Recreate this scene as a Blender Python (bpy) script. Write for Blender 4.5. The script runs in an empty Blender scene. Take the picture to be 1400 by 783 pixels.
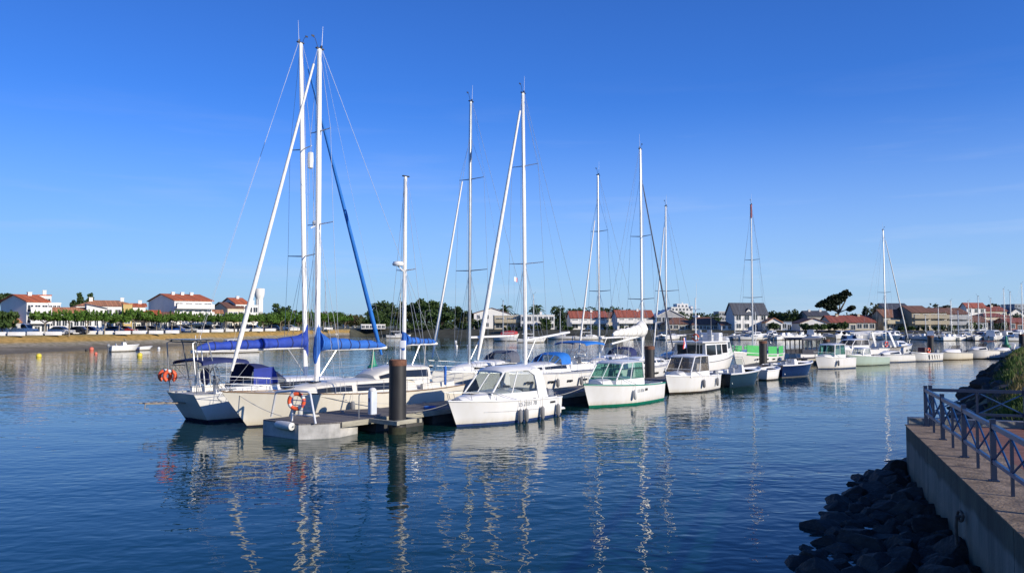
import bpy, bmesh, math, random
from mathutils import Vector, Matrix, noise as mnoise
scene = bpy.context.scene
COL = scene.collection
rad = math.radians
# ------------------------------------------------------------------ camera, sky, sun, exposure
CAM_H = 4.5
LENS = 28.0
FPX = 1400 * LENS / 36.0
PITCH = math.atan(48.5 / FPX)
cam_data = bpy.data.cameras.new('camera')
cam_data.lens = LENS
cam_data.sensor_width = 36.0
cam_data.clip_start = 0.1
cam_data.clip_end = 8000
cam = bpy.data.objects.new('camera', cam_data)
cam.location = (0, 0, CAM_H)
cam.rotation_euler = (math.pi / 2 + PITCH, 0, 0)
COL.objects.link(cam)
scene.camera = cam

SUN_EL, SUN_ROT = 19.0, 124.0
world = bpy.data.worlds.new('World')
scene.world = world
world.use_nodes = True
wn, wl = world.node_tree.nodes, world.node_tree.links
bg = wn['Background']
sky = wn.new('ShaderNodeTexSky')
sky.sky_type = 'NISHITA'
sky.sun_disc = False
sky.sun_elevation = rad(SUN_EL)
sky.sun_rotation = rad(SUN_ROT)
sky.altitude = 0
sky.air_density = 1.0
sky.dust_density = 0.2
sky.ozone_density = 6.0
# thin high cirrus, drawn in the sky itself
tcw = wn.new('ShaderNodeTexCoord')
mpw = wn.new('ShaderNodeMapping')
mpw.inputs['Scale'].default_value = (2.2, 2.2, 22.0)
mpw.inputs['Rotation'].default_value = (0.0, rad(5), 0)
nzw = wn.new('ShaderNodeTexNoise')
nzw.inputs['Scale'].default_value = 1.6
nzw.inputs['Detail'].default_value = 5
nzw.inputs['Roughness'].default_value = 0.55
crw = wn.new('ShaderNodeValToRGB')
crw.color_ramp.elements[0].position = 0.54
crw.color_ramp.elements[0].color = (0, 0, 0, 1)
crw.color_ramp.elements[1].position = 0.85
crw.color_ramp.elements[1].color = (0.28, 0.28, 0.28, 1)
hsv = wn.new('ShaderNodeHueSaturation')
hsv.inputs['Saturation'].default_value = 1.0
hsv.inputs['Value'].default_value = 1.0
mxw = wn.new('ShaderNodeMixRGB')
mxw.inputs['Color2'].default_value = (7.5, 8.2, 9.5, 1)
sepw = wn.new('ShaderNodeSeparateXYZ')
mrw = wn.new('ShaderNodeMapRange')
mrw.inputs['From Min'].default_value = 0.02
mrw.inputs['From Max'].default_value = 0.30
mrw.inputs['To Min'].default_value = 1.0
mrw.inputs['To Max'].default_value = 0.0
mulw = wn.new('ShaderNodeMath')
mulw.operation = 'MULTIPLY'
wl.new(tcw.outputs['Generated'], mpw.inputs['Vector'])
wl.new(tcw.outputs['Generated'], sepw.inputs['Vector'])
wl.new(sepw.outputs['Z'], mrw.inputs['Value'])
wl.new(mpw.outputs['Vector'], nzw.inputs['Vector'])
wl.new(nzw.outputs['Fac'], crw.inputs['Fac'])
wl.new(crw.outputs['Color'], mulw.inputs[0])
wl.new(mrw.outputs['Result'], mulw.inputs[1])
tint = wn.new('ShaderNodeMixRGB')
tint.blend_type = 'MULTIPLY'
tint.inputs['Fac'].default_value = 1.0
tint.inputs['Color2'].default_value = (0.86, 1.08, 1.62, 1)
wl.new(sky.outputs['Color'], tint.inputs['Color1'])
gam = wn.new('ShaderNodeGamma')
gam.inputs['Gamma'].default_value = 1.15
tint2 = wn.new('ShaderNodeMixRGB')
tint2.blend_type = 'MULTIPLY'
tint2.inputs['Fac'].default_value = 1.0
tint2.inputs['Color2'].default_value = (0.74, 0.89, 0.86, 1)
wl.new(tint.outputs['Color'], gam.inputs['Color'])
wl.new(gam.outputs['Color'], tint2.inputs['Color1'])
wl.new(tint2.outputs['Color'], hsv.inputs['Color'])
# pale air low over the horizon
hzr = wn.new('ShaderNodeMapRange')
hzr.interpolation_type = 'SMOOTHSTEP'
hzr.inputs['From Min'].default_value = -0.02
hzr.inputs['From Max'].default_value = 0.28
hzr.inputs['To Min'].default_value = 0.62
hzr.inputs['To Max'].default_value = 0.0
mxh = wn.new('ShaderNodeMixRGB')
mxh.inputs['Color2'].default_value = (4.7, 6.3, 8.6, 1)
wl.new(sepw.outputs['Z'], hzr.inputs['Value'])
wl.new(hzr.outputs['Result'], mxh.inputs['Fac'])
wl.new(hsv.outputs['Color'], mxh.inputs['Color1'])
wl.new(mxh.outputs['Color'], mxw.inputs['Color1'])
wl.new(mulw.outputs['Value'], mxw.inputs['Fac'])
# the sky away from the sun is a little deeper than the model gives
azr = wn.new('ShaderNodeMapRange')
azr.inputs['From Min'].default_value = -0.65
azr.inputs['From Max'].default_value = 0.25
azr.inputs['To Min'].default_value = 0.74
azr.inputs['To Max'].default_value = 1.0
azm = wn.new('ShaderNodeMixRGB')
azm.blend_type = 'MULTIPLY'
azm.inputs['Fac'].default_value = 1.0
wl.new(sepw.outputs['X'], azr.inputs['Value'])
wl.new(mxw.outputs['Color'], azm.inputs['Color1'])
wl.new(azr.outputs['Result'], azm.inputs['Color2'])
wl.new(azm.outputs['Color'], bg.inputs['Color'])
bg.inputs['Strength'].default_value = 0.088

sun_data = bpy.data.lights.new('sun', 'SUN')
sun_data.energy = 4.3
sun_data.angle = rad(0.5)
sun_data.color = (1.0, 0.90, 0.75)
sun = bpy.data.objects.new('sun', sun_data)
sdir = Vector((math.sin(rad(SUN_ROT)) * math.cos(rad(SUN_EL)), math.cos(rad(SUN_ROT)) * math.cos(rad(SUN_EL)), math.sin(rad(SUN_EL))))
sun.rotation_euler = sdir.to_track_quat('Z', 'Y').to_euler()
sun.location = sdir * 100
COL.objects.link(sun)
vs = scene.view_settings
vs.view_transform = 'Standard'
vs.look = 'None'
vs.exposure = 0.27
vs.gamma = 1.0
vs.use_curve_mapping = False
scene.cycles.max_bounces = 8
scene.cycles.transparent_max_bounces = 12
scene.cycles.caustics_reflective = False
scene.cycles.caustics_refractive = False

# ------------------------------------------------------------------ photo measurements -> world points
CP, SP = math.cos(PITCH), math.sin(PITCH)
def ray(px, py):
    v = 391.5 - py
    return (px - 700.0, FPX * CP - v * SP, FPX * SP + v * CP)
def G(px, py, z=0.0):
    d = ray(px, py)
    t = (z - CAM_H) / d[2]
    return Vector((d[0] * t, d[1] * t, z))
def A(px, py, D):
    d = ray(px, py)
    t = D / d[1]
    return Vector((d[0] * t, D, CAM_H + d[2] * t))
def X(px, D, py=455):
    return A(px, py, D).x
def Z(py, D):
    return A(700, py, D).z

# ------------------------------------------------------------------ materials
MATS = {}
def new_mat(name):
    m = bpy.data.materials.new(name)
    m.use_nodes = True
    return m, m.node_tree.nodes, m.node_tree.links, m.node_tree.nodes['Principled BSDF']
def mat(name, col, rough=0.5, metal=0.0, var=0.12, scale=3.0, bump=0.0, bscale=None, stretch=(1, 1, 1), spec=0.5, coat=0.0):
    if name in MATS:
        return MATS[name]
    m, n, l, p = new_mat(name)
    p.inputs['Roughness'].default_value = rough
    p.inputs['Metallic'].default_value = metal
    p.inputs['Specular IOR Level'].default_value = spec
    p.inputs['Coat Weight'].default_value = coat
    tc = n.new('ShaderNodeTexCoord')
    mp = n.new('ShaderNodeMapping')
    mp.inputs['Scale'].default_value = stretch
    l.new(tc.outputs['Object'], mp.inputs['Vector'])
    nz = n.new('ShaderNodeTexNoise')
    nz.inputs['Scale'].default_value = scale
    nz.inputs['Detail'].default_value = 5
    nz.inputs['Roughness'].default_value = 0.6
    l.new(mp.outputs['Vector'], nz.inputs['Vector'])
    cr = n.new('ShaderNodeValToRGB')
    cr.color_ramp.elements[0].position = 0.3
    cr.color_ramp.elements[1].position = 0.7
    cr.color_ramp.elements[0].color = tuple(c * (1 - var) for c in col) + (1,)
    cr.color_ramp.elements[1].color = tuple(min(1, c * (1 + var)) for c in col) + (1,)
    l.new(nz.outputs['Fac'], cr.inputs['Fac'])
    l.new(cr.outputs['Color'], p.inputs['Base Color'])
    if bump:
        nb = n.new('ShaderNodeTexNoise')
        nb.inputs['Scale'].default_value = bscale or scale * 4
        nb.inputs['Detail'].default_value = 4
        l.new(mp.outputs['Vector'], nb.inputs['Vector'])
        b = n.new('ShaderNodeBump')
        b.inputs['Strength'].default_value = 1.0
        b.inputs['Distance'].default_value = bump
        l.new(nb.outputs['Fac'], b.inputs['Height'])
        l.new(b.outputs['Normal'], p.inputs['Normal'])
    MATS[name] = m
    return m
def hull_mat(name, top, boot, bottom, z1=0.10, z2=0.0, rough=0.25, stripe=None, zs=(0, 0)):
    """topsides paint, boot stripe and antifouling by height above the waterline, with a little grime near the water"""
    if name in MATS:
        return MATS[name]
    m, n, l, p = new_mat(name)
    p.inputs['Roughness'].default_value = rough
    p.inputs['Coat Weight'].default_value = 0.2
    tc = n.new('ShaderNodeTexCoord')
    sp = n.new('ShaderNodeSeparateXYZ')
    l.new(tc.outputs['Object'], sp.inputs[0])
    mr = n.new('ShaderNodeMapRange')
    mr.inputs['From Min'].default_value = -1.0
    mr.inputs['From Max'].default_value = 3.0
    l.new(sp.outputs['Z'], mr.inputs['Value'])
    cr = n.new('ShaderNodeValToRGB')
    r = cr.color_ramp
    r.interpolation = 'CONSTANT'
    f = lambda z: (z + 1.0) / 4.0
    r.elements[0].position = 0.0
    r.elements[0].color = bottom + (1,)
    r.elements[1].position = f(z2)
    r.elements[1].color = boot + (1,)
    e = r.elements.new(f(z1))
    e.color = top + (1,)
    if stripe:
        e = r.elements.new(f(zs[0])); e.color = stripe + (1,)
        e = r.elements.new(f(zs[1])); e.color = top + (1,)
    l.new(mr.outputs['Result'], cr.inputs['Fac'])
    nz = n.new('ShaderNodeTexNoise')
    nz.inputs['Scale'].default_value = 2.5
    nz.inputs['Detail'].default_value = 6
    mp = n.new('ShaderNodeMapping')
    mp.inputs['Scale'].default_value = (1, 1, 0.35)
    l.new(tc.outputs['Object'], mp.inputs['Vector'])
    l.new(mp.outputs['Vector'], nz.inputs['Vector'])
    gr = n.new('ShaderNodeMapRange')
    gr.inputs['From Min'].default_value = 0.35
    gr.inputs['From Max'].default_value = 0.75
    gr.inputs['To Min'].default_value = 0.0
    gr.inputs['To Max'].default_value = 0.22
    l.new(nz.outputs['Fac'], gr.inputs['Value'])
    mx = n.new('ShaderNodeMixRGB')
    mx.blend_type = 'MULTIPLY'
    mx.inputs['Color2'].default_value = (0.72, 0.66, 0.52, 1)
    l.new(gr.outputs['Result'], mx.inputs['Fac'])
    l.new(cr.outputs['Color'], mx.inputs['Color1'])
    # dried scum and run-off stains just above the water
    sr = n.new('ShaderNodeMapRange')
    sr.interpolation_type = 'SMOOTHSTEP'
    sr.inputs['From Min'].default_value = 0.05
    sr.inputs['From Max'].default_value = 0.42
    sr.inputs['To Min'].default_value = 0.9
    sr.inputs['To Max'].default_value = 0.0
    l.new(sp.outputs['Z'], sr.inputs['Value'])
    n2 = n.new('ShaderNodeTexNoise')
    n2.inputs['Scale'].default_value = 3.0
    n2.inputs['Detail'].default_value = 7
    mp2 = n.new('ShaderNodeMapping')
    mp2.inputs['Scale'].default_value = (2.2, 2.2, .3)
    l.new(tc.outputs['Object'], mp2.inputs['Vector'])
    l.new(mp2.outputs['Vector'], n2.inputs['Vector'])
    ml = n.new('ShaderNodeMath'); ml.operation = 'MULTIPLY'
    l.new(sr.outputs['Result'], ml.inputs[0]); l.new(n2.outputs['Fac'], ml.inputs[1])
    mx2 = n.new('ShaderNodeMixRGB'); mx2.blend_type = 'MULTIPLY'
    mx2.inputs['Color2'].default_value = (0.62, 0.53, 0.34, 1)
    l.new(ml.outputs[0], mx2.inputs['Fac'])
    l.new(mx.outputs['Color'], mx2.inputs['Color1'])
    l.new(mx2.outputs['Color'], p.inputs['Base Color'])
    MATS[name] = m
    return m
def glass_mat(name, tint, trans=0.55):
    if name in MATS:
        return MATS[name]
    m = bpy.data.materials.new(name)
    m.use_nodes = True
    n, l = m.node_tree.nodes, m.node_tree.links
    n.clear()
    out = n.new('ShaderNodeOutputMaterial')
    tr = n.new('ShaderNodeBsdfTransparent')
    tr.inputs['Color'].default_value = tint + (1,)
    p = n.new('ShaderNodeBsdfPrincipled')
    p.inputs['Base Color'].default_value = tuple(c * 0.08 for c in tint) + (1,)
    p.inputs['Roughness'].default_value = 0.06
    mx = n.new('ShaderNodeMixShader')
    mx.inputs['Fac'].default_value = trans
    l.new(p.outputs[0], mx.inputs[1])
    l.new(tr.outputs[0], mx.inputs[2])
    l.new(mx.outputs[0], out.inputs[0])
    MATS[name] = m
    return m
def stripe_mat(name, c1, c2, axis, freq, rough=0.8, gap=0.08, bump=0.004, var=0.25):
    """boards, tiles or courses: thin darker gaps across one object axis, and colour noise"""
    if name in MATS:
        return MATS[name]
    m, n, l, p = new_mat(name)
    p.inputs['Roughness'].default_value = rough
    tc = n.new('ShaderNodeTexCoord')
    sp = n.new('ShaderNodeSeparateXYZ')
    l.new(tc.outputs['Object'], sp.inputs[0])
    mu = n.new('ShaderNodeMath'); mu.operation = 'MULTIPLY'; mu.inputs[1].default_value = freq
    l.new(sp.outputs[axis], mu.inputs[0])
    fr = n.new('ShaderNodeMath'); fr.operation = 'FRACT'
    l.new(mu.outputs[0], fr.inputs[0])
    fl = n.new('ShaderNodeMath'); fl.operation = 'FLOOR'
    l.new(mu.outputs[0], fl.inputs[0])
    wn_ = n.new('ShaderNodeTexWhiteNoise'); wn_.noise_dimensions = '1D'
    l.new(fl.outputs[0], wn_.inputs['W'])
    gt = n.new('ShaderNodeMath'); gt.operation = 'GREATER_THAN'; gt.inputs[1].default_value = gap
    l.new(fr.outputs[0], gt.inputs[0])
    nz = n.new('ShaderNodeTexNoise'); nz.inputs['Scale'].default_value = 2.0; nz.inputs['Detail'].default_value = 6
    l.new(tc.outputs['Object'], nz.inputs['Vector'])
    ad = n.new('ShaderNodeMath'); ad.operation = 'ADD'
    l.new(nz.outputs['Fac'], ad.inputs[0])
    l.new(wn_.outputs['Value'], ad.inputs[1])
    cr = n.new('ShaderNodeValToRGB')
    cr.color_ramp.elements[0].position = 0.3
    cr.color_ramp.elements[1].position = 1.2 if False else 1.0
    cr.color_ramp.elements[0].color = tuple(c * (1 - var) for c in c1) + (1,)
    cr.color_ramp.elements[1].color = tuple(c * (1 + var) for c in c1) + (1,)
    hf = n.new('ShaderNodeMath'); hf.operation = 'MULTIPLY'; hf.inputs[1].default_value = 0.6
    l.new(ad.outputs[0], hf.inputs[0])
    l.new(hf.outputs[0], cr.inputs['Fac'])
    mx = n.new('ShaderNodeMixRGB')
    mx.inputs['Color1'].default_value = c2 + (1,)
    l.new(gt.outputs[0], mx.inputs['Fac'])
    l.new(cr.outputs['Color'], mx.inputs['Color2'])
    l.new(mx.outputs['Color'], p.inputs['Base Color'])
    b = n.new('ShaderNodeBump'); b.inputs['Distance'].default_value = bump
    l.new(gt.outputs[0], b.inputs['Height'])
    l.new(b.outputs['Normal'], p.inputs['Normal'])
    MATS[name] = m
    return m

def leaf_mat(name, c1, c2, scale=0.6):
    if name in MATS:
        return MATS[name]
    m, n, l, p = new_mat(name)
    p.inputs['Roughness'].default_value = 0.6
    p.inputs['Specular IOR Level'].default_value = 0.25
    p.inputs['Subsurface Weight'].default_value = 0.0
    tc = n.new('ShaderNodeTexCoord')
    nz = n.new('ShaderNodeTexNoise'); nz.inputs['Scale'].default_value = scale; nz.inputs['Detail'].default_value = 6
    nz.inputs['Roughness'].default_value = 0.7
    l.new(tc.outputs['Object'], nz.inputs['Vector'])
    cr = n.new('ShaderNodeValToRGB')
    cr.color_ramp.elements[0].position = 0.35
    cr.color_ramp.elements[1].position = 0.66
    cr.color_ramp.elements[0].color = c1 + (1,)
    cr.color_ramp.elements[1].color = c2 + (1,)
    l.new(nz.outputs['Fac'], cr.inputs['Fac'])
    l.new(cr.outputs['Color'], p.inputs['Base Color'])
    tl = n.new('ShaderNodeBsdfTranslucent')
    l.new(cr.outputs['Color'], tl.inputs['Color'])
    mx = n.new('ShaderNodeMixShader'); mx.inputs['Fac'].default_value = 0.25
    l.new(p.outputs[0], mx.inputs[1]); l.new(tl.outputs[0], mx.inputs[2])
    l.new(mx.outputs[0], n['Material Output'].inputs[0])
    MATS[name] = m
    return m

# ------------------------------------------------------------------ mesh building
class MB:
    def __init__(s):
        s.v, s.f, s.m, s.mi = [], [], [], 0
    def add(s, vs, fs):
        o = len(s.v)
        s.v += [tuple(v) for v in vs]
        for f in fs:
            s.f.append(tuple(i + o for i in f)); s.m.append(s.mi)
        return s
    def box(s, c, d, rz=0.0, ry=0.0):
        hx, hy, hz = d[0] / 2, d[1] / 2, d[2] / 2
        R = Matrix.Rotation(rz, 3, 'Z') @ Matrix.Rotation(ry, 3, 'Y')
        vs = [Vector(c) + R @ Vector((x, y, z)) for x in (-hx, hx) for y in (-hy, hy) for z in (-hz, hz)]
        return s.add(vs, [(0, 1, 3, 2), (4, 6, 7, 5), (0, 4, 5, 1), (2, 3, 7, 6), (0, 2, 6, 4), (1, 5, 7, 3)])
    def rbox(s, c, d, r=0.05, rz=0.0, n=3):
        """box with rounded vertical edges and a softened top"""
        hx, hy = d[0] / 2, d[1] / 2
        ring = []
        for cx, cy, a0 in ((hx - r, hy - r, 0), (-hx + r, hy - r, 90), (-hx + r, -hy + r, 180), (hx - r, -hy + r, 270)):
            for k in range(n + 1):
                a = rad(a0 + 90 * k / n)
                ring.append((cx, cy, math.cos(a), math.sin(a)))
        R = Matrix.Rotation(rz, 3, 'Z')
        secs = []
        for z, q in ((-d[2] / 2, r), (d[2] / 2 - r * .6, r), (d[2] / 2 - r * .15, r * .7), (d[2] / 2, r * .2)):
            secs.append([Vector(c) + R @ Vector((x + a * q, y + b * q, z)) for x, y, a, b in ring])
        return s.loft(secs, True, True)
    def loft(s, secs, ring=True, caps=False):
        n = len(secs[0])
        vs = [p for sec in secs for p in sec]
        fs = []
        for i in range(len(secs) - 1):
            for j in range(n if ring else n - 1):
                k = (j + 1) % n
                fs.append((i * n + j, i * n + k, (i + 1) * n + k, (i + 1) * n + j))
        if caps:
            fs.append(tuple(range(n - 1, -1, -1)))
            fs.append(tuple((len(secs) - 1) * n + j for j in range(n)))
        return s.add(vs, fs)
    def tube(s, pts, r, n=6, caps=True):
        pts = [Vector(p) for p in pts]
        rs = r if isinstance(r, (list, tuple)) else [r] * len(pts)
        secs, ref = [], None
        for i, p in enumerate(pts):
            t = (pts[min(i + 1, len(pts) - 1)] - pts[max(i - 1, 0)])
            if t.length < 1e-9:
                t = Vector((0, 0, 1))
            t.normalize()
            if ref is None:
                ref = t.orthogonal().normalized()
            ref = (ref - t * ref.dot(t))
            ref = ref.normalized() if ref.length > 1e-6 else t.orthogonal().normalized()
            b = t.cross(ref)
            secs.append([p + (ref * math.cos(2 * math.pi * k / n) + b * math.sin(2 * math.pi * k / n)) * rs[i] for k in range(n)])
        return s.loft(secs, True, caps)
    def lathe(s, prof, c=(0, 0, 0), n=12, ax='Z'):
        secs = []
        for r, z in prof:
            ring = []
            for k in range(n):
                a = 2 * math.pi * k / n
                v = (r * math.cos(a), r * math.sin(a), z)
                if ax == 'X': v = (z, v[0], v[1])
                if ax == 'Y': v = (v[0], z, v[1])
                ring.append(Vector(c) + Vector(v))
            secs.append(ring)
        return s.loft(secs, True, True)
    def prism(s, poly, z0, z1):
        n = len(poly)
        vs = [(p[0], p[1], z0) for p in poly] + [(p[0], p[1], z1) for p in poly]
        fs = [tuple(range(n - 1, -1, -1)), tuple(range(n, 2 * n))] + [(i, (i + 1) % n, n + (i + 1) % n, n + i) for i in range(n)]
        return s.add(vs, fs)
    def plate(s, poly_xz, y0, y1):
        n = len(poly_xz)
        vs = [(p[0], y0, p[1]) for p in poly_xz] + [(p[0], y1, p[1]) for p in poly_xz]
        fs = [tuple(range(n)), tuple(range(2 * n - 1, n - 1, -1))] + [(i, n + i, n + (i + 1) % n, (i + 1) % n) for i in range(n)]
        return s.add(vs, fs)
    def quadslab(s, q, t):
        """a four-cornered panel with thickness t"""
        q = [Vector(p) for p in q]
        nrm = (q[1] - q[0]).cross(q[2] - q[0]).normalized() * t
        vs = q + [p + nrm for p in q]
        return s.add(vs, [(3, 2, 1, 0), (4, 5, 6, 7), (0, 1, 5, 4), (1, 2, 6, 5), (2, 3, 7, 6), (3, 0, 4, 7)])
    def sphere(s, c, r, n=10, m=6, sc=(1, 1, 1)):
        prof = [(math.sin(math.pi * i / m), -math.cos(math.pi * i / m)) for i in range(m + 1)]
        secs = [[Vector(c) + Vector((max(a, 1e-3) * r * sc[0] * math.cos(2 * math.pi * k / n), max(a, 1e-3) * r * sc[1] * math.sin(2 * math.pi * k / n), b * r * sc[2])) for k in range(n)] for a, b in prof]
        return s.loft(secs, True, True)
    def torus(s, c, R, r, n=20, m=8, ax='Y', arc=(0, 360)):
        full = arc == (0, 360)
        cnt = n if full else n + 1
        secs = []
        for i in range(cnt):
            a = rad(arc[0] + (arc[1] - arc[0]) * i / n)
            ring = []
            for j in range(m):
                b = 2 * math.pi * j / m
                q = R + r * math.cos(b)
                v = (q * math.cos(a), q * math.sin(a), r * math.sin(b))
                if ax == 'Y': v = (v[0], v[2], v[1])
                if ax == 'X': v = (v[2], v[0], v[1])
                ring.append(Vector(c) + Vector(v))
            secs.append(ring)
        if full:
            secs.append(secs[0])
        return s.loft(secs, True, not full)
    def build(s, name, mats, parent=None, smooth=35, loc=None, mods=None):
        me = bpy.data.meshes.new(name)
        me.from_pydata(s.v, [], s.f)
        ms = mats if isinstance(mats, (list, tuple)) else [mats]
        for m in ms:
            me.materials.append(m)
        if len(ms) > 1:
            me.polygons.foreach_set('material_index', s.m)
        if smooth:
            me.polygons.foreach_set('use_smooth', [True] * len(me.polygons))
            me.set_sharp_from_angle(angle=rad(smooth))
        me.update()
        o = bpy.data.objects.new(name, me)
        COL.objects.link(o)
        if parent is not None:
            o.parent = parent
        if loc is not None:
            o.location = loc
        return o
def tag(o, label, cat, group=None, kind=None):
    o['label'] = label
    o['category'] = cat
    if group: o['group'] = group
    if kind: o['kind'] = kind
    return o
def thing(name, label, cat, loc=(0, 0, 0), rz=0.0, group=None):
    o = bpy.data.objects.new(name, None)
    o.empty_display_size = 0.3
    COL.objects.link(o)
    o.location = loc
    o.rotation_euler = (0, 0, rz)
    return tag(o, label, cat, group)
def structure(o):
    o['kind'] = 'structure'
    return o
KIDS = {}
def copy_thing(o, loc, rz=0.0, scale=None, label=None, parent=None):
    c = o.copy()
    COL.objects.link(c)
    if parent is None:
        c.location = loc
        c.rotation_euler = (0, 0, rz)
        if scale is not None:
            c.scale = scale if isinstance(scale, tuple) else (scale,) * 3
        if label:
            c['label'] = label
    else:
        c.parent = parent
    for ch in o.children:
        copy_thing(ch, None, parent=c)
    return c
def sag(a, b, d, n=8):
    a, b = Vector(a), Vector(b)
    return [a.lerp(b, i / n) - Vector((0, 0, d * 4 * (i / n) * (1 - i / n))) for i in range(n + 1)]

# common paints
GEL = mat('gelcoat_white', (0.76, 0.75, 0.71), 0.3, var=0.04, coat=0.2)
GELW = mat('gelcoat_cream', (0.70, 0.66, 0.56), 0.35, var=0.05, coat=0.15)
DECKM = mat('deck_nonskid', (0.62, 0.61, 0.57), 0.6, var=0.06, scale=6)
ALU = mat('mast_aluminium', (0.62, 0.62, 0.60), 0.38, 0.55, var=0.06)
MASTW = mat('mast_white_paint', (0.78, 0.77, 0.73), 0.35, var=0.04)
STEEL = mat('stainless_steel', (0.32, 0.33, 0.34), 0.35, 0.6, var=0.05)
WIRE = mat('rigging_wire', (0.42, 0.43, 0.44), 0.4, 0.5, var=0.05)
DARKW = mat('dark_window', (0.018, 0.021, 0.025), 0.08, var=0.1)
BLACKP = mat('black_plastic', (0.02, 0.02, 0.022), 0.45, var=0.15)
GREYP = mat('grey_plastic', (0.22, 0.23, 0.24), 0.5, var=0.1)
TEAK = stripe_mat('teak_deck', (0.30, 0.22, 0.15), (0.06, 0.05, 0.04), 'Y', 18.0, 0.7, 0.12, 0.001)
SAILW = mat('white_sailcloth', (0.74, 0.72, 0.66), 0.75, var=0.06, bump=0.02, bscale=5)
BLUE1 = mat('royal_blue_canvas', (0.02, 0.12, 0.44), 0.75, var=0.2, bump=0.06, bscale=3)
BLUE2 = mat('violet_blue_canvas', (0.016, 0.052, 0.33), 0.75, var=0.2, bump=0.06, bscale=3)
BLUE3 = mat('bright_blue_canvas', (0.012, 0.15, 0.50), 0.75, var=0.1, bump=0.015, bscale=4)
NAVY = mat('navy_canvas', (0.015, 0.024, 0.10), 0.8, var=0.15, bump=0.01, bscale=6)
GREYC = mat('grey_canvas', (0.10, 0.11, 0.14), 0.8, var=0.12, bump=0.01, bscale=6)
GREENC = mat('lime_green_canvas', (0.06, 0.40, 0.10), 0.7, var=0.08, bump=0.01, bscale=5)
CLEARP = glass_mat('clear_vinyl', (0.86, 0.88, 0.9), 0.75)
GLASS = glass_mat('boat_glass', (0.92, 0.95, 0.95), 0.85)
GREENG = glass_mat('green_tinted_glass', (0.68, 0.87, 0.83), 0.84)
ROPE = mat('mooring_rope', (0.55, 0.52, 0.44), 0.9, var=0.15)
ORANGE = mat('lifebuoy_orange', (0.72, 0.10, 0.03), 0.5, var=0.08)
FENDER = mat('fender_white', (0.62, 0.62, 0.58), 0.45, var=0.12)
FENDERD = mat('fender_grey_cover', (0.20, 0.20, 0.20), 0.8, var=0.15)
# ------------------------------------------------------------------ water
def make_water():
    m, n, l, p = new_mat('harbour_water')
    p.inputs['Base Color'].default_value = (0.003, 0.031, 0.028, 1)
    p.inputs['Roughness'].default_value = 0.02
    p.inputs['IOR'].default_value = 1.28
    p.inputs['Specular IOR Level'].default_value = 0.5
    p.inputs['Specular Tint'].default_value = (0.86, 1.0, 0.84, 1)
    tc = n.new('ShaderNodeTexCoord')
    pn = n.new('ShaderNodeTexNoise')
    pn.inputs['Scale'].default_value = 0.06
    pn.inputs['Detail'].default_value = 3
    pm = n.new('ShaderNodeMapping')
    pm.inputs['Scale'].default_value = (0.5, 1, 1)
    l.new(tc.outputs['Object'], pm.inputs['Vector'])
    l.new(pm.outputs['Vector'], pn.inputs['Vector'])
    pr = n.new('ShaderNodeMapRange')
    pr.inputs['From Min'].default_value = 0.35
    pr.inputs['From Max'].default_value = 0.65
    pr.inputs['To Min'].default_value = 0.35
    pr.inputs['To Max'].default_value = 1.0
    l.new(pn.outputs['Fac'], pr.inputs['Value'])
    def layer(scale, sx, sy, rot, detail, dist, prev=None, rough=0.5):
        mp = n.new('ShaderNodeMapping')
        mp.inputs['Scale'].default_value = (sx, sy, 1)
        mp.inputs['Rotation'].default_value = (0, 0, rad(rot))
        l.new(tc.outputs['Object'], mp.inputs['Vector'])
        nz = n.new('ShaderNodeTexNoise')
        nz.inputs['Scale'].default_value = scale
        nz.inputs['Detail'].default_value = detail
        nz.inputs['Roughness'].default_value = rough
        nz.inputs['Distortion'].default_value = 0.3
        l.new(mp.outputs['Vector'], nz.inputs['Vector'])
        b = n.new('ShaderNodeBump')
        b.inputs['Distance'].default_value = dist
        l.new(pr.outputs['Result'], b.inputs['Strength'])
        l.new(nz.outputs['Fac'], b.inputs['Height'])
        if prev is not None:
            l.new(prev.outputs['Normal'], b.inputs['Normal'])
        return b
    b1 = layer(0.4, 0.55, 1.0, 12, 2, 0.07)
    b2 = layer(2.6, 0.7, 1.0, -10, 1.2, 0.024, b1)
    b3 = layer(7.0, 0.8, 1.0, 20, 1, 0.003, b2)
    l.new(b3.outputs['Normal'], p.inputs['Normal'])
    w = MB()
    w.add([(-900, -60, 0), (900, -60, 0), (900, 420, 0), (-900, 420, 0)], [(0, 1, 2, 3)])
    structure(w.build('water', m, smooth=0))
make_water()

# ------------------------------------------------------------------ far shore, embankment, ground
SHORE = [(-900, 540, 22), (-300, 505, 22), (-60, 489, 21), (0, 484.5, 20), (140, 477, 11), (200, 474, 4), (300, 468.5, 3), (400, 463.8, 3), (455, 460.6, 3),
         (500, 458.6, 2), (560, 459.5, 2), (700, 461, 2), (850, 462.2, 2), (1000, 462.8, 2), (1150, 463, 2), (1280, 463.8, 2), (1400, 464.5, 2), (1650, 466, 2), (2300, 470, 2)]
def inland(p, d, z):
    v = Vector((p.x, p.y, 0)).normalized()
    return Vector((p.x + v.x * d, p.y + v.y * d, z))
shore_pts = []
for (px, py, mw) in SHORE:
    shore_pts.append((G(px, py), mw))
dense = []
for (a, ma), (b, mb) in zip(shore_pts[:-1], shore_pts[1:]):
    k = max(1, int((b - a).length / 6))
    for i in range(k):
        dense.append((a.lerp(b, i / k), ma + (mb - ma) * i / k))
dense.append(shore_pts[-1])
LAND_Z = 2.2
def bank_top(p, mw):
    return inland(p, mw + 7, LAND_Z)
rng = random.Random(4)
i_split = next(i for i, (p, m_) in enumerate(dense) if p.x / p.y > (470 - 700) / FPX)
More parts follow.
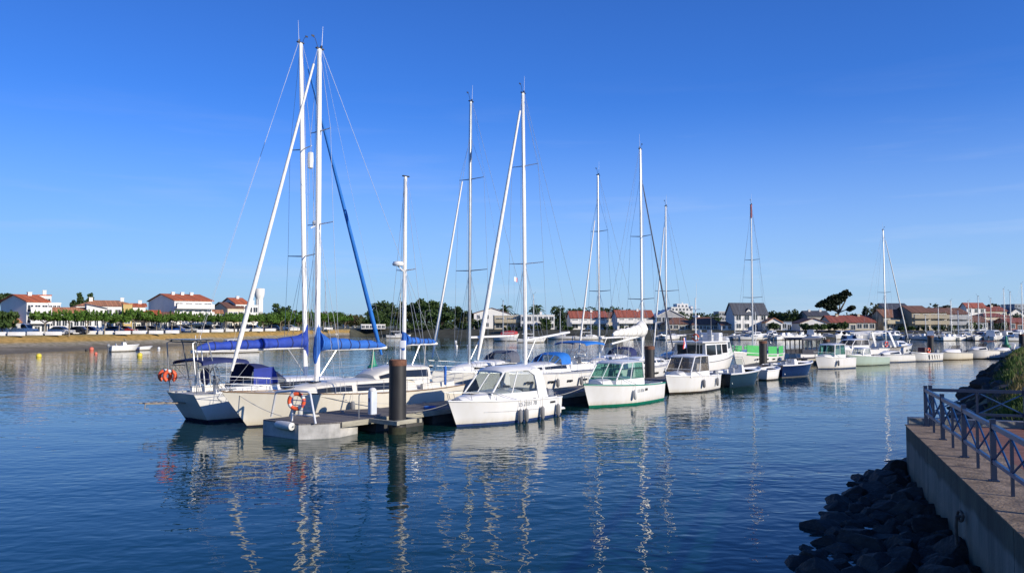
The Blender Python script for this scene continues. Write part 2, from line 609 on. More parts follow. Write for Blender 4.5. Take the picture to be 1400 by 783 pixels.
def bank_strip(name, sub, prof, m):
    b = MB()
    secs = []
    for (p, mw) in sub:
        secs.append([inland(p, q[0] + (mw if q[2] else 0) + rng.uniform(-.25, .25) * q[3], q[1] + rng.uniform(-.12, .12) * q[3]) for q in prof])
    b.loft(secs, ring=False)
    return structure(b.build(name, m, smooth=60))
def embank_mat():
    m, n, l, p = new_mat('embankment_ground')
    p.inputs['Roughness'].default_value = 0.95
    tc = n.new('ShaderNodeTexCoord')
    sp = n.new('ShaderNodeSeparateXYZ')
    l.new(tc.outputs['Object'], sp.inputs[0])
    nz = n.new('ShaderNodeTexNoise'); nz.inputs['Scale'].default_value = 0.16; nz.inputs['Detail'].default_value = 8; nz.inputs['Roughness'].default_value = 0.65
    l.new(tc.outputs['Object'], nz.inputs['Vector'])
    mr = n.new('ShaderNodeMath'); mr.operation = 'MULTIPLY_ADD'; mr.inputs[1].default_value = 0.9; mr.inputs[2].default_value = -0.45
    l.new(nz.outputs['Fac'], mr.inputs[0])
    ad = n.new('ShaderNodeMath'); ad.operation = 'ADD'
    l.new(sp.outputs['Z'], ad.inputs[0]); l.new(mr.outputs[0], ad.inputs[1])
    mp = n.new('ShaderNodeMapRange'); mp.inputs['From Min'].default_value = 0; mp.inputs['From Max'].default_value = 2.4
    l.new(ad.outputs[0], mp.inputs['Value'])
    cr = n.new('ShaderNodeValToRGB')
    r = cr.color_ramp
    r.elements[0].position = 0.0; r.elements[0].color = (0.15, 0.125, 0.09, 1)
    r.elements[1].position = 1.0; r.elements[1].color = (0.27, 0.23, 0.17, 1)
    for q, c in ((0.12, (0.21, 0.175, 0.13, 1)), (0.22, (0.30, 0.26, 0.20, 1)), (0.38, (0.33, 0.28, 0.20, 1)), (0.5, (0.46, 0.29, 0.09, 1)), (0.72, (0.50, 0.30, 0.08, 1)), (0.9, (0.34, 0.25, 0.09, 1))):
        e = r.elements.new(q); e.color = c
    l.new(mp.outputs['Result'], cr.inputs['Fac'])
    n2 = n.new('ShaderNodeTexNoise'); n2.inputs['Scale'].default_value = 1.3; n2.inputs['Detail'].default_value = 8
    l.new(tc.outputs['Object'], n2.inputs['Vector'])
    c2 = n.new('ShaderNodeValToRGB'); c2.color_ramp.elements[0].position = .35; c2.color_ramp.elements[0].color = (.62, .64, .55, 1); c2.color_ramp.elements[1].position = .65; c2.color_ramp.elements[1].color = (1, 1, 1, 1)
    l.new(n2.outputs['Fac'], c2.inputs['Fac'])
    mx = n.new('ShaderNodeMixRGB'); mx.blend_type = 'MULTIPLY'; mx.inputs['Fac'].default_value = 1
    l.new(cr.outputs['Color'], mx.inputs['Color1']); l.new(c2.outputs['Color'], mx.inputs['Color2'])
    l.new(mx.outputs['Color'], p.inputs['Base Color'])
    return m
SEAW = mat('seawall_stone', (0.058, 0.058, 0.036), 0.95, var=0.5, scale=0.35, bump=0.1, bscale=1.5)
bank_strip('embankment_slope', dense[:i_split + 1], [(-6, -.9, 0, 0), (0, 0.0, 0, 0), (0, .32, 1, .5), (3, 1.15, 1, 1), (5.6, 2.0, 1, .6), (7, LAND_Z, 1, 0)], embank_mat())
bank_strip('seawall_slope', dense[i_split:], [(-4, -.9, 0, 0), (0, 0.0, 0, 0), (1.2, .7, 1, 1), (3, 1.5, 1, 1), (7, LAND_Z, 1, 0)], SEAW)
def make_ground():
    b = MB()
    secs = []
    for (p, mw) in dense:
        t = bank_top(p, mw)
        f = t * (5000.0 / max(t.y, 60)) if t.y > 60 else t * 80
        secs.append([t, inland(t, 60, LAND_Z), inland(t, 300, LAND_Z), Vector((f.x, f.y, LAND_Z))])
    b.loft(secs, ring=False)
    structure(b.build('ground', mat('land_ground', (0.13, 0.135, 0.075), 0.95, var=0.4, scale=0.05), smooth=0))
    r = MB()
    secs = []
    for (p, mw) in dense[:i_split - 4]:
        t = bank_top(p, mw)
        secs.append([inland(t, 1.2, LAND_Z + .012), inland(t, 19, LAND_Z + .012)])
    r.loft(secs, ring=False)
    structure(r.build('quay_road', mat('asphalt', (0.13, 0.125, 0.115), 0.9, var=0.2, scale=0.6), smooth=0))
make_ground()

# ------------------------------------------------------------------ near quay, wall, pavement
QC = Vector((11.2, 22.8, 0))                         # outer corner of the quay wall
QD = Vector((-0.337, -0.941, 0)).normalized()        # along the wall, towards the viewer
QN = Vector((0.941, -0.337, 0)).normalized()         # across the quay, away from the water
QZ = 1.6
def Q(s, t, z=0.0):
    return QC + QD * s + QN * t + Vector((0, 0, z))
def concrete_mat(name, col, band):
    m, n, l, p = new_mat(name)
    p.inputs['Roughness'].default_value = 0.92
    tc = n.new('ShaderNodeTexCoord')
    sp = n.new('ShaderNodeSeparateXYZ'); l.new(tc.outputs['Object'], sp.inputs[0])
    mp = n.new('ShaderNodeMapping'); mp.inputs['Scale'].default_value = (1.6, 1.6, .25)
    l.new(tc.outputs['Object'], mp.inputs['Vector'])
    nz = n.new('ShaderNodeTexNoise'); nz.inputs['Scale'].default_value = 1.2; nz.inputs['Detail'].default_value = 8; nz.inputs['Roughness'].default_value = .65
    l.new(mp.outputs['Vector'], nz.inputs['Vector'])
    cr = n.new('ShaderNodeValToRGB'); cr.color_ramp.elements[0].position = .3; cr.color_ramp.elements[1].position = .72
    cr.color_ramp.elements[0].color = tuple(c * .55 for c in col) + (1,); cr.color_ramp.elements[1].color = tuple(c * 1.2 for c in col) + (1,)
    l.new(nz.outputs['Fac'], cr.inputs['Fac'])
    n2 = n.new('ShaderNodeTexNoise'); n2.inputs['Scale'].default_value = 1.1; n2.inputs['Detail'].default_value = 5
    l.new(tc.outputs['Object'], n2.inputs['Vector'])
    ma = n.new('ShaderNodeMath'); ma.operation = 'MULTIPLY_ADD'; ma.inputs[1].default_value = .35; ma.inputs[2].default_value = -.17
    l.new(n2.outputs['Fac'], ma.inputs[0])
    ad = n.new('ShaderNodeMath'); ad.operation = 'ADD'; l.new(sp.outputs['Z'], ad.inputs[0]); l.new(ma.outputs[0], ad.inputs[1])
    b2 = n.new('ShaderNodeValToRGB')
    r = b2.color_ramp
    mr = n.new('ShaderNodeMapRange'); mr.inputs['From Min'].default_value = -.5; mr.inputs['From Max'].default_value = 1.7
    l.new(ad.outputs[0], mr.inputs['Value']); l.new(mr.outputs['Result'], b2.inputs['Fac'])
    f = lambda z: (z + .5) / 2.2
    r.elements[0].position = 0; r.elements[0].color = (.25, .27, .2, 1)
    r.elements[1].position = 1; r.elements[1].color = band + (1,)
    for z, c in ((.2, (.4, .42, .34, 1)), (.6, (1, .98, .92, 1)), (1.1, (1, 1, 1, 1)), (1.2, band + (1,))):
        e = r.elements.new(f(z)); e.color = c
    mx = n.new('ShaderNodeMixRGB'); mx.blend_type = 'MULTIPLY'; mx.inputs['Fac'].default_value = 1
    l.new(cr.outputs['Color'], mx.inputs['Color1']); l.new(b2.outputs['Color'], mx.inputs['Color2'])
    l.new(mx.outputs['Color'], p.inputs['Base Color'])
    nb = n.new('ShaderNodeTexNoise'); nb.inputs['Scale'].default_value = 14; nb.inputs['Detail'].default_value = 6
    l.new(tc.outputs['Object'], nb.inputs['Vector'])
    b = n.new('ShaderNodeBump'); b.inputs['Distance'].default_value = .012
    l.new(nb.outputs['Fac'], b.inputs['Height']); l.new(b.outputs['Normal'], p.inputs['Normal'])
    return m
def make_quay():
    w = thing('quay_wall', 'weathered concrete quay wall rising above the dark boulders', 'wall', (0, 0, 0))
    b = MB()
    for k in range(8):
        s0, s1 = k * 4.0 + (0.012 if k else 0), k * 4.0 + 4.0 - 0.012
        poly = [Q(s0, 0), Q(s0, .9), Q(s1, .9), Q(s1, 0)]
        b.prism(poly, -1.5, QZ - .006)
    b.build('wall_face', concrete_mat('quay_concrete', (0.22, 0.215, 0.18), (.5, .5, .42)), w, smooth=0)
    e = MB()
    e.prism([Q(-.012, .9), Q(-.012, 30), Q(1.0, 30), Q(1.0, .9)], -1.5, QZ - .03)
    e.build('end_wall', MATS.get('quay_concrete') or mat('end_concrete', (0.28, 0.27, 0.23), .9), w, smooth=0)
    r = MB()
    r.tube([Q(8.55, -.03, .95), Q(8.55, -.16, .93), Q(8.55, -.17, .80), Q(8.55, -.17, .5), Q(8.55, -.15, .30)], .028, 8)
    r.torus(Q(8.55, -.1, .95), .09, .025, ax='X')
    r.build('mooring_hook', mat('rusty_iron', (0.14, 0.11, 0.09), .7, .4, var=.3, scale=12), w)
    # coping and promenade
    c = MB()
    for k in range(16):
        s0, s1 = k * 2.0 + .004, k * 2.0 + 1.996
        c.prism([Q(s0, -.03), Q(s0, 1.28), Q(s1, 1.28), Q(s1, -.03)], QZ - .02, QZ)
    c.build('coping', mat('coping_stone', (0.24, 0.175, 0.115), .9, var=.5, scale=2.6, bump=.02, bscale=18), w, smooth=0)
    d = MB()
    d.prism([Q(0, 1.29), Q(0, 60), Q(34, 60), Q(34, 1.29)], QZ - .6, QZ - .005)
    structure(d.build('promenade_pavement', stripe_mat('red_pavers', (0.24, 0.10, 0.065), (0.10, 0.06, 0.04), 'Y', 5.0, .9, .06, .002), smooth=0))
    k = MB()
    k.prism([Q(-.55, .1), Q(-.55, 40), Q(-.17, 40), Q(-.17, .1)], .4, QZ + .16)
    tag(k.build('stone_kerb', mat('kerb_granite', (0.30, 0.29, 0.26), .85, var=.3, scale=4, bump=.01), smooth=0), 'low grey stone kerb between the grass bank and the promenade', 'kerb')
make_quay()

RAILB = mat('rail_blue_paint', (0.014, 0.065, 0.17), .4, .0, var=.12, scale=8)
RAILD = mat('rail_navy_paint', (0.006, 0.02, 0.055), .5, .0, var=.15, scale=8)
def make_railing(label, o, d, n_pan, plen, paint):
    rt = thing('quay_railing', label, 'railing', o)
    H, HB = 1.06, .36
    P = lambda s, z: d * s + Vector((0, 0, z))
    ang = math.atan2(d.y, d.x)
    for i in range(n_pan + 1):
        b = MB()
        b.box(P(i * plen, H / 2 + .02), (.09, .09, H + .04), ang)
        b.box(P(i * plen, H + .05), (.095, .095, .03), ang)
        b.box(P(i * plen, .012), (.16, .16, .02), ang)
        b.build('post', RAILD, rt, smooth=0)
    for i in range(n_pan):
        b = MB(); b.box(P((i + .5) * plen, H * .46), (.05, .05, H * .92), ang)
        b.build('baluster', RAILD, rt, smooth=0)
        for q in (0, .5):
            x = MB()
            a0, a1 = (i + q) * plen + .04, (i + q + .5) * plen - .04
            x.tube([P(a0, HB + .03), P(a1, H - .12)], .02, 6)
            x.tube([P(a0, H - .12), P(a1, HB + .03)], .02, 6)
            x.build('cross_brace', RAILB, rt)
    b = MB(); b.box(P(n_pan * plen / 2, H - .06), (n_pan * plen - .1, .07, .085), ang); b.build('top_rail', RAILB if paint else RAILD, rt, smooth=0)
    b = MB(); b.box(P(n_pan * plen / 2, HB), (n_pan * plen - .1, .06, .065), ang); b.build('bottom_rail', RAILB if paint else RAILD, rt, smooth=0)
    return rt
make_railing('blue painted railing with crossed bars running along the quay wall edge', Q(.28, .48, QZ), QD, 7, 2.72, True)
make_railing('dark blue railing across the quay end in front of the grass bank', Q(.14, .62, QZ), QN, 5, 2.3, False)

# ------------------------------------------------------------------ grass bank and boulders on the near shore
BANKW = [Vector(p + (0,)) for p in ((12.2, 23.6), (14.5, 27.5), (18.5, 34), (24.6, 44), (31, 54), (38, 65), (47, 78), (57, 91), (66, 104), (76, 118), (100, 150))]
def make_bank():
    b = MB()
    secs = []
    rg = random.Random(8)
    for i, p in enumerate(BANKW):
        t = (BANKW[min(i + 1, len(BANKW) - 1)] - BANKW[max(i - 1, 0)]).normalized()
        nr = Vector((t.y, -t.x, 0))
        ez = 0 if i else -.6
        secs.append([p - nr * .6 + Vector((0, 0, -.8)), p + nr * .3 + Vector((0, 0, .15)), p + nr * 1.5 + Vector((0, 0, 1.2)), p + nr * 2.6 + Vector((0, 0, 2.0 + ez * .6)),
                     p + nr * 5 + Vector((0, 0, 2.35 + ez)), p + nr * 14 + Vector((0, 0, 2.4 + ez)), p + nr * 60 + Vector((0, 0, 2.4 + ez))])
    b.loft(secs, ring=False)
    structure(b.build('grass_bank', mat('bank_soil', (0.10, 0.10, 0.045), .95, var=.45, scale=.9, bump=.06, bscale=4), smooth=60))
    g = MB()
    for _ in range(26000):
        i = rg.random() ** 1.7 * (len(secs) - 2)
        k = int(i); f = i - k
        u = rg.choice((2.5, 3, 3, 3.5, 4, 4, 4.3)) + rg.uniform(-.5, .5)
        j = int(u); fu = min(1, u - j)
        if j > 4: fu *= .5
        q0 = secs[k][j].lerp(secs[k][j + 1], fu); q1 = secs[k + 1][j].lerp(secs[k + 1][j + 1], fu)
        p = q0.lerp(q1, f)
        dn = mnoise.noise(Vector((p.x * .7, p.y * .7, 3)))
        if dn < -.15: continue
        h = (.10 + .22 * rg.random()) * (1 + dn)
        a = rg.uniform(0, 6.28); w = .012 + .0006 * p.y
        dx, dy = math.cos(a) * w, math.sin(a) * w
        lean = Vector((rg.uniform(-.5, .5), rg.uniform(-.5, .5), 0)) * h
        g.mi = 0 if mnoise.noise(Vector((p.x * .4, p.y * .4, 9))) > -.1 else 1
        g.add([p + Vector((dx, dy, -.03)), p - Vector((dx, dy, .03)), p + lean * .5 + Vector((-dx * .7, -dy * .7, h * .6)), p + lean + Vector((0, 0, h))], [(0, 1, 2, 3)])
    o = g.build('bank_grass', [leaf_mat('grass_blades', (0.05, 0.10, 0.018), (0.13, 0.18, 0.04), .8), leaf_mat('dry_grass_blades', (0.16, 0.13, 0.05), (0.28, 0.22, 0.09), .8)], smooth=0)
    tag(o, 'tufts of green and straw grass growing over the bank behind the railing', 'grass', kind='stuff')
make_bank()
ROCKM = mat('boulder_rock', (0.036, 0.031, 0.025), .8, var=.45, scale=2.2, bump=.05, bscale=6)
def rock_mesh(seed):
    bm = bmesh.new()
    bmesh.ops.create_icosphere(bm, subdivisions=4, radius=1)
    o = Vector((seed * 7.3, seed * 1.7, seed))
    rg = random.Random(seed)
    cuts = [(Vector((rg.uniform(-1, 1), rg.uniform(-1, 1), rg.uniform(-.6, 1))).normalized(), rg.uniform(.45, .8)) for _ in range(13)]
    for v in bm.verts:
        c = v.co.copy()
        for nn, d in cuts:
            e = c.dot(nn) - d
            if e > 0: c -= nn * e
        c *= 1 + .10 * mnoise.noise(c * 1.3 + o) + .05 * mnoise.noise(c * 5 + o)
        v.co = c
    me = bpy.data.meshes.new('boulder')
    bm.to_mesh(me); bm.free()
    me.materials.append(ROCKM)
    me.polygons.foreach_set('use_smooth', [True] * len(me.polygons))
    me.set_sharp_from_angle(angle=rad(16))
    return me
def make_rocks():
    meshes = [rock_mesh(i) for i in range(1, 8)]
    rg = random.Random(21)
    def rock(p, r):
        o = bpy.data.objects.new('boulder', rg.choice(meshes))
        COL.objects.link(o)
        o.location = p
        o.rotation_euler = (rg.uniform(-.5, .5), rg.uniform(-.5, .5), rg.uniform(0, 6.28))
        o.scale = (r * rg.uniform(.9, 1.35), r * rg.uniform(.8, 1.1), r * rg.uniform(.6, .85))
        return o
    def width(s):                                     # how far the rubble reaches out from the wall
        return 1.2 + 1.75 * min(1, max(0, s / 9.0))
    done = []
    tries = 0
    while len(done) < 190 and tries < 6000:
        tries += 1
        s = rg.uniform(-3.5, 13.5); W = width(s)
        f = rg.random() ** 1.15
        r = rg.uniform(.28, .55) if rg.random() < .65 else rg.uniform(.5, .72)
        z = (1 - f) * .26 - .16
        p = Q(s, -f * W - (0.05 if s > -.3 else -1.0), z)
        if any((p - q).length < (r + e) * .44 for q, e in done): continue
        done.append((p, r))
        tag(rock(p, r), 'dark boulder in the rubble piled at the foot of the concrete quay wall', 'boulder', 'boulders along the quay wall')
    for i in range(len(BANKW) - 3):
        a, b = BANKW[i], BANKW[i + 1]
        L = (b - a).length
        t = (b - a).normalized(); nr = Vector((t.y, -t.x, 0))
        for k in range(int(L * (2.0 if i < 4 else 1.1))):
            f = rg.random()
            p = a.lerp(b, rg.random()) + nr * (f * 2.2 - .1) + Vector((0, 0, f * 1.55 - .1))
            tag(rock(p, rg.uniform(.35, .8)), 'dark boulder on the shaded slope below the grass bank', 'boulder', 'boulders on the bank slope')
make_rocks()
# ------------------------------------------------------------------ boats: shared builders
class Hull:
    """lofted boat hull; local x runs to the bow, waterline at z = 0"""
    def __init__(s, L, B, fb, fs, tf=.7, rake=.8, srake=.25, sagz=.12, tm=.42, pw=2.2, round_=.62, chine=False, flare=.8):
        s.L, s.B, s.fb, s.fs, s.tf, s.rake, s.srake, s.sagz, s.tm, s.pw, s.rd, s.ch, s.fl = L, B, fb, fs, tf, rake, srake, sagz, tm, pw, round_, chine, flare
    def half(s, t):
        if t < s.tm:
            q = t / s.tm
            return s.B / 2 * (s.tf + (1 - s.tf) * math.sin(q * math.pi / 2))
        q = (t - s.tm) / (1 - s.tm)
        return max(.012, s.B / 2 * (1 - q ** s.pw))
    def sheer(s, t):
        return s.fs + (s.fb - s.fs) * t ** 1.6 - s.sagz * 4 * t * (1 - t)
    def tx(s, t):
        return -s.L / 2 + t * s.L
    def at(s, x):
        t = min(1, max(0, (x + s.L / 2) / s.L))
        return s.half(t), s.sheer(t)
    def pt(s, t, v, side):
        z0 = -.35
        zs = s.sheer(t)
        z = z0 + v * (zs - z0)
        h = s.half(t)
        bow = max(0, (t - .5) / .5)
        w0 = (.72 if not s.ch else .78) * (1 - bow ** 1.4) + .02
        k = s.rd * (1 - bow) + (1.15 if s.fl else .9) * bow
        y = h * (w0 + (1 - w0) * v ** k)
        up = 1 - v
        x = s.tx(t) - s.rake * up * bow ** 3.0 + s.srake * up * (1 - min(1, t / .35)) ** 2
        return Vector((x, side * y, z))
    def mesh(s, name, m, parent, n=26, k=9):
        b = MB()
        ts = [1 - (1 - i / n) ** 1.25 for i in range(n + 1)]
        secs = []
        for t in ts:
            secs.append([s.pt(t, j / k, 1) for j in range(k, -1, -1)] + [s.pt(t, j / k, -1) for j in range(k + 1)])
        b.loft(secs, ring=False)
        r = len(secs[0])
        b.f.append(tuple(range(r))); b.m.append(0)
        return b.build(name, m, parent, smooth=42)
    def deck(s, m, parent, x0=None, x1=None, drop=.05, camber=.05, name='deck'):
        b = MB()
        secs = []
        n = 22
        for i in range(n + 1):
            t = i / n
            x = s.tx(t)
            if x0 is not None and x < x0 - 1e-6: continue
            h = max(.005, s.half(t) - .012)
            z = s.sheer(t) - drop
            secs.append([Vector((x, h * q, z + camber * (1 - q * q) * min(1, h))) for q in (-1, -.66, -.33, 0, .33, .66, 1)])
        b.loft(secs, ring=False)
        return b.build(name, m, parent, smooth=60)
    def rail_line(s, dz=0, t0=0, t1=1, n=20, side=1, inset=0.0):
        out = []
        for i in range(n + 1):
            t = t0 + (t1 - t0) * i / n
            out.append(Vector((s.tx(t), side * max(0, s.half(t) - inset), s.sheer(t) + dz)))
        return out
    def rubrail(s, m, parent, r=.025, dz=-.01, name='rub_rail'):
        b = MB()
        for sd in (1, -1):
            b.tube(s.rail_line(dz, side=sd), r, 6)
        return b.build(name, m, parent)
def interp(st, x):
    st = sorted(st)
    if x <= st[0][0]: return st[0][1:]
    for a, b in zip(st[:-1], st[1:]):
        if a[0] <= x <= b[0]:
            q = (x - a[0]) / (b[0] - a[0])
            return tuple(u + (v - u) * q for u, v in zip(a[1:], b[1:]))
    return st[-1][1:]
def cabin_loft(st, m, parent, name='coachroof', camber=.08, r=.10):
    """st: (x, half width at foot, half width at top, z foot, z top)"""
    b = MB()
    secs = []
    for x, wb, wt, z0, z1 in st:
        rr = min(r, (z1 - z0) * .45, wt * .5)
        half = [(wb, z0), (wt + (wb - wt) * .12, z1 - rr), (wt - rr * .25, z1 - rr * .3), (wt - rr, z1), (wt * .5, z1 + camber * .75), (0, z1 + camber)]
        secs.append([Vector((x, y, z)) for y, z in half] + [Vector((x, -y, z)) for y, z in half[-2::-1]])
    b.loft(secs, ring=False)
    n = len(secs[0])
    b.f.append(tuple(range(n - 1, -1, -1))); b.m.append(0)
    o = (len(secs) - 1) * n
    b.f.append(tuple(range(o, o + n))); b.m.append(0)
    return b.build(name, m, parent, smooth=40)
def side_strip(st, xa, xb, f0, f1, m, parent, name='window', th=.02, n=6, taper=0.0, sides=(1, -1)):
    for sd in sides:
        b = MB()
        a_, b_, out = [], [], []
        for i in range(n + 1):
            q = i / n
            x = xa + (xb - xa) * q
            wb, wt, z0, z1 = interp(st, x)
            g0, g1 = f0 + taper * q * (f1 - f0) * .0, f1 - taper * q * (f1 - f0)
            row = []
            for g in (g0, g1):
                z = z0 + (z1 - z0) * g
                y = wb + (wt - wb) * g * .88
                row += [Vector((x, sd * (y - .03), z)), Vector((x, sd * (y + th), z))]
            out.append([row[0], row[1], row[3], row[2]])
        b.loft(out, True, True)
        b.build(name, m, parent, smooth=30)
def guard_rail(h, parent, t0=.06, t1=.97, ns=5, hgt=.62, pulpit=True, m=None, wires=2):
    m = m or STEEL
    for sd in (1, -1):
        pts = [(t0 + (t1 - t0) * i / (ns)) for i in range(ns + 1)]
        tops = []
        for t in pts:
            p = Vector((h.tx(t), sd * max(0.04, h.half(t) - .07), h.sheer(t) - .03))
            q = p + Vector((0, 0, hgt))
            tops.append((p, q))
            b = MB(); b.tube([p, q], .011, 5); b.build('stanchion', m, parent)
        w = MB()
        for k in range(wires):
            f = 1 - k * .48
            w.tube([p.lerp(q, f) for p, q in tops], .006, 4)
        w.build('lifeline', WIRE, parent)
    if pulpit:
        b = MB()
        tb = t1
        zb = h.sheer(1) - .02
        xb = h.tx(1)
        for f in (1, .52):
            pa = Vector((h.tx(.86), max(.05, h.half(.86) - .06), h.sheer(.86) + hgt * f))
            pc = Vector((xb + .12, .14, zb + hgt * f * 1.05)); pd = Vector((xb + .12, -.14, zb + hgt * f * 1.05))
            pb = Vector((pa.x, -pa.y, pa.z))
            b.tube([pa, pa.lerp(pc, .5) + Vector((0, .05, 0)), pc, pd, pb.lerp(pd, .5) - Vector((0, .05, 0)), pb], .011, 6)
        for sd in (1, -1):
            b.tube([(h.tx(.86), sd * max(.05, h.half(.86) - .06), h.sheer(.86) - .03), (h.tx(.86), sd * max(.05, h.half(.86) - .06), h.sheer(.86) + hgt)], .011, 6)
            b.tube([(h.tx(.965), sd * max(.04, h.half(.965) - .02), h.sheer(.965) - .02), (xb + .1, sd * .14, zb + hgt * 1.05)], .011, 6)
        b.build('pulpit', m, parent)
def pushpit(h, parent, hgt=.62, tt=.10):
    b = MB()
    for f in (1, .5):
        pa = Vector((h.tx(tt), h.half(tt) - .07, h.sheer(tt) + hgt * f)); pc = Vector((h.tx(.0) + .08, h.half(0) - .08, h.sheer(0) + hgt * f))
        b.tube([pa, pc, (pc.x, -pc.y, pc.z), (pa.x, -pa.y, pa.z)], .011, 6)
    for sd in (1, -1):
        b.tube([(h.tx(0) + .08, sd * (h.half(0) - .08), h.sheer(0) - .03), (h.tx(0) + .08, sd * (h.half(0) - .08), h.sheer(0) + hgt)], .011, 6)
    b.build('pushpit', STEEL, parent)
def arc_canopy(name, arcs, m, parent, n=10, a0=0, a1=180, th=.02):
    """cloth stretched over hoops: arcs = (x, half width, z foot, height)"""
    b = MB()
    ins, outs = [], []
    for x, w, z0, hh in arcs:
        ri, ro = [], []
        for k in range(n + 1):
            a = rad(a0 + (a1 - a0) * k / n)
            c, s_ = math.cos(a), math.sin(a)
            c = math.copysign(abs(c) ** .6, c); s_ = abs(s_) ** .6
            ro.append(Vector((x, w * c, z0 + hh * s_))); ri.append(Vector((x, (w - th) * c, z0 + max(0, hh - th) * s_)))
        outs.append(ro + ri[::-1])
    b.loft(outs, True, True)
    return b.build(name, m, parent, smooth=50)
def hoop(parent, arcs, m=None, n=10, name='canopy_frame'):
    b = MB()
    for x, w, z0, hh, xf, zf in arcs:
        pts = [Vector((xf, w, zf))]
        for k in range(n + 1):
            a = math.pi * k / n
            c, s_ = math.cos(a), math.sin(a)
            c = math.copysign(abs(c) ** .6, c); s_ = abs(s_) ** .6
            pts.append(Vector((x, w * .99 * c, z0 + (hh - .02) * s_)))
        pts.append(Vector((xf, -w, zf)))
        b.tube(pts, .011, 6)
    b.build(name, m or STEEL, parent)
def dodger(parent, x0, x1, w, z0, hh, m, clear=True):
    """sprayhood with a clear front: x0 aft edge, x1 forward foot"""
    q = x1 - x0
    arcs = [(x0, w, z0, hh), (x0 + q * .32, w * .99, z0, hh * .99), (x0 + q * .62, w * .96, z0, hh * .80)]
    d = arc_canopy('sprayhood', arcs, m, parent)
    fr = [(x0 + q * .62, w * .96, z0, hh * .80), (x0 + q * .8, w * .93, z0, hh * .48), (x0 + q, w * .88, z0, hh * .10)]
    arc_canopy('sprayhood_window', fr, CLEARP if clear else m, d, th=.012)
    b = MB()
    for a in (35, 75, 105, 145):
        pts = []
        for x, ww, zz, h2 in fr:
            c, s_ = math.cos(rad(a)), math.sin(rad(a))
            c = math.copysign(abs(c) ** .6, c); s_ = abs(s_) ** .6
            pts.append(Vector((x, (ww + .006) * c, zz + (h2 + .006) * s_)))
        b.tube(pts, .03, 5)
    b.build('sprayhood_seam', m, d)
def bimini(parent, x0, x1, w, z, m, deckz, arch=.22):
    arcs = []
    for i in range(5):
        f = i / 4
        dz = -.10 * (2 * f - 1) ** 2
        arcs.append((x0 + (x1 - x0) * f, w, z + dz, arch))
    arc_canopy('bimini', arcs, m, parent, th=.02)
    xm = (x0 + x1) / 2
    hoop(parent, [(x0 + .05, w, z - .1, arch, xm, deckz), (x1 - .05, w, z - .1, arch, xm, deckz), (xm, w, z, arch, xm + .02, deckz)], name='bimini_frame')
def sail_cover(parent, p0, p1, r0, r1, m, mastp=None, rise=0, lump=.12, seed=1, name='sail_cover', mr=.1):
    """flaked sail under a cover: from the boom end p0 to the mast p1; optional collar up the mast"""
    rg = random.Random(seed)
    p0, p1 = Vector(p0), Vector(p1)
    n = 14
    secs = []
    ax = (p1 - p0).normalized()
    sd = Vector((-ax.y, ax.x, 0)).normalized()
    for i in range(n + 1):
        f = i / n
        hgt = r0 + (r1 - r0) * f ** .8
        if i == 0: hgt *= .55
        if f > .86: hgt *= 1 + (f - .86) / .14 * .45
        hgt *= 1 + lump * rg.uniform(-1, 1) * (.4 if i in (0, n) else 1)
        c = p0.lerp(p1, f)
        wd = hgt * .42
        ring = []
        for k in range(12):
            a = 2 * math.pi * k / 12
            ca, sa = math.cos(a), math.sin(a)
            ring.append(c + sd * (wd * ca * (1 - .35 * max(0, sa)) + rg.uniform(-.012, .012)) + Vector((0, 0, hgt * .5 * sa + hgt * .36)))
        secs.append(ring)
    b = MB()
    b.loft(secs, True, True)
    o = b.build(name, m, parent, smooth=60)
    for q in range(2, n, 2):
        tb = MB(); cc = sum(secs[q], Vector()) / 12
        tb.loft([[cc + (p - cc) * 1.035 + ax * d for p in secs[q]] for d in (-.03, .03)], True, False)
        tb.build('cover_tie', NAVY if m is not SAILW else ROPE, o)
    if rise:
        c = MB()
        secs = []
        for f, q, xo in ((-.55, .8, .05), (-.3, 1.15, .05), (0, 1.7, -.02), (.35, 1.6, -.05), (.7, 1.2, -.02), (1, .95, 0)):
            ring = []
            for k in range(12):
                a = 2 * math.pi * k / 12
                ring.append(p1 + ax * (.10 + xo + mr * q * 1.15 * math.cos(a)) + sd * (mr * q * math.sin(a)) + Vector((0, 0, f * rise + rg.uniform(-.03, .03))))
            secs.append(ring)
        c.loft(secs, True, True)
        c.build('mast_collar', m, o, smooth=60)
    return o
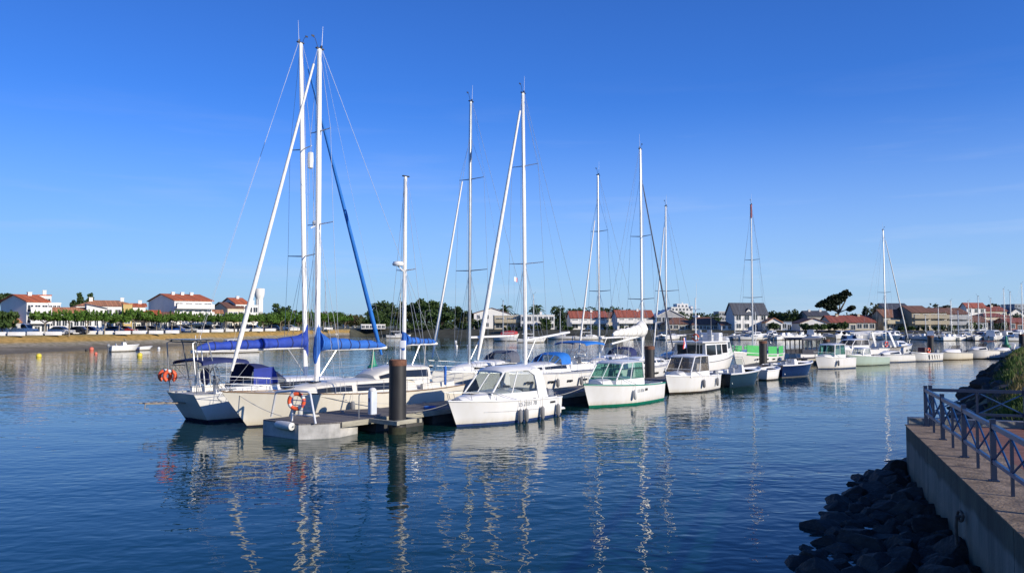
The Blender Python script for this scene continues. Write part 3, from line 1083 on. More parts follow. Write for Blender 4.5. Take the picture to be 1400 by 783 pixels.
def mast_rig(root, h, xm, zb, zt, lean, m, r=.085, spreaders=(), spl=.9, forestay=None, fur=None, backstay=True, frac=1.0, chain=.9, antenna=True, boom=None, name='mast', shroud=True, vane=True):
    """mast at local xm from zb to zt leaning aft by lean; forestay: (x, z) foot; fur: (material, radius, top fraction, foot gap)"""
    M = lambda z: Vector((xm - lean * (z - zb) / (zt - zb), 0, z))
    b = MB()
    secs = []
    for z, q in ((zb, 1), (zb + (zt - zb) * .6, 1), (zb + (zt - zb) * .9, .85), (zt, .72)):
        c = M(z)
        secs.append([c + Vector((r * 1.35 * q * math.cos(2 * math.pi * k / 10), r * q * math.sin(2 * math.pi * k / 10), 0)) for k in range(10)])
    b.loft(secs, True, True)
    mo = b.build(name, m, root)
    d = MB()
    top = M(zt)
    d.box(top + Vector((-.02, 0, .03)), (.42, .10, .06))
    if vane:
        d.tube([top + Vector((.12, .04, .05)), top + Vector((.32, .10, .42)), top + Vector((.44, .1, .46))], .012, 5)
        d.box(top + Vector((.44, .1, .50)), (.16, .02, .08))
        d.sphere(top + Vector((-.1, 0, .14)), .06, 8, 5)
    d.build('masthead_fitting', BLACKP, mo)
    if antenna:
        a = MB(); a.tube([top + Vector((-.14, -.03, .05)), top + Vector((-.2, -.03, 1.15))], [.012, .006], 5); a.build('aerial', MASTW, mo)
    for k in (-1, 1):
        hl = MB(); hl.tube([M(zt) + Vector((.06, k * .08, -.1)), M(zb + (zt - zb) * .5) + Vector((r * 1.6, k * (r + .05), 0)), M(zb + .3) + Vector((r * 1.3, k * (r + .02), 0))], .008, 4); hl.build('halyard', ROPE if k < 0 else NAVY, mo)
    tips = []
    for i, f in enumerate(spreaders):
        z = zb + (zt - zb) * f
        c = M(z)
        L = spl * (1 - .22 * i)
        for sd in (1, -1):
            s_ = MB(); tip = c + Vector((-L * .12, sd * L, .06)); s_.tube([c + Vector((0, sd * r * .5, 0)), tip], [.035, .022], 6); s_.build('spreader', GREYP if m is not MASTW else ALU, mo)
        tips.append((L, z, c))
    hw, hz = h.at(xm - .15)
    if shroud:
        for sd in (1, -1):
            w = MB()
            foot = Vector((xm - .15, sd * (hw - .05), hz))
            path = [foot] + [c + Vector((-L * .12, sd * L, .06)) for L, z, c in tips] + [M(zb + (zt - zb) * frac) + Vector((0, sd * .03, 0))]
            w.tube(path, .009, 4)
            if tips:
                w.tube([foot + Vector((.25, 0, 0)), tips[0][2] + Vector((0, sd * .04, -.05))], .008, 4); w.tube([foot + Vector((-.3, 0, 0)), tips[0][2] + Vector((0, sd * .04, -.05))], .008, 4)
            w.build('shroud', WIRE, root)
    if backstay:
        w = MB(); zz = h.sheer(0) + .1
        w.tube([M(zt) + Vector((-.15, 0, 0)), (h.tx(0) + .1, 0, zz)], .009, 4); w.build('backstay', WIRE, root)
    if forestay:
        fx, fz = forestay
        f0 = Vector((fx, 0, fz)); f1 = M(zb + (zt - zb) * frac) + Vector((.1, 0, 0))
        w = MB(); w.tube([f0, f1], .009, 4); fs = w.build('forestay', WIRE, root)
        if fur:
            fm, fr, ftop, fgap = fur
            c = MB()
            pts = [f0.lerp(f1, fgap + (ftop - fgap) * i / 10) for i in range(11)]
            rs = [fr * (.55 if i == 0 else (1.15 - .062 * i)) for i in range(11)]
            c.tube(pts, rs, 8)
            c.build('furled_genoa', fm, fs, smooth=60)
            g = MB()
            ax = (f1 - f0).normalized()
            p = f0 + ax * .25
            g.tube([p - ax * .06, p - ax * .06, p + ax * .06, p + ax * .06], [.03, .11, .11, .03], 10)
            g.build('furling_drum', BLACKP, fs)
    if boom:
        L, z, dz, bm_ = boom
        b = MB(); b.tube([M(z) + Vector((-r, 0, 0)), M(z) + Vector((-L, 0, dz))], .075, 8); b.build('boom', bm_, root)
        s_ = MB()
        e = M(z) + Vector((-L + .1, 0, dz))
        s_.tube([e, M(zt) + Vector((-.12, 0, 0))], .005, 4); s_.build('topping_lift', WIRE, root)
        v = MB(); v.tube([M(z) + Vector((-1.1, 0, dz * .2)), M(zb + .25) + Vector((-.12, 0, 0))], .03, 6); v.build('boom_vang', ALU, root)
        sh = MB(); sh.tube([e + Vector((.7, 0, -.05)), (e.x + .9, 0, h.sheer(.15) + .25)], .02, 5); sh.build('mainsheet', ROPE, root)
    return mo
def outboard(root, x, y, z, s=1.0, m=None, tilt=0):
    b = MB()
    R = lambda px, pz: (x + s * (px * math.cos(tilt) - pz * math.sin(tilt)), z + s * (px * math.sin(tilt) + pz * math.cos(tilt)))
    for (pz, hx, hy, cx) in ():
        pass
    secs = []
    for pz, hx, hy, cx in ((.05, .12, .10, -.02), (.12, .23, .15, -.05), (.38, .24, .16, -.08), (.52, .18, .13, -.08), (.58, .10, .07, -.07)):
        ring = []
        for k in range(12):
            a = 2 * math.pi * k / 12
            ca, sa = math.cos(a), math.sin(a)
            px = cx + hx * math.copysign(abs(ca) ** .7, ca); py = hy * math.copysign(abs(sa) ** .7, sa)
            X_, Z_ = R(px, pz)
            ring.append(Vector((X_, y + py * s, Z_)))
        secs.append(ring)
    b.loft(secs, True, True)
    o = b.build('outboard_motor', m or BLACKP, root, smooth=50)
    l = MB()
    secs = []
    for pz, hx, hy, cx in ((.08, .09, .06, -.02), (-.35, .07, .035, -.03), (-.62, .10, .03, -.04), (-.75, .04, .02, -.02)):
        ring = []
        for k in range(8):
            a = 2 * math.pi * k / 8
            X_, Z_ = R(cx + hx * math.cos(a), pz)
            ring.append(Vector((X_, y + hy * s * math.sin(a), Z_)))
        secs.append(ring)
    l.loft(secs, True, True)
    l.build('outboard_leg', GREYP, o)
def boat(name, label, bowp, sternp, cat, group=None):
    """top-level boat with its bow over bowp and its stern over sternp (waterline points); returns root and length"""
    bowp, sternp = Vector(bowp), Vector(sternp)
    d = bowp - sternp
    c = (bowp + sternp) / 2
    return thing(name, label, cat, (c.x, c.y, 0), math.atan2(d.y, d.x), group), d.length
def fender_thing(root, lx, ly, lz, label, m=None, L=.55, r=.11, group='fenders hanging from the boats'):
    p = root.matrix_world @ Vector((lx, ly, lz)) if False else Vector(root.location) + Matrix.Rotation(root.rotation_euler.z, 3, 'Z') @ Vector((lx, ly, lz))
    t = thing('fender', label, 'fender', p, 0, group)
    b = MB()
    b.lathe([(.02, -L), (r * .55, -L * .96), (r, -L * .82), (r, -L * .18), (r * .55, -L * .05), (.02, 0)], n=12)
    b.build('fender_body', m or FENDER, t, smooth=60)
    b = MB(); b.tube([(0, 0, -.02), (0, 0, .45)], .01, 5); b.build('lanyard', ROPE, t)
    return t
# local -> world for a boat root
def LW(root, v):
    return Vector(root.location) + Matrix.Rotation(root.rotation_euler.z, 3, 'Z') @ Vector(v)

DO = Vector((-7.0, 31.0, 0)); DU = Vector((.62, .785, 0)).normalized(); DN = Vector((-.785, .62, 0)).normalized()
def DK(u, n, z=0.0):
    return DO + DU * u + DN * n + Vector((0, 0, z))
# ------------------------------------------------------------------ S1: cruiser with its stern towards the viewer, far left
def sloop_aft():
    u0, n0 = -1.0, 9.3
    L = 12.6
    r, _ = boat('sailing_yacht', 'leftmost white sailing yacht with violet-blue boom cover and orange lifebuoys at its stern', DK(u0 + L, n0), DK(u0, n0), 'sailing yacht')
    h = Hull(L, 3.7, 1.55, 1.3, tf=.62, rake=1.2, srake=1.05, tm=.45)
    h.mesh('hull', hull_mat('hull_white_navy', (.72, .72, .69), (.02, .03, .08), (.012, .02, .05), .10, -.02), r)
    h.deck(DECKM, r)
    h.rubrail(ALU, r, .02)
    st = [(-3.0, 1.15, .95, 1.15, 1.45), (-2.2, 1.2, 1.0, 1.15, 1.72), (.8, 1.15, .9, 1.15, 1.68), (2.6, .85, .55, 1.2, 1.5), (3.3, .6, .3, 1.25, 1.33)]
    cabin_loft(st, GEL, r)
    side_strip(st, -1.8, 1.6, .35, .75, DARKW, r)
    # cockpit coamings, wheel
    b = MB()
    for sd in (1, -1):
        b.loft([[Vector((x, sd * (w + q), z)) for q, z in ((.12, 1.15), (.08, 1.5), (-.08, 1.5), (-.12, 1.15))] for x, w in ((-5.2, 1.0), (-3, 1.1))], True, True)
    b.build('cockpit_coaming', GEL, r)
    b = MB(); b.torus((-4.6, 0, 2.0), .42, .02, 24, 6, ax='X'); b.box((-4.55, 0, 1.6), (.16, .2, .8))
    for k in range(3):
        a = math.pi * k / 3; b.tube([(-4.6, .42 * math.cos(a), 2 + .42 * math.sin(a)), (-4.6, -.42 * math.cos(a), 2 - .42 * math.sin(a))], .012, 5)
    b.build('steering_wheel', STEEL, r)
    b = MB(); b.lathe([(.02, -.08), (.36, -.06), (.42, 0), (.36, .06), (.02, .08)], (-4.75, .55, 1.95), 16, 'X'); b.build('wheel_cover', NAVY, r)
    dodger(r, -3.1, -1.2, 1.15, 1.5, 1.0, NAVY)
    b = MB(); b.quadslab([(-3.3, -1.16, 1.5), (-3.3, -1.16, 2.3), (-2.2, -1.16, 2.35), (-1.9, -1.12, 1.6)], .02); b.build('side_curtain', mat('blue_canvas', (.02, .04, .26), .8, bump=.01), r)
    bimini(r, -6.0, -3.6, 1.25, 2.65, NAVY, 1.3)
    pushpit(h, r, .66)
    guard_rail(h, r, .1, .9, 6)
    # stern gantry with a panel
    g = MB()
    x0, x1 = -6.25, -5.1
    for sd in (1, -1):
        g.tube([(x0 + .1, sd * 1.15, 1.3), (x0 - .12, sd * 1.1, 3.55), (x0 + .1, sd * 1.05, 3.66)], .028, 8)
        g.tube([(x1, sd * 1.2, 1.35), (x1 - .5, sd * 1.1, 3.5), (x1 - .6, sd * 1.05, 3.66)], .028, 8)
        g.tube([(x0 - .02, sd * 1.12, 2.5), (x1 - .25, sd * 1.15, 2.5)], .02, 6)
    g.tube([(x0 + .05, -1.1, 3.6), (x0 + .05, 1.1, 3.6)], .025, 8); g.tube([(x1 - .55, -1.1, 3.6), (x1 - .55, 1.1, 3.6)], .025, 8)
    g.build('stern_gantry', STEEL, r)
    g = MB(); g.box(((x0 + x1) / 2 - .25, 0, 3.7), (.95, 2.4, .04)); g.build('solar_panel', mat('solar_panel', (.02, .024, .04), .2, var=.2), r)
    g = MB()
    for sd in (.5, .9): g.tube([(-5.6, -sd, 1.35), (-5.9, -sd, 3.9)], [.03, .015], 8)
    g.build('fishing_rod_holder', MASTW, r)
    # boarding ladder platform over the stern
    g = MB()
    for sd in (.25, -.25): g.tube([(-5.6, .3 + sd, .82), (-7.9, .3 + sd, .95)], .03, 6)
    for k in range(6): g.box((-6.0 - k * .34, .3, .86 + k * .018), (.09, .5, .03))
    g.tube([(-7.85, .05, .95), (-7.9, .05, .75), (-7.7, .05, .72)], .02, 5)
    g.build('gangway', mat('weathered_teak', (.30, .25, .19), .8, var=.25), r)
    g = MB()
    for y in (-.75, -.95): g.lathe([(.01, -.01), (.05, -.008), (.055, .01), (.01, .012)], (-5.72, y, .75), 10, 'X')
    g.build('exhaust_outlet', BLACKP, r)
    mast_rig(r, h, .55, 1.65, 19.0, .55, MASTW, .10, (.36, .68), 1.15, forestay=(6.15, 1.6), fur=(BLUE3, .115, .93, .06), boom=(6.3, 3.2, -.05, MASTW))
    mz = 3.25
    sail_cover(r, (.55 - 6.1, 0, mz - .05), (.42, 0, mz + .02), .36, .56, BLUE2, rise=1.1, seed=3)
    b = MB(); b.lathe([(.02, -.45), (.14, -.4), (.16, 0), (.14, .4), (.02, .45)], (.5, -.26, 12.9), 10); b.build('radar_reflector', MASTW, r)
    b = MB(); b.lathe([(.02, 0), (.2, .02), (.24, .12), (.2, .22), (.02, .25)], (1.15, 0, 9.6), 14); b.tube([(.75, 0, 9.4), (1.15, 0, 9.6)], .03, 6); b.build('radar_dome', MASTW, r)
    # lifebuoys on the pushpit
    for k, (yy, xx) in enumerate(((1.12, -6.42), (.62, -6.46))):
        t = thing('lifebuoy', ('orange horseshoe lifebuoy on the outer corner of the left yacht stern rail', 'second orange horseshoe lifebuoy, nearer the wheel on the left yacht stern rail')[k], 'lifebuoy', LW(r, (xx, yy, 2.05)), r.rotation_euler.z + rad(62), 'horseshoe lifebuoys')
        b = MB(); b.torus((0, 0, 0), .23, .085, 18, 8, 'X', (-60, 240)); b.build('lifebuoy_body', ORANGE, t, smooth=60)
        b = MB(); b.torus((0, 0, 0), .23, .09, 4, 8, 'X', (75, 105)); b.build('reflective_band', FENDER, t)
    fender_thing(r, -3.6, -1.72, 1.15, 'round white fender on the shaded side of the left yacht', None, .5, .22)
    return r
S1 = sloop_aft()
# ------------------------------------------------------------------ S2: cream ketch with its bow towards the viewer
def ketch():
    bow, aft = Vector((-12.15, 33.4, 0)), Vector((.66, .75, 0)).normalized()
    L = 13.2
    r, _ = boat('sailing_ketch', 'cream two-masted yacht with bright blue sail covers, bow beside the pontoon head', bow, bow + aft * L, 'sailing yacht')
    h = Hull(L, 3.8, 1.62, 1.2, tf=.66, rake=1.55, srake=.5, tm=.42, pw=2.0)
    hm = hull_mat('hull_cream', (.70, .66, .56), (.03, .03, .05), (.025, .03, .045), .07, -.02)
    h.mesh('hull', hm, r)
    h.deck(DECKM, r)
    h.rubrail(mat('teak_trim', (.22, .14, .08), .6), r, .028)
    st = [(-3.3, 1.2, 1.0, 1.05, 1.55), (-2.4, 1.3, 1.08, 1.02, 1.72), (1.4, 1.2, 1.0, 1.08, 1.72), (3.2, .8, .6, 1.2, 1.52), (4.0, .5, .3, 1.28, 1.38)]
    cabin_loft(st, GELW, r)
    side_strip(st, -2.2, .4, .34, .80, DARKW, r)
    side_strip(st, .7, 2.4, .36, .76, DARKW, r)
    # low deckhouse with wraparound dark glass
    d = [(-4.3, 1.12, .95, 1.6, 2.22), (-2.6, 1.12, .95, 1.65, 2.28), (-1.4, 1.02, .8, 1.7, 2.12), (-.9, .95, .7, 1.7, 1.9)]
    cabin_loft(d, GELW, r, 'deckhouse')
    side_strip(d, -4.1, -1.15, .22, .80, DARKW, r, taper=.25)
    b = MB()
    for sd in (1, -1):
        b.loft([[Vector((x, sd * (w + q), z)) for q, z in ((.12, 1.0), (.08, 1.4), (-.08, 1.4), (-.12, 1.0))] for x, w in ((-6.0, .95), (-3.6, 1.15))], True, True)
    b.build('cockpit_coaming', GELW, r)
    # hull window band
    ht = [(x, h.at(x)[0] + .0, h.at(x)[0], .2, h.at(x)[1]) for x in [(-6 + .5 * i) for i in range(23)]]
    for k in range(9):
        x = -4.8 + k * 1.05
        w, zz = h.at(x)
        for sd in (-1, 1):
            b = MB(); b.box((x, sd * (w - .02), zz - .02), (.35, .05, .05)); b.build('toe_rail_cleat', STEEL, r)
    guard_rail(h, r, .12, .9, 7)
    pushpit(h, r)
    b = MB(); b.tube([(6.1, .05, 1.66), (6.55, .02, 1.6), (6.75, .0, 1.35), (6.55, 0, 1.15)], .03, 6); b.box((6.3, .05, 1.68), (.7, .12, .06)); b.build('anchor', STEEL, r)
    mz = 3.22
    xm = L / 2 - 4.75
    mast_rig(r, h, xm, 1.7, 17.3, -.06, MASTW, .105, (.47, .75), 1.0, forestay=(6.35, 1.65), fur=(SAILW, .10, .95, .05), boom=(4.1, mz, .0, MASTW), chain=.9)
    sail_cover(r, (xm - 4.0, 0, mz + .02), (xm - .08, 0, mz + .04), .28, .62, BLUE1, rise=1.2, seed=5)
    # dinghy-like white hatch pair, mizzen
    for x in (2.0, 3.4):
        b = MB(); b.rbox((x, 0, (interp(st, x)[3]) + .1), (.5, .5, .07), .06); b.build('deck_hatch', DARKW, r)
    xz = L / 2 - 10.0
    mast_rig(r, h, xz, 1.2, 12.0, .05, MASTW, .085, (.55,), .75, backstay=False, name='mizzen_mast', boom=(2.3, 3.35, .0, MASTW), vane=False, antenna=False)
    sail_cover(r, (xz - 2.2, 0, 3.36), (xz - .1, 0, 3.38), .22, .42, BLUE1, rise=.6, seed=8)
    b = MB(); b.lathe([(.02, 0), (.26, .02), (.30, .10), (.24, .22), (.02, .26)], (xz + .42, 0, 7.35), 16); b.tube([(xz, 0, 7.05), (xz + .42, 0, 7.36)], .035, 6); b.build('radar_dome', MASTW, r)
    b = MB(); b.lathe([(.01, -.5), (.07, -.45), (.07, .45), (.01, .5)], (-5.0, 1.4, 1.75), 10); b.build('danbuoy', BLUE1, r)
    for k, x in enumerate((3.6, 1.2, -1.4)):
        w = h.at(x)[0]
        fender_thing(r, x, w + .10, .95, ('sausage fender nearest the bow of the cream ketch', 'middle sausage fender on the cream ketch', 'sausage fender abreast the deckhouse of the cream ketch')[k], FENDERD if k == 1 else FENDER, .6, .11)
    return r
S2 = ketch()
# ------------------------------------------------------------------ the other sailing yachts along the far side of the pontoon
def yacht(label, bow_u, stern_u, n, hullm, rigk, fb=1.45, fs=1.15, B=3.7, rake=1.0, ports=4, cover=None, dod=None, bim=None, boomz=3.2, boomL=4.8, gr=True, cabz=1.75, extra=None, dirv=None):
    r, L = boat('sailing_yacht', label, DK(bow_u, n), DK(stern_u, n), 'sailing yacht')
    h = Hull(L, B, fb, fs, tf=.74, rake=rake, srake=.15, tm=.40, pw=2.1)
    h.mesh('hull', hullm, r)
    h.deck(DECKM, r)
    h.rubrail(ALU, r, .022)
    k = L / 12.0
    dz = (fb + fs) / 2 - .12
    st = [(-1.9 * k, 1.2, 1.0, dz - .05, cabz - .05), (-.6 * k, 1.25, 1.0, dz - .05, cabz + .03), (1.6 * k, 1.05, .8, dz, cabz - .06), (3.2 * k, .7, .45, dz + .05, cabz - .2), (4.0 * k, .45, .2, dz + .1, dz + .18)]
    cabin_loft(st, GEL, r)
    side_strip(st, -1.5 * k, .6 * k, .42, .78, DARKW, r, taper=.2)
    side_strip(st, .9 * k, 2.4 * k, .42, .74, DARKW, r, taper=.3)
    for i in range(ports):
        for dx in (0, .28):
            x = -2.6 * k + i * 1.7 * k + dx
            w, zz = h.at(x)
            for sd in (1, -1):
                b = MB(); b.box((x, sd * (w * .985), zz * .62), (.22, .06, .13)); b.build('hull_port', DARKW, r)
    b = MB()
    for sd in (1, -1):
        b.loft([[Vector((x, sd * (w + q), z)) for q, z in ((.12, dz), (.08, dz + .38), (-.08, dz + .38), (-.12, dz))] for x, w in ((-L / 2 + .8, B * .30), (-1.9 * k, 1.1))], True, True)
    b.build('cockpit_coaming', GEL, r)
    b = MB(); b.torus((-L / 2 + 1.5, 0, dz + .85), .45, .02, 20, 6, ax='X'); b.box((-L / 2 + 1.55, 0, dz + .4), (.15, .2, .8)); b.build('steering_wheel', STEEL, r)
    if gr:
        guard_rail(h, r, .1, .9, 6)
        pushpit(h, r)
    xm = rigk.pop('xm')
    zt = rigk.pop('zt')
    boomL_ = boomL
    mast_rig(r, h, xm, cabz - .05, zt, forestay=(L / 2 - .15, fb), boom=(boomL_, boomz, rigk.pop('boomdz', .05), rigk.pop('boomm', MASTW)), **rigk)
    if cover:
        sail_cover(r, (xm - boomL + .2, 0, boomz + .05), (xm - .1, 0, boomz + .05), cover[1], cover[2], cover[0], rise=cover[3], seed=int(L * 10))
    if dod: dodger(r, -1.95 * k, -.4 * k, 1.15, cabz - .1, .78, dod)
    if bim: bimini(r, -L / 2 + .3, -L / 2 + 2.7, 1.3, cabz + 1.15, bim, dz)
    if extra: extra(r, h, L)
    return r, h
HW = lambda nm, c, z=.09: hull_mat(nm, (.76, .75, .71), c, (.02, .03, .06), z, -.02)
S4, _ = yacht('white sloop with a grey mast and grey sprayhood, behind the cream ketch', 15.0, 26.5, 9.4, HW('hull_white_blueboot', (.03, .06, .2)),
      dict(xm=2.0, zt=18.9, lean=.1, m=mat('grey_mast', (.30, .33, .36), .4, .4), r=.085, spreaders=(.35, .70), spl=1.35, fur=(SAILW, .085, .80, .05), frac=.86), dod=GREYC, boomL=4.6, boomz=3.5, cabz=1.9, fb=1.55, fs=1.3)
def s5_extra(r, h, L):
    b = MB()
    e = Vector((-.4 - 4.9 + 1.7, 0, 0))
    for k, x in enumerate((-3.4, -1.9, .6, 2.4)):
        fender_thing(r, x, h.at(x)[0] * 1.0 + .10, 1.0, 'grey sausage fender between the tall sloop and the pontoon, number along its side' if False else
                     ('sausage fender near the cockpit of the tall white sloop', 'sausage fender under the blue canopy edge of the tall white sloop', 'sausage fender beside the mast of the tall white sloop', 'foremost sausage fender on the tall white sloop')[k], FENDERD, .55, .11)
S5, H5 = yacht('tall white sloop with a blue cockpit canopy and white boom, behind the nearest motorboat', 15.0, 27.6, 5.75, HW('hull_white_beigeboot', (.16, .13, .10)),
      dict(xm=1.35, zt=19.0, lean=-.25, m=MASTW, r=.105, spreaders=(.37, .73), spl=1.35, fur=(SAILW, .135, .95, .04), frac=.98, boomdz=.45), dod=BLUE3, bim=BLUE3, boomL=4.9, boomz=3.35, cabz=1.85, fb=1.6, fs=1.3, extra=s5_extra, B=3.9)
S6, _ = yacht('white sloop with a slim bare mast, in the outer row beyond the blue canopy', 31.2, 42.2, 9.4, HW('hull_white_plainboot', (.1, .1, .1)),
      dict(xm=2.2, zt=16.3, lean=-.1, m=ALU, r=.08, spreaders=(.36, .69), spl=1.0, fur=(SAILW, .075, .85, .05), frac=.88), dod=NAVY, boomL=4.2)
S7, _ = yacht('white sloop with its white mainsail bundled loosely on the boom behind the second piling', 40.5, 28.6, 5.75, HW('hull_white_redboot', (.3, .04, .03)),
      dict(xm=-.25 + .6, zt=18.0, lean=.1, m=ALU, r=.105, spreaders=(.28, .58), spl=1.15, fur=(GREYC, .07, .96, .05), frac=.87, boomdz=-.55), cover=(SAILW, .35, .95, 1.2), boomL=4.6, boomz=3.45)
S8, _ = yacht('white sloop with a short mast and pale furled genoa beside the flybridge cruiser', 43.2, 53.5, 9.4, HW('hull_white_darkboot', (.02, .02, .03)),
      dict(xm=2.4, zt=15.1, lean=.1, m=ALU, r=.075, spreaders=(.42,), spl=1.2, fur=(SAILW, .07, .9, .05), frac=.95), dod=NAVY, boomL=3.9)
def green_extra(r, h, L):
    for k, (t0, t1) in enumerate(((.10, .30), (.36, .56), (.62, .86))):
        for sd in (1, -1):
            b = MB()
            n = 8
            secs = []
            for i in range(n + 1):
                t = t0 + (t1 - t0) * i / n
                x, w, z = h.tx(t), h.half(t) - .05, h.sheer(t)
                secs.append([Vector((x, sd * w, z - .25)), Vector((x, sd * (w + .03), z - .25)), Vector((x, sd * (w + .03), z + .72)), Vector((x, sd * w, z + .72))])
            b.loft(secs, True, True)
            b.build('weather_cloth', GREENC, r)
S9, _ = yacht('sloop with lime green weather cloths and a red-tipped mast behind the third piling', 52.5, 62.5, 5.75, HW('hull_white_greenboot', (.03, .12, .08)),
      dict(xm=.2, zt=16.2, lean=.0, m=ALU, r=.075, spreaders=(.36, .62), spl=1.0, fur=None, frac=.97), boomL=3.6, extra=green_extra, fb=1.7, fs=1.4)
b = MB(); b.tube([(.2, 0, 14.9), (.2, 0, 16.25)], .085, 10); b.build('mast_tip', mat('faded_red_paint', (.5, .12, .1), .6), S9)
# sloop further along, bow to the right, stay leaning right
def far_sloop():
    a, bq = A(1196, 476, 110), A(1243, 474, 113)
    r, L = boat('sailing_yacht', 'white sloop with a stay leaning right, moored beyond the cruiser with the red lifebuoy', (bq.x, bq.y, 0), (a.x - 3.5, a.y - 3.0, 0), 'sailing yacht')
    h = Hull(L, 3.2, 1.4, 1.1, tf=.7)
    h.mesh('hull', HW('hull_white_plainboot', (.1, .1, .1)), r); h.deck(DECKM, r)
    st = [(-1.5, 1.1, .9, 1.0, 1.6), (1.5, .9, .6, 1.05, 1.5), (2.5, .5, .2, 1.1, 1.2)]
    cabin_loft(st, GEL, r); side_strip(st, -1.2, 1.2, .4, .75, DARKW, r)
    guard_rail(h, r, .1, .9, 5)
    mast_rig(r, h, .3, 1.5, 17.2, .1, ALU, .085, (.45,), 1.0, forestay=(L / 2, 1.4), fur=(SAILW, .085, .93, .05), frac=.98, boom=(3.6, 3.0, 0, MASTW))
far_sloop()
# ------------------------------------------------------------------ pontoons, pilings and their fittings
PLANK = stripe_mat('pontoon_planks', (0.16, 0.145, 0.135), (0.05, 0.046, 0.042), 'X', 7.0, .9, .09, .004)
FASCIA = mat('fascia_timber', (0.33, 0.31, 0.24), .9, var=.3, scale=5, stretch=(.3, 1, 2))
FLOATM = mat('float_concrete', (0.42, 0.41, 0.38), .9, var=.35, scale=1.5, bump=.01, bscale=8)
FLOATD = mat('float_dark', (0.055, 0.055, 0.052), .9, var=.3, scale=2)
def pontoon(label, o, d, L, W, head=False, ztop=.60):
    ang = math.atan2(d.y, d.x)
    r = thing('floating_pontoon', label, 'pontoon', (o.x, o.y, 0), ang)
    # local x along, y across to the far side
    if head:
        deck = [(-.95, .75), (-.95, 3.05), (3.2, 3.35), (4.6, W), (L, W), (L, 0), (.42, 0), (0, .12)]
        fl = [(-.95, .75), (-.95, 3.05), (1.6, 3.15), (1.6, .3), (.44, .03), (0, .13)]
        b = MB(); b.prism(fl, -.45, ztop - .045); b.build('head_float', FLOATM, r, smooth=0)
        b = MB(); b.prism([(x * 1.004, y * 1.0) for x, y in fl], -.1, .06); 
        x0 = 2.0
    else:
        deck = [(0, 0), (0, W), (L, W), (L, 0)]
        x0 = .4
    b = MB(); b.prism(deck[::-1], ztop - .05, ztop); b.build('deck', PLANK, r, smooth=0)
    b = MB()
    for y in (-.03, W + .03): b.box(((x0 - (1.5 if head and y < 0 else 0) + L) / 2, y, ztop - .115) if True else 0, (L - x0 + (1.5 if head and y < 0 else 0), .055, .2))
    for k, y in enumerate((-.03, W + .03)):
        b = MB()
        xs = x0 - 1.5 if (head and k == 0) else (4.7 if head else 0)
        b.box(((xs + L) / 2, y, ztop - .115), (L - xs, .055, .21)); b.build('fascia_board', FASCIA, r, smooth=0)
    n = int((L - x0) / 3.2)
    for i in range(n):
        x = x0 + .1 + (L - x0) * (i + .5) / n
        b = MB(); b.box((x, W / 2, .08), (2.75, W - .16, .62)); b.build('float', FLOATD, r, smooth=0)
    for i in range(int(L / 5)):
        for y in (.16, W - .16):
            b = MB(); x = 2.6 + i * 5
            b.tube([(x - .12, y, ztop + .07), (x + .12, y, ztop + .07)], .022, 6); b.box((x, y, ztop + .03), (.08, .05, .07)); b.build('mooring_cleat', STEEL, r)
    return r
PN1 = pontoon('long plank-decked pontoon whose pale concrete head faces the open water', DO, DU, 42.0, 2.6, True)
p1e = DK(42.15, 0)
D1B = Vector((.5, .866, 0))
pontoon('middle pontoon section behind the navy open boat', p1e, D1B, 21.5, 2.6)
D2 = Vector((.826, .563, 0)).normalized()
pontoon('far pontoon section behind the row of small white motorboats', Vector((31.2, 84.6, 0)), D2, 66, 2.4)
PILEM = mat('piling_black_sleeve', (0.022, 0.021, 0.021), .55, var=.3, scale=4, stretch=(1, 1, .3))
PILEC = mat('piling_rust', (0.16, 0.07, 0.04), .85, var=.35, scale=7)
PILEG = mat('piling_weed', (0.03, 0.032, 0.016), .9, var=.4, scale=9)
def piling(p, top, label, R=.35, collar=True):
    t = thing('mooring_piling', label, 'piling', (p.x, p.y, 0), 0, 'mooring pilings along the pontoons')
    b = MB(); b.lathe([(R, -1.2), (R, top - .22)], n=24); b.build('shaft', PILEM, t)
    b = MB(); b.lathe([(R * 1.035, top - .24), (R * 1.035, top - .03), (R * .96, top), (R * .86, top), (R * .86, top - .05), (.02, top - .05)], n=24); b.build('rusty_cap', PILEC, t)
    b = MB(); b.lathe([(R * 1.02, -.6), (R * 1.03, .05), (R * 1.012, .28)], n=24); b.build('weed_band', PILEG, t)
    return t
piling(Vector((-4.63, 32.4, 0)), 2.98, 'nearest black piling with a rusty cap, beside the pontoon head')
# bracket holding the nearest piling to the pontoon
b = MB()
q = Matrix.Rotation(-PN1.rotation_euler.z, 3, 'Z') @ (Vector((-4.63, 32.4, 0)) - DO)
b.box((q.x - .62, q.y / 2 - .25, .52), (.14, abs(q.y) + .9, .16)); b.box((q.x + .62, q.y / 2 - .25, .52), (.14, abs(q.y) + .9, .16)); b.box((q.x, q.y - .48, .52), (1.12, .14, .16))
b.build('piling_bracket', FASCIA, PN1, smooth=0)
piling(A(888, 473, 56.5) * 1, 2.8, 'black piling standing between the two pilothouse boats')
piling(A(1043, 466, 73), 2.78, 'black piling in front of the lime green weather cloths')
piling(A(1130, 463, 83.2), 2.7, 'black piling half hidden behind the white pilothouse boat with the shuttle canopy beyond', .33)
piling(A(1272, 459, 99.5), 2.8, 'reddish-lit piling beyond the workboat with the orange ring', .37)
piling(A(1397, 458, 112), 2.8, 'last piling at the end of the row by the grass bank', .38)
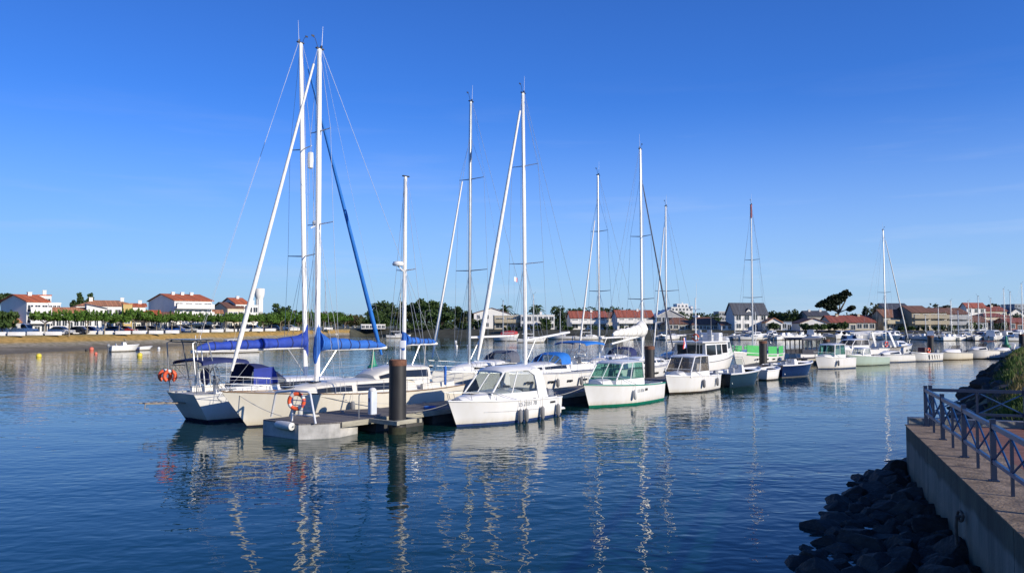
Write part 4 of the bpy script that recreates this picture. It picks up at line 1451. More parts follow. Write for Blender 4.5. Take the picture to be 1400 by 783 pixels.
def white_post(lab, u, n, hgt):
    t = thing('service_pedestal', lab, 'pedestal', DK(u, n, .60), PN1.rotation_euler.z)
    b = MB(); b.rbox((0, 0, hgt / 2), (.34, .26, hgt), .06); b.build('cabinet', mat('pedestal_paint', (.55, .60, .66), .4, var=.08), t)
    b = MB(); b.lathe([(.17, 0), (.16, .06), (.1, .12), (.01, .14)], (0, 0, hgt), 14); b.build('rounded_top', GEL, t)
    b = MB(); b.box((-.175, 0, hgt * .62), (.02, .12, .16)); b.build('socket_cover', mat('socket_blue', (.05, .12, .3), .4), t)
white_post('pale blue service pedestal on the pontoon beside the nearest piling', 3.05, 1.05, .98)
white_post('second pale service pedestal on the pontoon, behind the nearest motorboat stern', 13.6, 2.2, .95)
def boarding_rails():
    t = thing('ladder_rail', 'white tubular rail with ladder rungs on the pontoon head', 'ladder', DK(-.1, 1.2, .60), PN1.rotation_euler.z)
    W_ = mat('rail_white_paint', (.66, .67, .68), .4, var=.08)
    # world-oriented offsets from pixel measurements of the two hoops
    def hoop_(pts, nm):
        b = MB(); b.tube(pts, .045, 8); b.build(nm, W_, t)
    inv = Matrix.Rotation(-PN1.rotation_euler.z, 3, 'Z')
    def loc(px, py, z):
        return inv @ (G(px, py, z) - Vector(t.location))
    base = [loc(371, 569, .60), loc(399, 575, .60), loc(431.5, 579, .60), loc(424, 572, .6)]
    up = Vector((0, 0, 1))
    tl = base[0] + up * 1.02 + (base[1] - base[0]) * .22
    tr = base[2] + up * 1.20 + (base[1] - base[2]) * .25
    tm = base[1] + up * 1.18
    hoop_([base[0], base[0].lerp(tl, .93), tl.lerp(tr, .02), tm.lerp(tr, .0), tr.lerp(tm, .1), base[2].lerp(tr, .93), base[2]], 'outer_hoop')
    hoop_([base[1], tm], 'middle_post')
    back = [base[0] + (base[1] - base[2]) * .0 + inv @ Vector((.25, .75, 0)), base[1] + inv @ Vector((.22, .7, 0))]
    for k in range(5):
        f = .22 + .16 * k
        b = MB(); b.tube([base[1].lerp(tm, f), base[2].lerp(tr, f)], .02, 6); b.build('rung', W_, t)
    lb = thing('lifebuoy', 'round orange and white lifebuoy hung on the ladder rail of the pontoon head', 'lifebuoy', Vector(t.location) + (PN1.rotation_euler.to_matrix() @ (base[1].lerp(base[2], .22) + up * .80 + inv @ Vector((0, -.10, 0)))), 0)
    b = MB(); b.torus((0, 0, 0), .29, .075, 28, 10, 'Y'); b.build('ring', ORANGE, lb, smooth=60)
    for a in (20, 110, 200, 290):
        b = MB(); b.torus((0, 0, 0), .29, .079, 4, 10, 'Y', (a, a + 26)); b.build('white_band', FENDER, lb, smooth=60)
    p = thing('lamp_post', 'thin white pole with a small box standing beside the nearest piling', 'pole', DK(3.9, .25, .60))
    b = MB(); b.tube([(0, 0, 0), (0, 0, 3.0)], .03, 8); b.build('pole', W_, p)
    b = MB(); b.rbox((.1, 0, 2.95), (.26, .18, .32), .03); b.build('meter_box', W_, p)
    s = thing('guide_post', 'short thin post on the pontoon between the ladder rail and the pedestal', 'post', DK(1.7, .35, .60))
    b = MB(); b.tube([(0, 0, 0), (0, 0, .92), (.06, 0, .98)], .022, 8); b.build('tube', STEEL, s)
    f = thing('corner_fender', 'white roller fender on the left corner of the pontoon head', 'fender', DK(-.98, .9, .5), PN1.rotation_euler.z)
    b = MB(); b.lathe([(.03, -.5), (.15, -.46), (.17, -.3), (.17, .3), (.15, .46), (.03, .5)], (-.1, .55, .0), 14, 'Y'); b.build('roller', FENDER, f, smooth=60)
    b = MB(); b.tube([(-.1, -.02, 0), (-.1, 1.12, 0)], .03, 6); b.build('axle', STEEL, f)
boarding_rails()

# ------------------------------------------------------------------ motorboats
def pilothouse(root, z0, zs, zr, xf0, xf1, xa0, xa1, w0, w1, wf, wfr, glass=GLASS, split=(.42,), aft_open=False, roofm=GEL, oh=.10, camber=.07, back=True, sillm=GEL):
    """wheelhouse: moulded lower part, glazed band with pillars, cambered roof"""
    BF, BA = [Vector((xf0, s * wf, zs)) for s in (1, -1)], [Vector((xa0, s * w0, zs)) for s in (1, -1)]
    TF, TA = [Vector((xf1, s * wfr, zr)) for s in (1, -1)], [Vector((xa1, s * w1, zr)) for s in (1, -1)]
    b = MB()
    lo = [Vector((xf0 + .06, wf + .03, z0)), Vector((xf0 + .06, -wf - .03, z0)), Vector((xa0, -w0 - .03, z0)), Vector((xa0, w0 + .03, z0))]
    hi = [Vector((xf0 + .02, wf + .01, zs)), Vector((xf0 + .02, -wf - .01, zs)), Vector((xa0, -w0 - .01, zs)), Vector((xa0, w0 + .01, zs))]
    n = 6
    def ringpts(c4, inset):
        out = []
        for (a, bb) in ((0, 1), (1, 2), (2, 3), (3, 0)):
            for k in range(n):
                p = c4[a].lerp(c4[bb], k / n)
                if (a, bb) == (0, 1): p = p + Vector((.12 * math.sin(math.pi * k / n), 0, 0))
                out.append(p)
        return out
    b.loft([ringpts(lo, 0), ringpts(hi, 0)], True, False)
    b.build('wheelhouse', sillm, root, smooth=40)
    mid0, mid1 = (BF[0] + BF[1]) / 2 + Vector((.1, 0, 0)), (TF[0] + TF[1]) / 2 + Vector((.08, 0, 0))
    for s_, (a0, a1) in enumerate(((BF[0], TF[0]), (BF[1], TF[1]))):
        g = MB(); g.quadslab([a0, mid0, mid1, a1] if s_ else [mid0, a0, a1, mid1], .012); g.build('windscreen', glass, root, smooth=0)
    for k in (0, 1):
        xs = [0] + list(split) + [1]
        for i in range(len(xs) - 1):
            q = [BF[k].lerp(BA[k], xs[i] + .012), BF[k].lerp(BA[k], xs[i + 1] - .012), TF[k].lerp(TA[k], xs[i + 1] - .012), TF[k].lerp(TA[k], xs[i] + .012)]
            g = MB(); g.quadslab(q if k else q[::-1], .012); g.build('side_window', glass, root, smooth=0)
        for f in split:
            pl = MB(); pl.tube([BF[k].lerp(BA[k], f), TF[k].lerp(TA[k], f)], .03, 6); pl.build('pillar', roofm, root)
        for a, c in ((BF[k], TF[k]), (BA[k], TA[k])):
            pl = MB(); pl.tube([a, c], .045, 8); pl.build('pillar', roofm, root)
        pl = MB(); pl.tube([BF[k], BA[k]], .022, 6); pl.build('window_sill', roofm, root)
    pl = MB(); pl.tube([mid0, mid1], .028, 6); pl.build('pillar', roofm, root)
    if back:
        for s_ in (1, -1):
            pl = MB(); pl.quadslab([Vector((xa0, s_ * w0, zs)), Vector((xa0, s_ * w0 * .45, zs)), Vector((xa1, s_ * w1 * .45, zr)), Vector((xa1, s_ * w1, zr))], .02); pl.build('aft_window', glass, root, smooth=0)
    rf = MB()
    secs = []
    for i in range(11):
        f = i / 10
        x = xa1 - oh * 1.6 + (xf1 + oh * 1.2 - xa1 + oh * 1.6) * f
        w = w1 + (wfr - w1) * f + oh * .6
        e = .5 if i in (0, 10) else 1.0
        if i == 10: w *= .9
        drop = .06 * max(0, (f - .7) / .3) ** 2
        top = [(w, zr - .01 - drop), (w + .015, zr + .025 - drop), (w * .9, zr + .05 * e + camber * .35 * e - drop), (w * .5, zr + .05 * e + camber * .85 * e - drop), (0, zr + .05 * e + camber * e - drop)]
        ring = [Vector((x, y, z)) for y, z in top] + [Vector((x, -y, z)) for y, z in top[-2::-1]]
        secs.append(ring)
    rf.loft(secs, True, True)
    rf.build('wheelhouse_roof', roofm, root, smooth=50)
def bow_rail(h, root, t0=.5, hgt=.5, base=.0):
    b = MB()
    L_ = [];
    for t in (t0, t0 + (1 - t0) * .35, t0 + (1 - t0) * .7, .985):
        L_.append((Vector((h.tx(t), max(.05, h.half(t) - .08), h.sheer(t))), hgt * (.0 if t == t0 else 1)))
    left = [p + Vector((.12 if q else 0, 0, q)) for p, q in L_]
    tip = Vector((h.tx(1) + .22, 0, h.sheer(1) + hgt * 1.03))
    path = left + [tip] + [Vector((p.x, -p.y, p.z)) for p in left[::-1]]
    b.tube(path, .014, 6)
    for p, q in L_[1:]:
        for s_ in (1, -1):
            b.tube([Vector((p.x, s_ * p.y, p.z - .02)), Vector((p.x + .12, s_ * p.y, p.z + q))], .012, 5)
    b.build('bow_rail', STEEL, root)
def reg_text(h, root, txt, t, size, z, m, side=-1):
    """registration lettering laid on the topsides"""
    cu = bpy.data.curves.new('registration', 'FONT')
    cu.body = txt; cu.size = size; cu.extrude = .003; cu.align_x = 'CENTER'; cu.align_y = 'CENTER'
    cu.materials.append(m)
    tmp = bpy.data.objects.new('lettering_source', cu)
    me = bpy.data.meshes.new_from_object(tmp)
    bpy.data.objects.remove(tmp); bpy.data.curves.remove(cu)
    o = bpy.data.objects.new('registration_lettering', me)
    COL.objects.link(o); o.parent = root
    x = h.tx(t)
    p0, p1 = Vector((h.tx(t) - .4, side * h.half(t - .4 / h.L), 0)), Vector((h.tx(t) + .4, side * h.half(t + .4 / h.L), 0))
    v = (z + .35) / (h.sheer(t) + .35)
    s0, s1 = h.pt(t, max(0, v - .08), side), h.pt(t, min(1, v + .08), side)
    upv = (s1 - s0).normalized()
    d = (p1 - p0).normalized() * (1 if side < 0 else -1)
    nrm = d.cross(upv).normalized()
    upv = nrm.cross(d)
    o.matrix_local = Matrix(((d.x, upv.x, nrm.x, 0), (d.y, upv.y, nrm.y, 0), (d.z, upv.z, nrm.z, 0), (0, 0, 0, 1)))
    o.location = (s0 + s1) / 2 + nrm * .012
    return o
def seat(root, x, y, z, m=None):
    b = MB(); b.rbox((x, y, z + .28), (.42, .44, .56), .06); b.rbox((x - .2, y, z + .72), (.1, .44, .5), .04); b.build('helm_seat', m or mat('seat_vinyl', (.5, .5, .48), .5), root)
def cockpit(h, root, x0, x1, zf, m=DECKM):
    """open cockpit: inner liner sides with coaming caps between x0 (aft) and x1"""
    b = MB()
    for sd in (1, -1):
        secs = []
        for i in range(7):
            x = x0 + (x1 - x0) * i / 6
            w, z = h.at(x)
            secs.append([Vector((x, sd * (w - .03), z - .04)), Vector((x, sd * (w - .03), z + .03)), Vector((x, sd * (w - .20), z + .03)), Vector((x, sd * (w - .22), zf))])
        b.loft(secs, True, True)
    w, z = h.at(x0)
    b.box((x0 + .06, 0, (z + zf) / 2 + .02), (.16, w * 2 - .1, z - zf + .06))
    b.build('cockpit_liner', m, root, smooth=30)
    f = MB()
    secs = []
    for i in range(7):
        x = x0 + (x1 - x0) * i / 6
        w, _z = h.at(x)
        secs.append([Vector((x, w - .1, zf)), Vector((x, -w + .1, zf))])
    f.loft(secs, False)
    f.build('cockpit_floor', m, root)
def weekender():
    """nearest motorboat"""
    r, L = boat('cabin_motorboat', 'nearest white cabin motorboat with a rounded roof and long side windows', DK(5.0, -1.5), DK(11.95, -1.5), 'motorboat')
    h = Hull(L, 2.5, 1.17, .92, tf=.86, rake=.75, srake=-.05, sagz=-.02, tm=.35, pw=2.5, round_=.5, chine=True)
    h.mesh('hull', hull_mat('weekender_hull', (.78, .77, .74), (.03, .06, .20), (.02, .03, .08), .10, -.05), r)
    h.deck(GEL, r, x0=-1.2, camber=.10)
    cockpit(h, r, -L / 2 + .45, -1.15, .35)
    h.rubrail(GEL, r, .035, -.03)
    b = MB()
    for sd in (-1, 1):
        b.tube([h.pt(t, .64, sd) + Vector((0, sd * .004, 0)) for t in (.30, .4, .5, .6, .7, .78)], .012, 5)
    b.build('spray_rail', GREYP, r)
    cud = [(-.6, 1.02, .85, 1.0, 1.38), (1.2, .98, .80, 1.05, 1.36), (2.1, .7, .5, 1.1, 1.30), (2.9, .35, .2, 1.15, 1.2)]
    cabin_loft(cud, GEL, r, 'foredeck_cabin', .07)
    b = MB(); b.rbox((1.95, 0, 1.40), (.55, .55, .06), .08); b.build('deck_hatch', DARKW, r)
    pilothouse(r, .9, 1.30, 2.28, 1.55, .55, -1.55, -1.5, 1.08, .92, .80, .72, split=(.42,), oh=.14, camber=.17, back=False)
    # moulded arch sweeping from the roof down to the cockpit side
    for sd in (1, -1):
        b = MB()
        y0 = sd * 1.06
        poly = [(-1.2, 2.34), (-1.55, 2.36), (-1.86, 2.2), (-2.02, 1.7), (-2.2, 1.0), (-1.5, .98), (-1.42, 1.3), (-1.36, 1.75), (-1.28, 2.05), (-.9, 2.24)]
        n = len(poly)
        inn = lambda z: .96 + (1.10 - .96) * min(1, max(0, (2.36 - z) / 1.2))
        vs = [(x, sd * (inn(z) - .03), z) for x, z in poly] + [(x, sd * (inn(z) + .05), z) for x, z in poly]
        b.add(vs, [tuple(range(n)), tuple(range(2 * n - 1, n - 1, -1))] + [(i, n + i, n + (i + 1) % n, (i + 1) % n) for i in range(n)])
        b.build('roof_arch', GEL, r, smooth=30)
    b = MB(); b.box((-.95, .45, 1.0), (.5, .7, .9)); b.build('helm_console', GREYP, r)
    b = MB(); b.torus((-.3, -.42, 1.45), .17, .014, 16, 6, 'X'); b.torus((-.3, -.42, 1.45), .05, .03, 10, 6, 'X'); b.tube([(-.3, -.25, 1.45), (-.3, -.59, 1.45)], .012, 5); b.build('steering_wheel', BLACKP, r)
    seat(r, -.9, -.45, .55, GREYP)
    bow_rail(h, r, .52, .34)
    b = MB(); b.tube([(-2.2, 1.13, 1.0), (-2.5, 1.14, 1.28), (-3.0, 1.1, 1.0)], .014, 6); b.build('grab_rail', STEEL, r)
    b = MB(); b.rbox((-L / 2 - .25, 0, .32), (.6, 1.9, .1), .15); b.build('swim_platform', GEL, r)
    outboard(r, -L / 2 - .35, 0, .55, 1.1, GREYP)
    reg_text(h, r, 'LS ZEB1 70', .42, .27, .80, mat('lettering_grey', (.28, .30, .32), .5), 1)
    b = MB(); b.box((-2.55, h.half(.11) * .995, .72), (.42, .05, .09)); b.build('side_vent', BLACKP, r)
    for k, (x, lab) in enumerate(((.12, 'foremost'), (-.28, 'second'), (-1.5, 'third'), (-2.9, 'aftermost'))):
        w = h.at(x)[0]
        fender_thing(r, x, w + .10, .62, lab + ' grey sausage fender along the side of the nearest motorboat', FENDERD, .62, .10)
    return r
B1 = weekender()
def cabin_boat(name, label, bow, stern, B, fb, fs, hm, ph, cud, railt=.5, glass=GLASS, motor=True, fend=(), stripe=None, cat='motorboat', roofm=GEL, text=None, cockz=.35, ckx=None, rake=.7, group=None, split=(.5,), wash=0):
    r, L = boat(name, label, bow, stern, cat, group)
    h = Hull(L, B, fb, fs, tf=.86, rake=rake, srake=-.03, sagz=.0, tm=.36, pw=2.4, round_=.5, chine=True)
    h.mesh('hull', hm, r)
    k = L / 6.5
    xd = ph['xa0'] * k if ph else -.2 * k
    h.deck(GEL, r, x0=xd - .15, camber=.08)
    cockpit(h, r, -L / 2 + .35, xd - .05, cockz)
    h.rubrail(stripe or GEL, r, .035, -.02)
    if cud:
        cabin_loft([(x * k, a, b_, z0, z1) for x, a, b_, z0, z1 in cud], GEL, r, 'foredeck_cabin', .06)
    if ph:
        pilothouse(r, ph['z0'], ph['zs'], ph['zr'], ph['xf0'] * k, ph['xf1'] * k, ph['xa0'] * k, ph['xa1'] * k, ph['w0'], ph['w1'], ph['wf'], ph['wfr'], glass, split, roofm=roofm)
        seat(r, (ph['xa0'] + .5) * k, -.4, ph['zs'] - .75)
        b = MB(); b.tube([((ph['xa1'] + .3) * k, .2, ph['zr'] + .1), ((ph['xa1'] + .1) * k, .2, ph['zr'] + 1.5)], [.012, .005], 5); b.build('aerial', MASTW, r)
    if railt: bow_rail(h, r, railt, .42)
    if motor: outboard(r, -L / 2 - .12, 0, .55, .95)
    if text: reg_text(h, r, text, .45, .24, fs * .74, MATS['lettering_grey'], 1)
    for x, lab, m, sd in fend:
        w = h.at(x)[0]
        fender_thing(r, x, sd * (w + .1), fs * .85, lab, m, .55, .10)
    return r, h
HWM = lambda nm, boot, z=.09, top=(.76, .75, .72): hull_mat(nm, top, boot, tuple(c * .5 for c in boot), z, -.04)
B2, H2 = cabin_boat('pilothouse_boat', 'white pilothouse boat with a green waterline and green tinted glass', DK(15.1, -1.75), DK(22.05, -1.75), 2.6, 1.25, 1.0,
    HWM('hull_white_green', (.01, .20, .13), .10), dict(z0=1.0, zs=1.38, zr=2.27, xf0=1.5, xf1=.75, xa0=-1.1, xa1=-1.05, w0=1.0, w1=.92, wf=.86, wfr=.80),
    [(-.5, 1.0, .85, 1.05, 1.42), (1.3, .85, .7, 1.1, 1.42), (2.2, .5, .35, 1.2, 1.34)], glass=GREENG, text='LS 826', stripe=mat('green_trim', (.02, .25, .17), .5),
    fend=((.4, 'pale fender hanging amidships on the green-waterlined pilothouse boat', FENDER, 1),))
b = MB(); b.box((-.9, H2.at(-.9)[0] * .995, .78), (.22, .05, .12)); b.build('side_vent', BLACKP, B2)
B3, H3 = cabin_boat('pilothouse_boat', 'white pilothouse boat with wide dark windows moored just beyond the second piling', DK(24.9, -1.4), DK(30.9, -1.4), 2.4, 1.2, 1.0,
    HWM('hull_white_dark', (.05, .04, .03)), dict(z0=1.0, zs=1.32, zr=2.28, xf0=1.4, xf1=.6, xa0=-1.3, xa1=-1.3, w0=1.0, w1=.92, wf=.9, wfr=.82),
    [(-.3, .95, .8, 1.0, 1.36), (1.2, .85, .65, 1.1, 1.36), (2.0, .5, .3, 1.15, 1.28)], glass=glass_mat('smoked_glass', (.82, .80, .78), .8), split=(.45,),
    fend=((.15, 'dark fender slung at an angle on the boat beyond the second piling', FENDERD, 1), (-1.9, 'dark fender near the stern of the boat beyond the second piling', FENDERD, 1)))
def open_boat(label, bow, stern, B, fb, fs, hm, cons=True, name='open_motorboat', mot=1.0, extra=None, group=None, cz=.25):
    r, L = boat(name, label, bow, stern, 'motorboat', group)
    h = Hull(L, B, fb, fs, tf=.84, rake=.8, srake=-.02, sagz=.03, tm=.38, pw=2.6, round_=.45, chine=True)
    h.mesh('hull', hm, r)
    xc = h.tx(.72)
    h.deck(GEL, r, x0=xc)
    cockpit(h, r, -L / 2 + .3, xc + .05, cz, GEL)
    h.rubrail(GEL, r, .06, .0, 'gunwale')
    if cons:
        b = MB()
        b.loft([[Vector((x0, sy * w, z)) for x0, sy, w in ((.3, 1, .38), (.3, -1, .38), (-.35, -1, .42), (-.35, 1, .42))] if z < .9 else [Vector((x0, sy * w, z)) for x0, sy, w in ((.05, 1, .33), (.05, -1, .33), (-.35, -1, .38), (-.35, 1, .38))] for z in (cz, .85, 1.4)], True, True)
        b.build('console', GEL, r, smooth=20)
        b = MB(); b.quadslab([(.08, .32, 1.4), (.08, -.32, 1.4), (-.12, -.3, 1.85), (-.12, .3, 1.85)], .012); b.build('windscreen', GLASS, r, smooth=0)
        b = MB(); b.tube([(.3, .36, 1.35), (-.1, .34, 1.95), (-.1, -.34, 1.95), (.3, -.36, 1.35)], .016, 6); b.build('console_rail', STEEL, r)
        b = MB(); b.box((.28, 0, .9), (.06, .42, .7), ry=-.28); b.build('console_door', NAVY, r)
        b = MB(); b.torus((-.42, .05, 1.3), .18, .014, 16, 6, 'X'); b.build('steering_wheel', BLACKP, r)
        seat(r, -1.1, 0, cz)
    if mot: outboard(r, -L / 2 - .12, 0, .6, mot, GREYP)
    if extra: extra(r, h, L)
    return r
open_boat('open boat with a dark teal hull and white gunwale beside the flybridge cruiser', DK(39.9, -1.5), DK(32.3, -1.5), 2.4, 1.05, .92, hull_mat('hull_dark_teal', (.008, .02, .026), (.01, .02, .03), (.01, .02, .03), .05, 0, .15))
open_boat('small white dinghy with an outboard in front of the third piling', DK(43.6, -1.6), DK(40.5, -1.3), 1.7, .95, .75, HWM('hull_white_dark', (.05, .04, .03)), False, 'dinghy', .8)
open_boat('open motorboat with a glossy navy hull, white gunwale and centre console', (25.9, 69.0, 0), (21.3, 65.4, 0), 2.3, 1.15, .98, hull_mat('hull_navy', (.006, .016, .06), (.15, .15, .15), (.01, .02, .05), .06, 0, .12))
B7, H7 = cabin_boat('pilothouse_boat', 'white pilothouse boat with a slanted dark strap on its bow, right of the navy boat', (28.9, 76.2, 0), (33.3, 79.4, 0), 2.3, 1.25, 1.0,
    HWM('hull_white_blueline', (.04, .07, .16)), dict(z0=1.0, zs=1.35, zr=2.3, xf0=1.0, xf1=.75, xa0=-1.0, xa1=-1.0, w0=.98, w1=.9, wf=.88, wfr=.8),
    [(-.3, .9, .8, 1.0, 1.38), (1.0, .8, .65, 1.1, 1.38), (2.0, .45, .3, 1.2, 1.3)], glass=GREENG,
    fend=((.6, 'dark fender tied at the bow of the pilothouse boat right of the navy boat', FENDERD, 1),))
B8, H8 = cabin_boat('small_cabin_boat', 'low boat with a pale green hull and a tiny white cuddy', (34.2, 81.6, 0), (39.6, 85.6, 0), 2.2, 1.2, .85,
    hull_mat('hull_pale_green', (.42, .52, .44), (.05, .06, .05), (.05, .03, .03), .05, -.02), dict(z0=.95, zs=1.15, zr=1.75, xf0=1.3, xf1=1.0, xa0=.1, xa1=.15, w0=.75, w1=.68, wf=.6, wfr=.55),
    [(.0, .8, .7, .9, 1.16), (1.4, .65, .5, 1.0, 1.16), (2.2, .3, .2, 1.05, 1.1)], railt=.6, glass=GLASS, split=(.5,))
def sport_boat(label, bow, stern, B, fb, fs, hm, canopy=None, arch=False, ports=True, mot=True, name='sports_motorboat'):
    r, L = boat(name, label, bow, stern, 'motorboat', 'small motorboats along the far pontoon')
    h = Hull(L, B, fb, fs, tf=.84, rake=.9, srake=-.02, sagz=.0, tm=.36, pw=2.6, round_=.45, chine=True)
    h.mesh('hull', hm, r)
    h.deck(GEL, r, x0=-.3 * L / 5.5)
    cockpit(h, r, -L / 2 + .3, -.25 * L / 5.5, .3)
    h.rubrail(GREYP, r, .03, -.03)
    k = L / 5.5
    st = [(-.4 * k, .9, .72, fs, fs + .45), (.7 * k, .75, .55, fs, fs + .42), (1.6 * k, .4, .2, fb - .05, fb + .08)]
    cabin_loft(st, GEL, r, 'cuddy', .06)
    if ports: side_strip(st, -.2 * k, .9 * k, .3, .85, DARKW, r, taper=.4)
    for sd in (1, -1):
        b = MB(); b.quadslab([(.55 * k, sd * .05, fs + .45), (-.25 * k, sd * .72, fs + .45), (-.6 * k, sd * .68, fs + .88), (.15 * k, sd * .05, fs + .88)][::sd], .012); b.build('windscreen', glass_mat('smoked_glass', (.82, .80, .78), .8), r, smooth=0)
    if canopy:
        bimini(r, -2.2 * k, -.2 * k, .95, fs + 1.1, canopy, fs - .05, .12)
    if arch:
        for sd in (1, -1):
            b = MB(); b.loft([[Vector((x + q, sd * y, z)) for q in (0, .28)] + [Vector((x + q, sd * (y - .07), z)) for q in (.28, 0)] for x, y, z in ((-1.2 * k, 1.0, fs - .05), (-1.8 * k, .92, fs + .9), (-1.9 * k, .5, fs + 1.02), (-1.9 * k, 0, fs + 1.05))], True, True); b.build('radar_arch', GEL, r)
    seat(r, -.9 * k, .4, .3); seat(r, -.9 * k, -.4, .3)
    if mot: outboard(r, -L / 2 - .1, 0, .5, .9)
    return r
sport_boat('white sports boat with black cabin windows in front of the cruiser with the red lifebuoy', A(1194, 495, 88.3).xy.to_3d(), A(1244, 494, 92.0).xy.to_3d(), 2.2, .95, .8, HWM('hull_white_blueline', (.04, .07, .16)))
def work_extra(r, h, L):
    for i in range(5):
        b = MB()
        x = .3 - .5 * i
        w, z = h.at(x)
        b.quadslab([(x, w * .93, .25), (x + .12, w * .93, .25), (x + .3, w + .004, z * .85), (x + .18, w + .004, z * .85)][::-1], .02)
        b.build('black_stripe', BLACKP, r)
    b = MB(); b.rbox((.4, .2, 1.2), (.9, .9, .75), .1); b.build('gear_box', mat('dark_red_box', (.10, .03, .025), .6), r)
    t = thing('lifebuoy', 'orange lifebuoy on the gear box of the black-striped workboat', 'lifebuoy', LW(r, (.2, .72, 1.25)), r.rotation_euler.z)
    b = MB(); b.torus((0, 0, 0), .24, .07, 20, 8, 'Y'); b.build('ring', ORANGE, t, smooth=60)
    for a in (0, 180):
        b = MB(); b.torus((0, 0, 0), .24, .074, 4, 8, 'Y', (a, a + 30)); b.build('white_band', FENDER, t)
open_boat('white workboat with black slashes along its side and a dark red gear box', A(1246, 493.5, 90.8).xy.to_3d(), A(1280, 492.6, 93.5).xy.to_3d(), 2.0, 1.05, .85, HWM('hull_white_blueline', (.04, .07, .16)), False, 'workboat', 1.2, work_extra)
sport_boat('cream sports boat right of the reddish piling, low dark windscreen', A(1283, 491, 94.6).xy.to_3d(), A(1321, 490, 97.2).xy.to_3d(), 2.1, 1.0, .8, HWM('hull_cream_small', (.10, .07, .04), .07, (.70, .66, .56)), ports=False)
sport_boat('white motorboat under a brown folding sun canopy', A(1321, 489.8, 97.6).xy.to_3d(), A(1358, 489, 99.2).xy.to_3d(), 2.2, 1.15, 1.0, HWM('hull_white_dark', (.05, .04, .03)), canopy=mat('brown_canvas', (.12, .05, .04), .8), ports=True)
sport_boat('white motorboat with a grey arch right of the brown canopy', A(1357, 488, 100.4).xy.to_3d(), A(1384, 487.5, 102.4).xy.to_3d(), 2.1, 1.0, .8, HWM('hull_white_dark', (.05, .04, .03)), arch=True, ports=False)
sport_boat('small white motorboat last in the row beside the bank', A(1384, 487, 103).xy.to_3d(), A(1412, 486.5, 105).xy.to_3d(), 2.1, 1.0, .8, HWM('hull_white_blueline', (.04, .07, .16)))
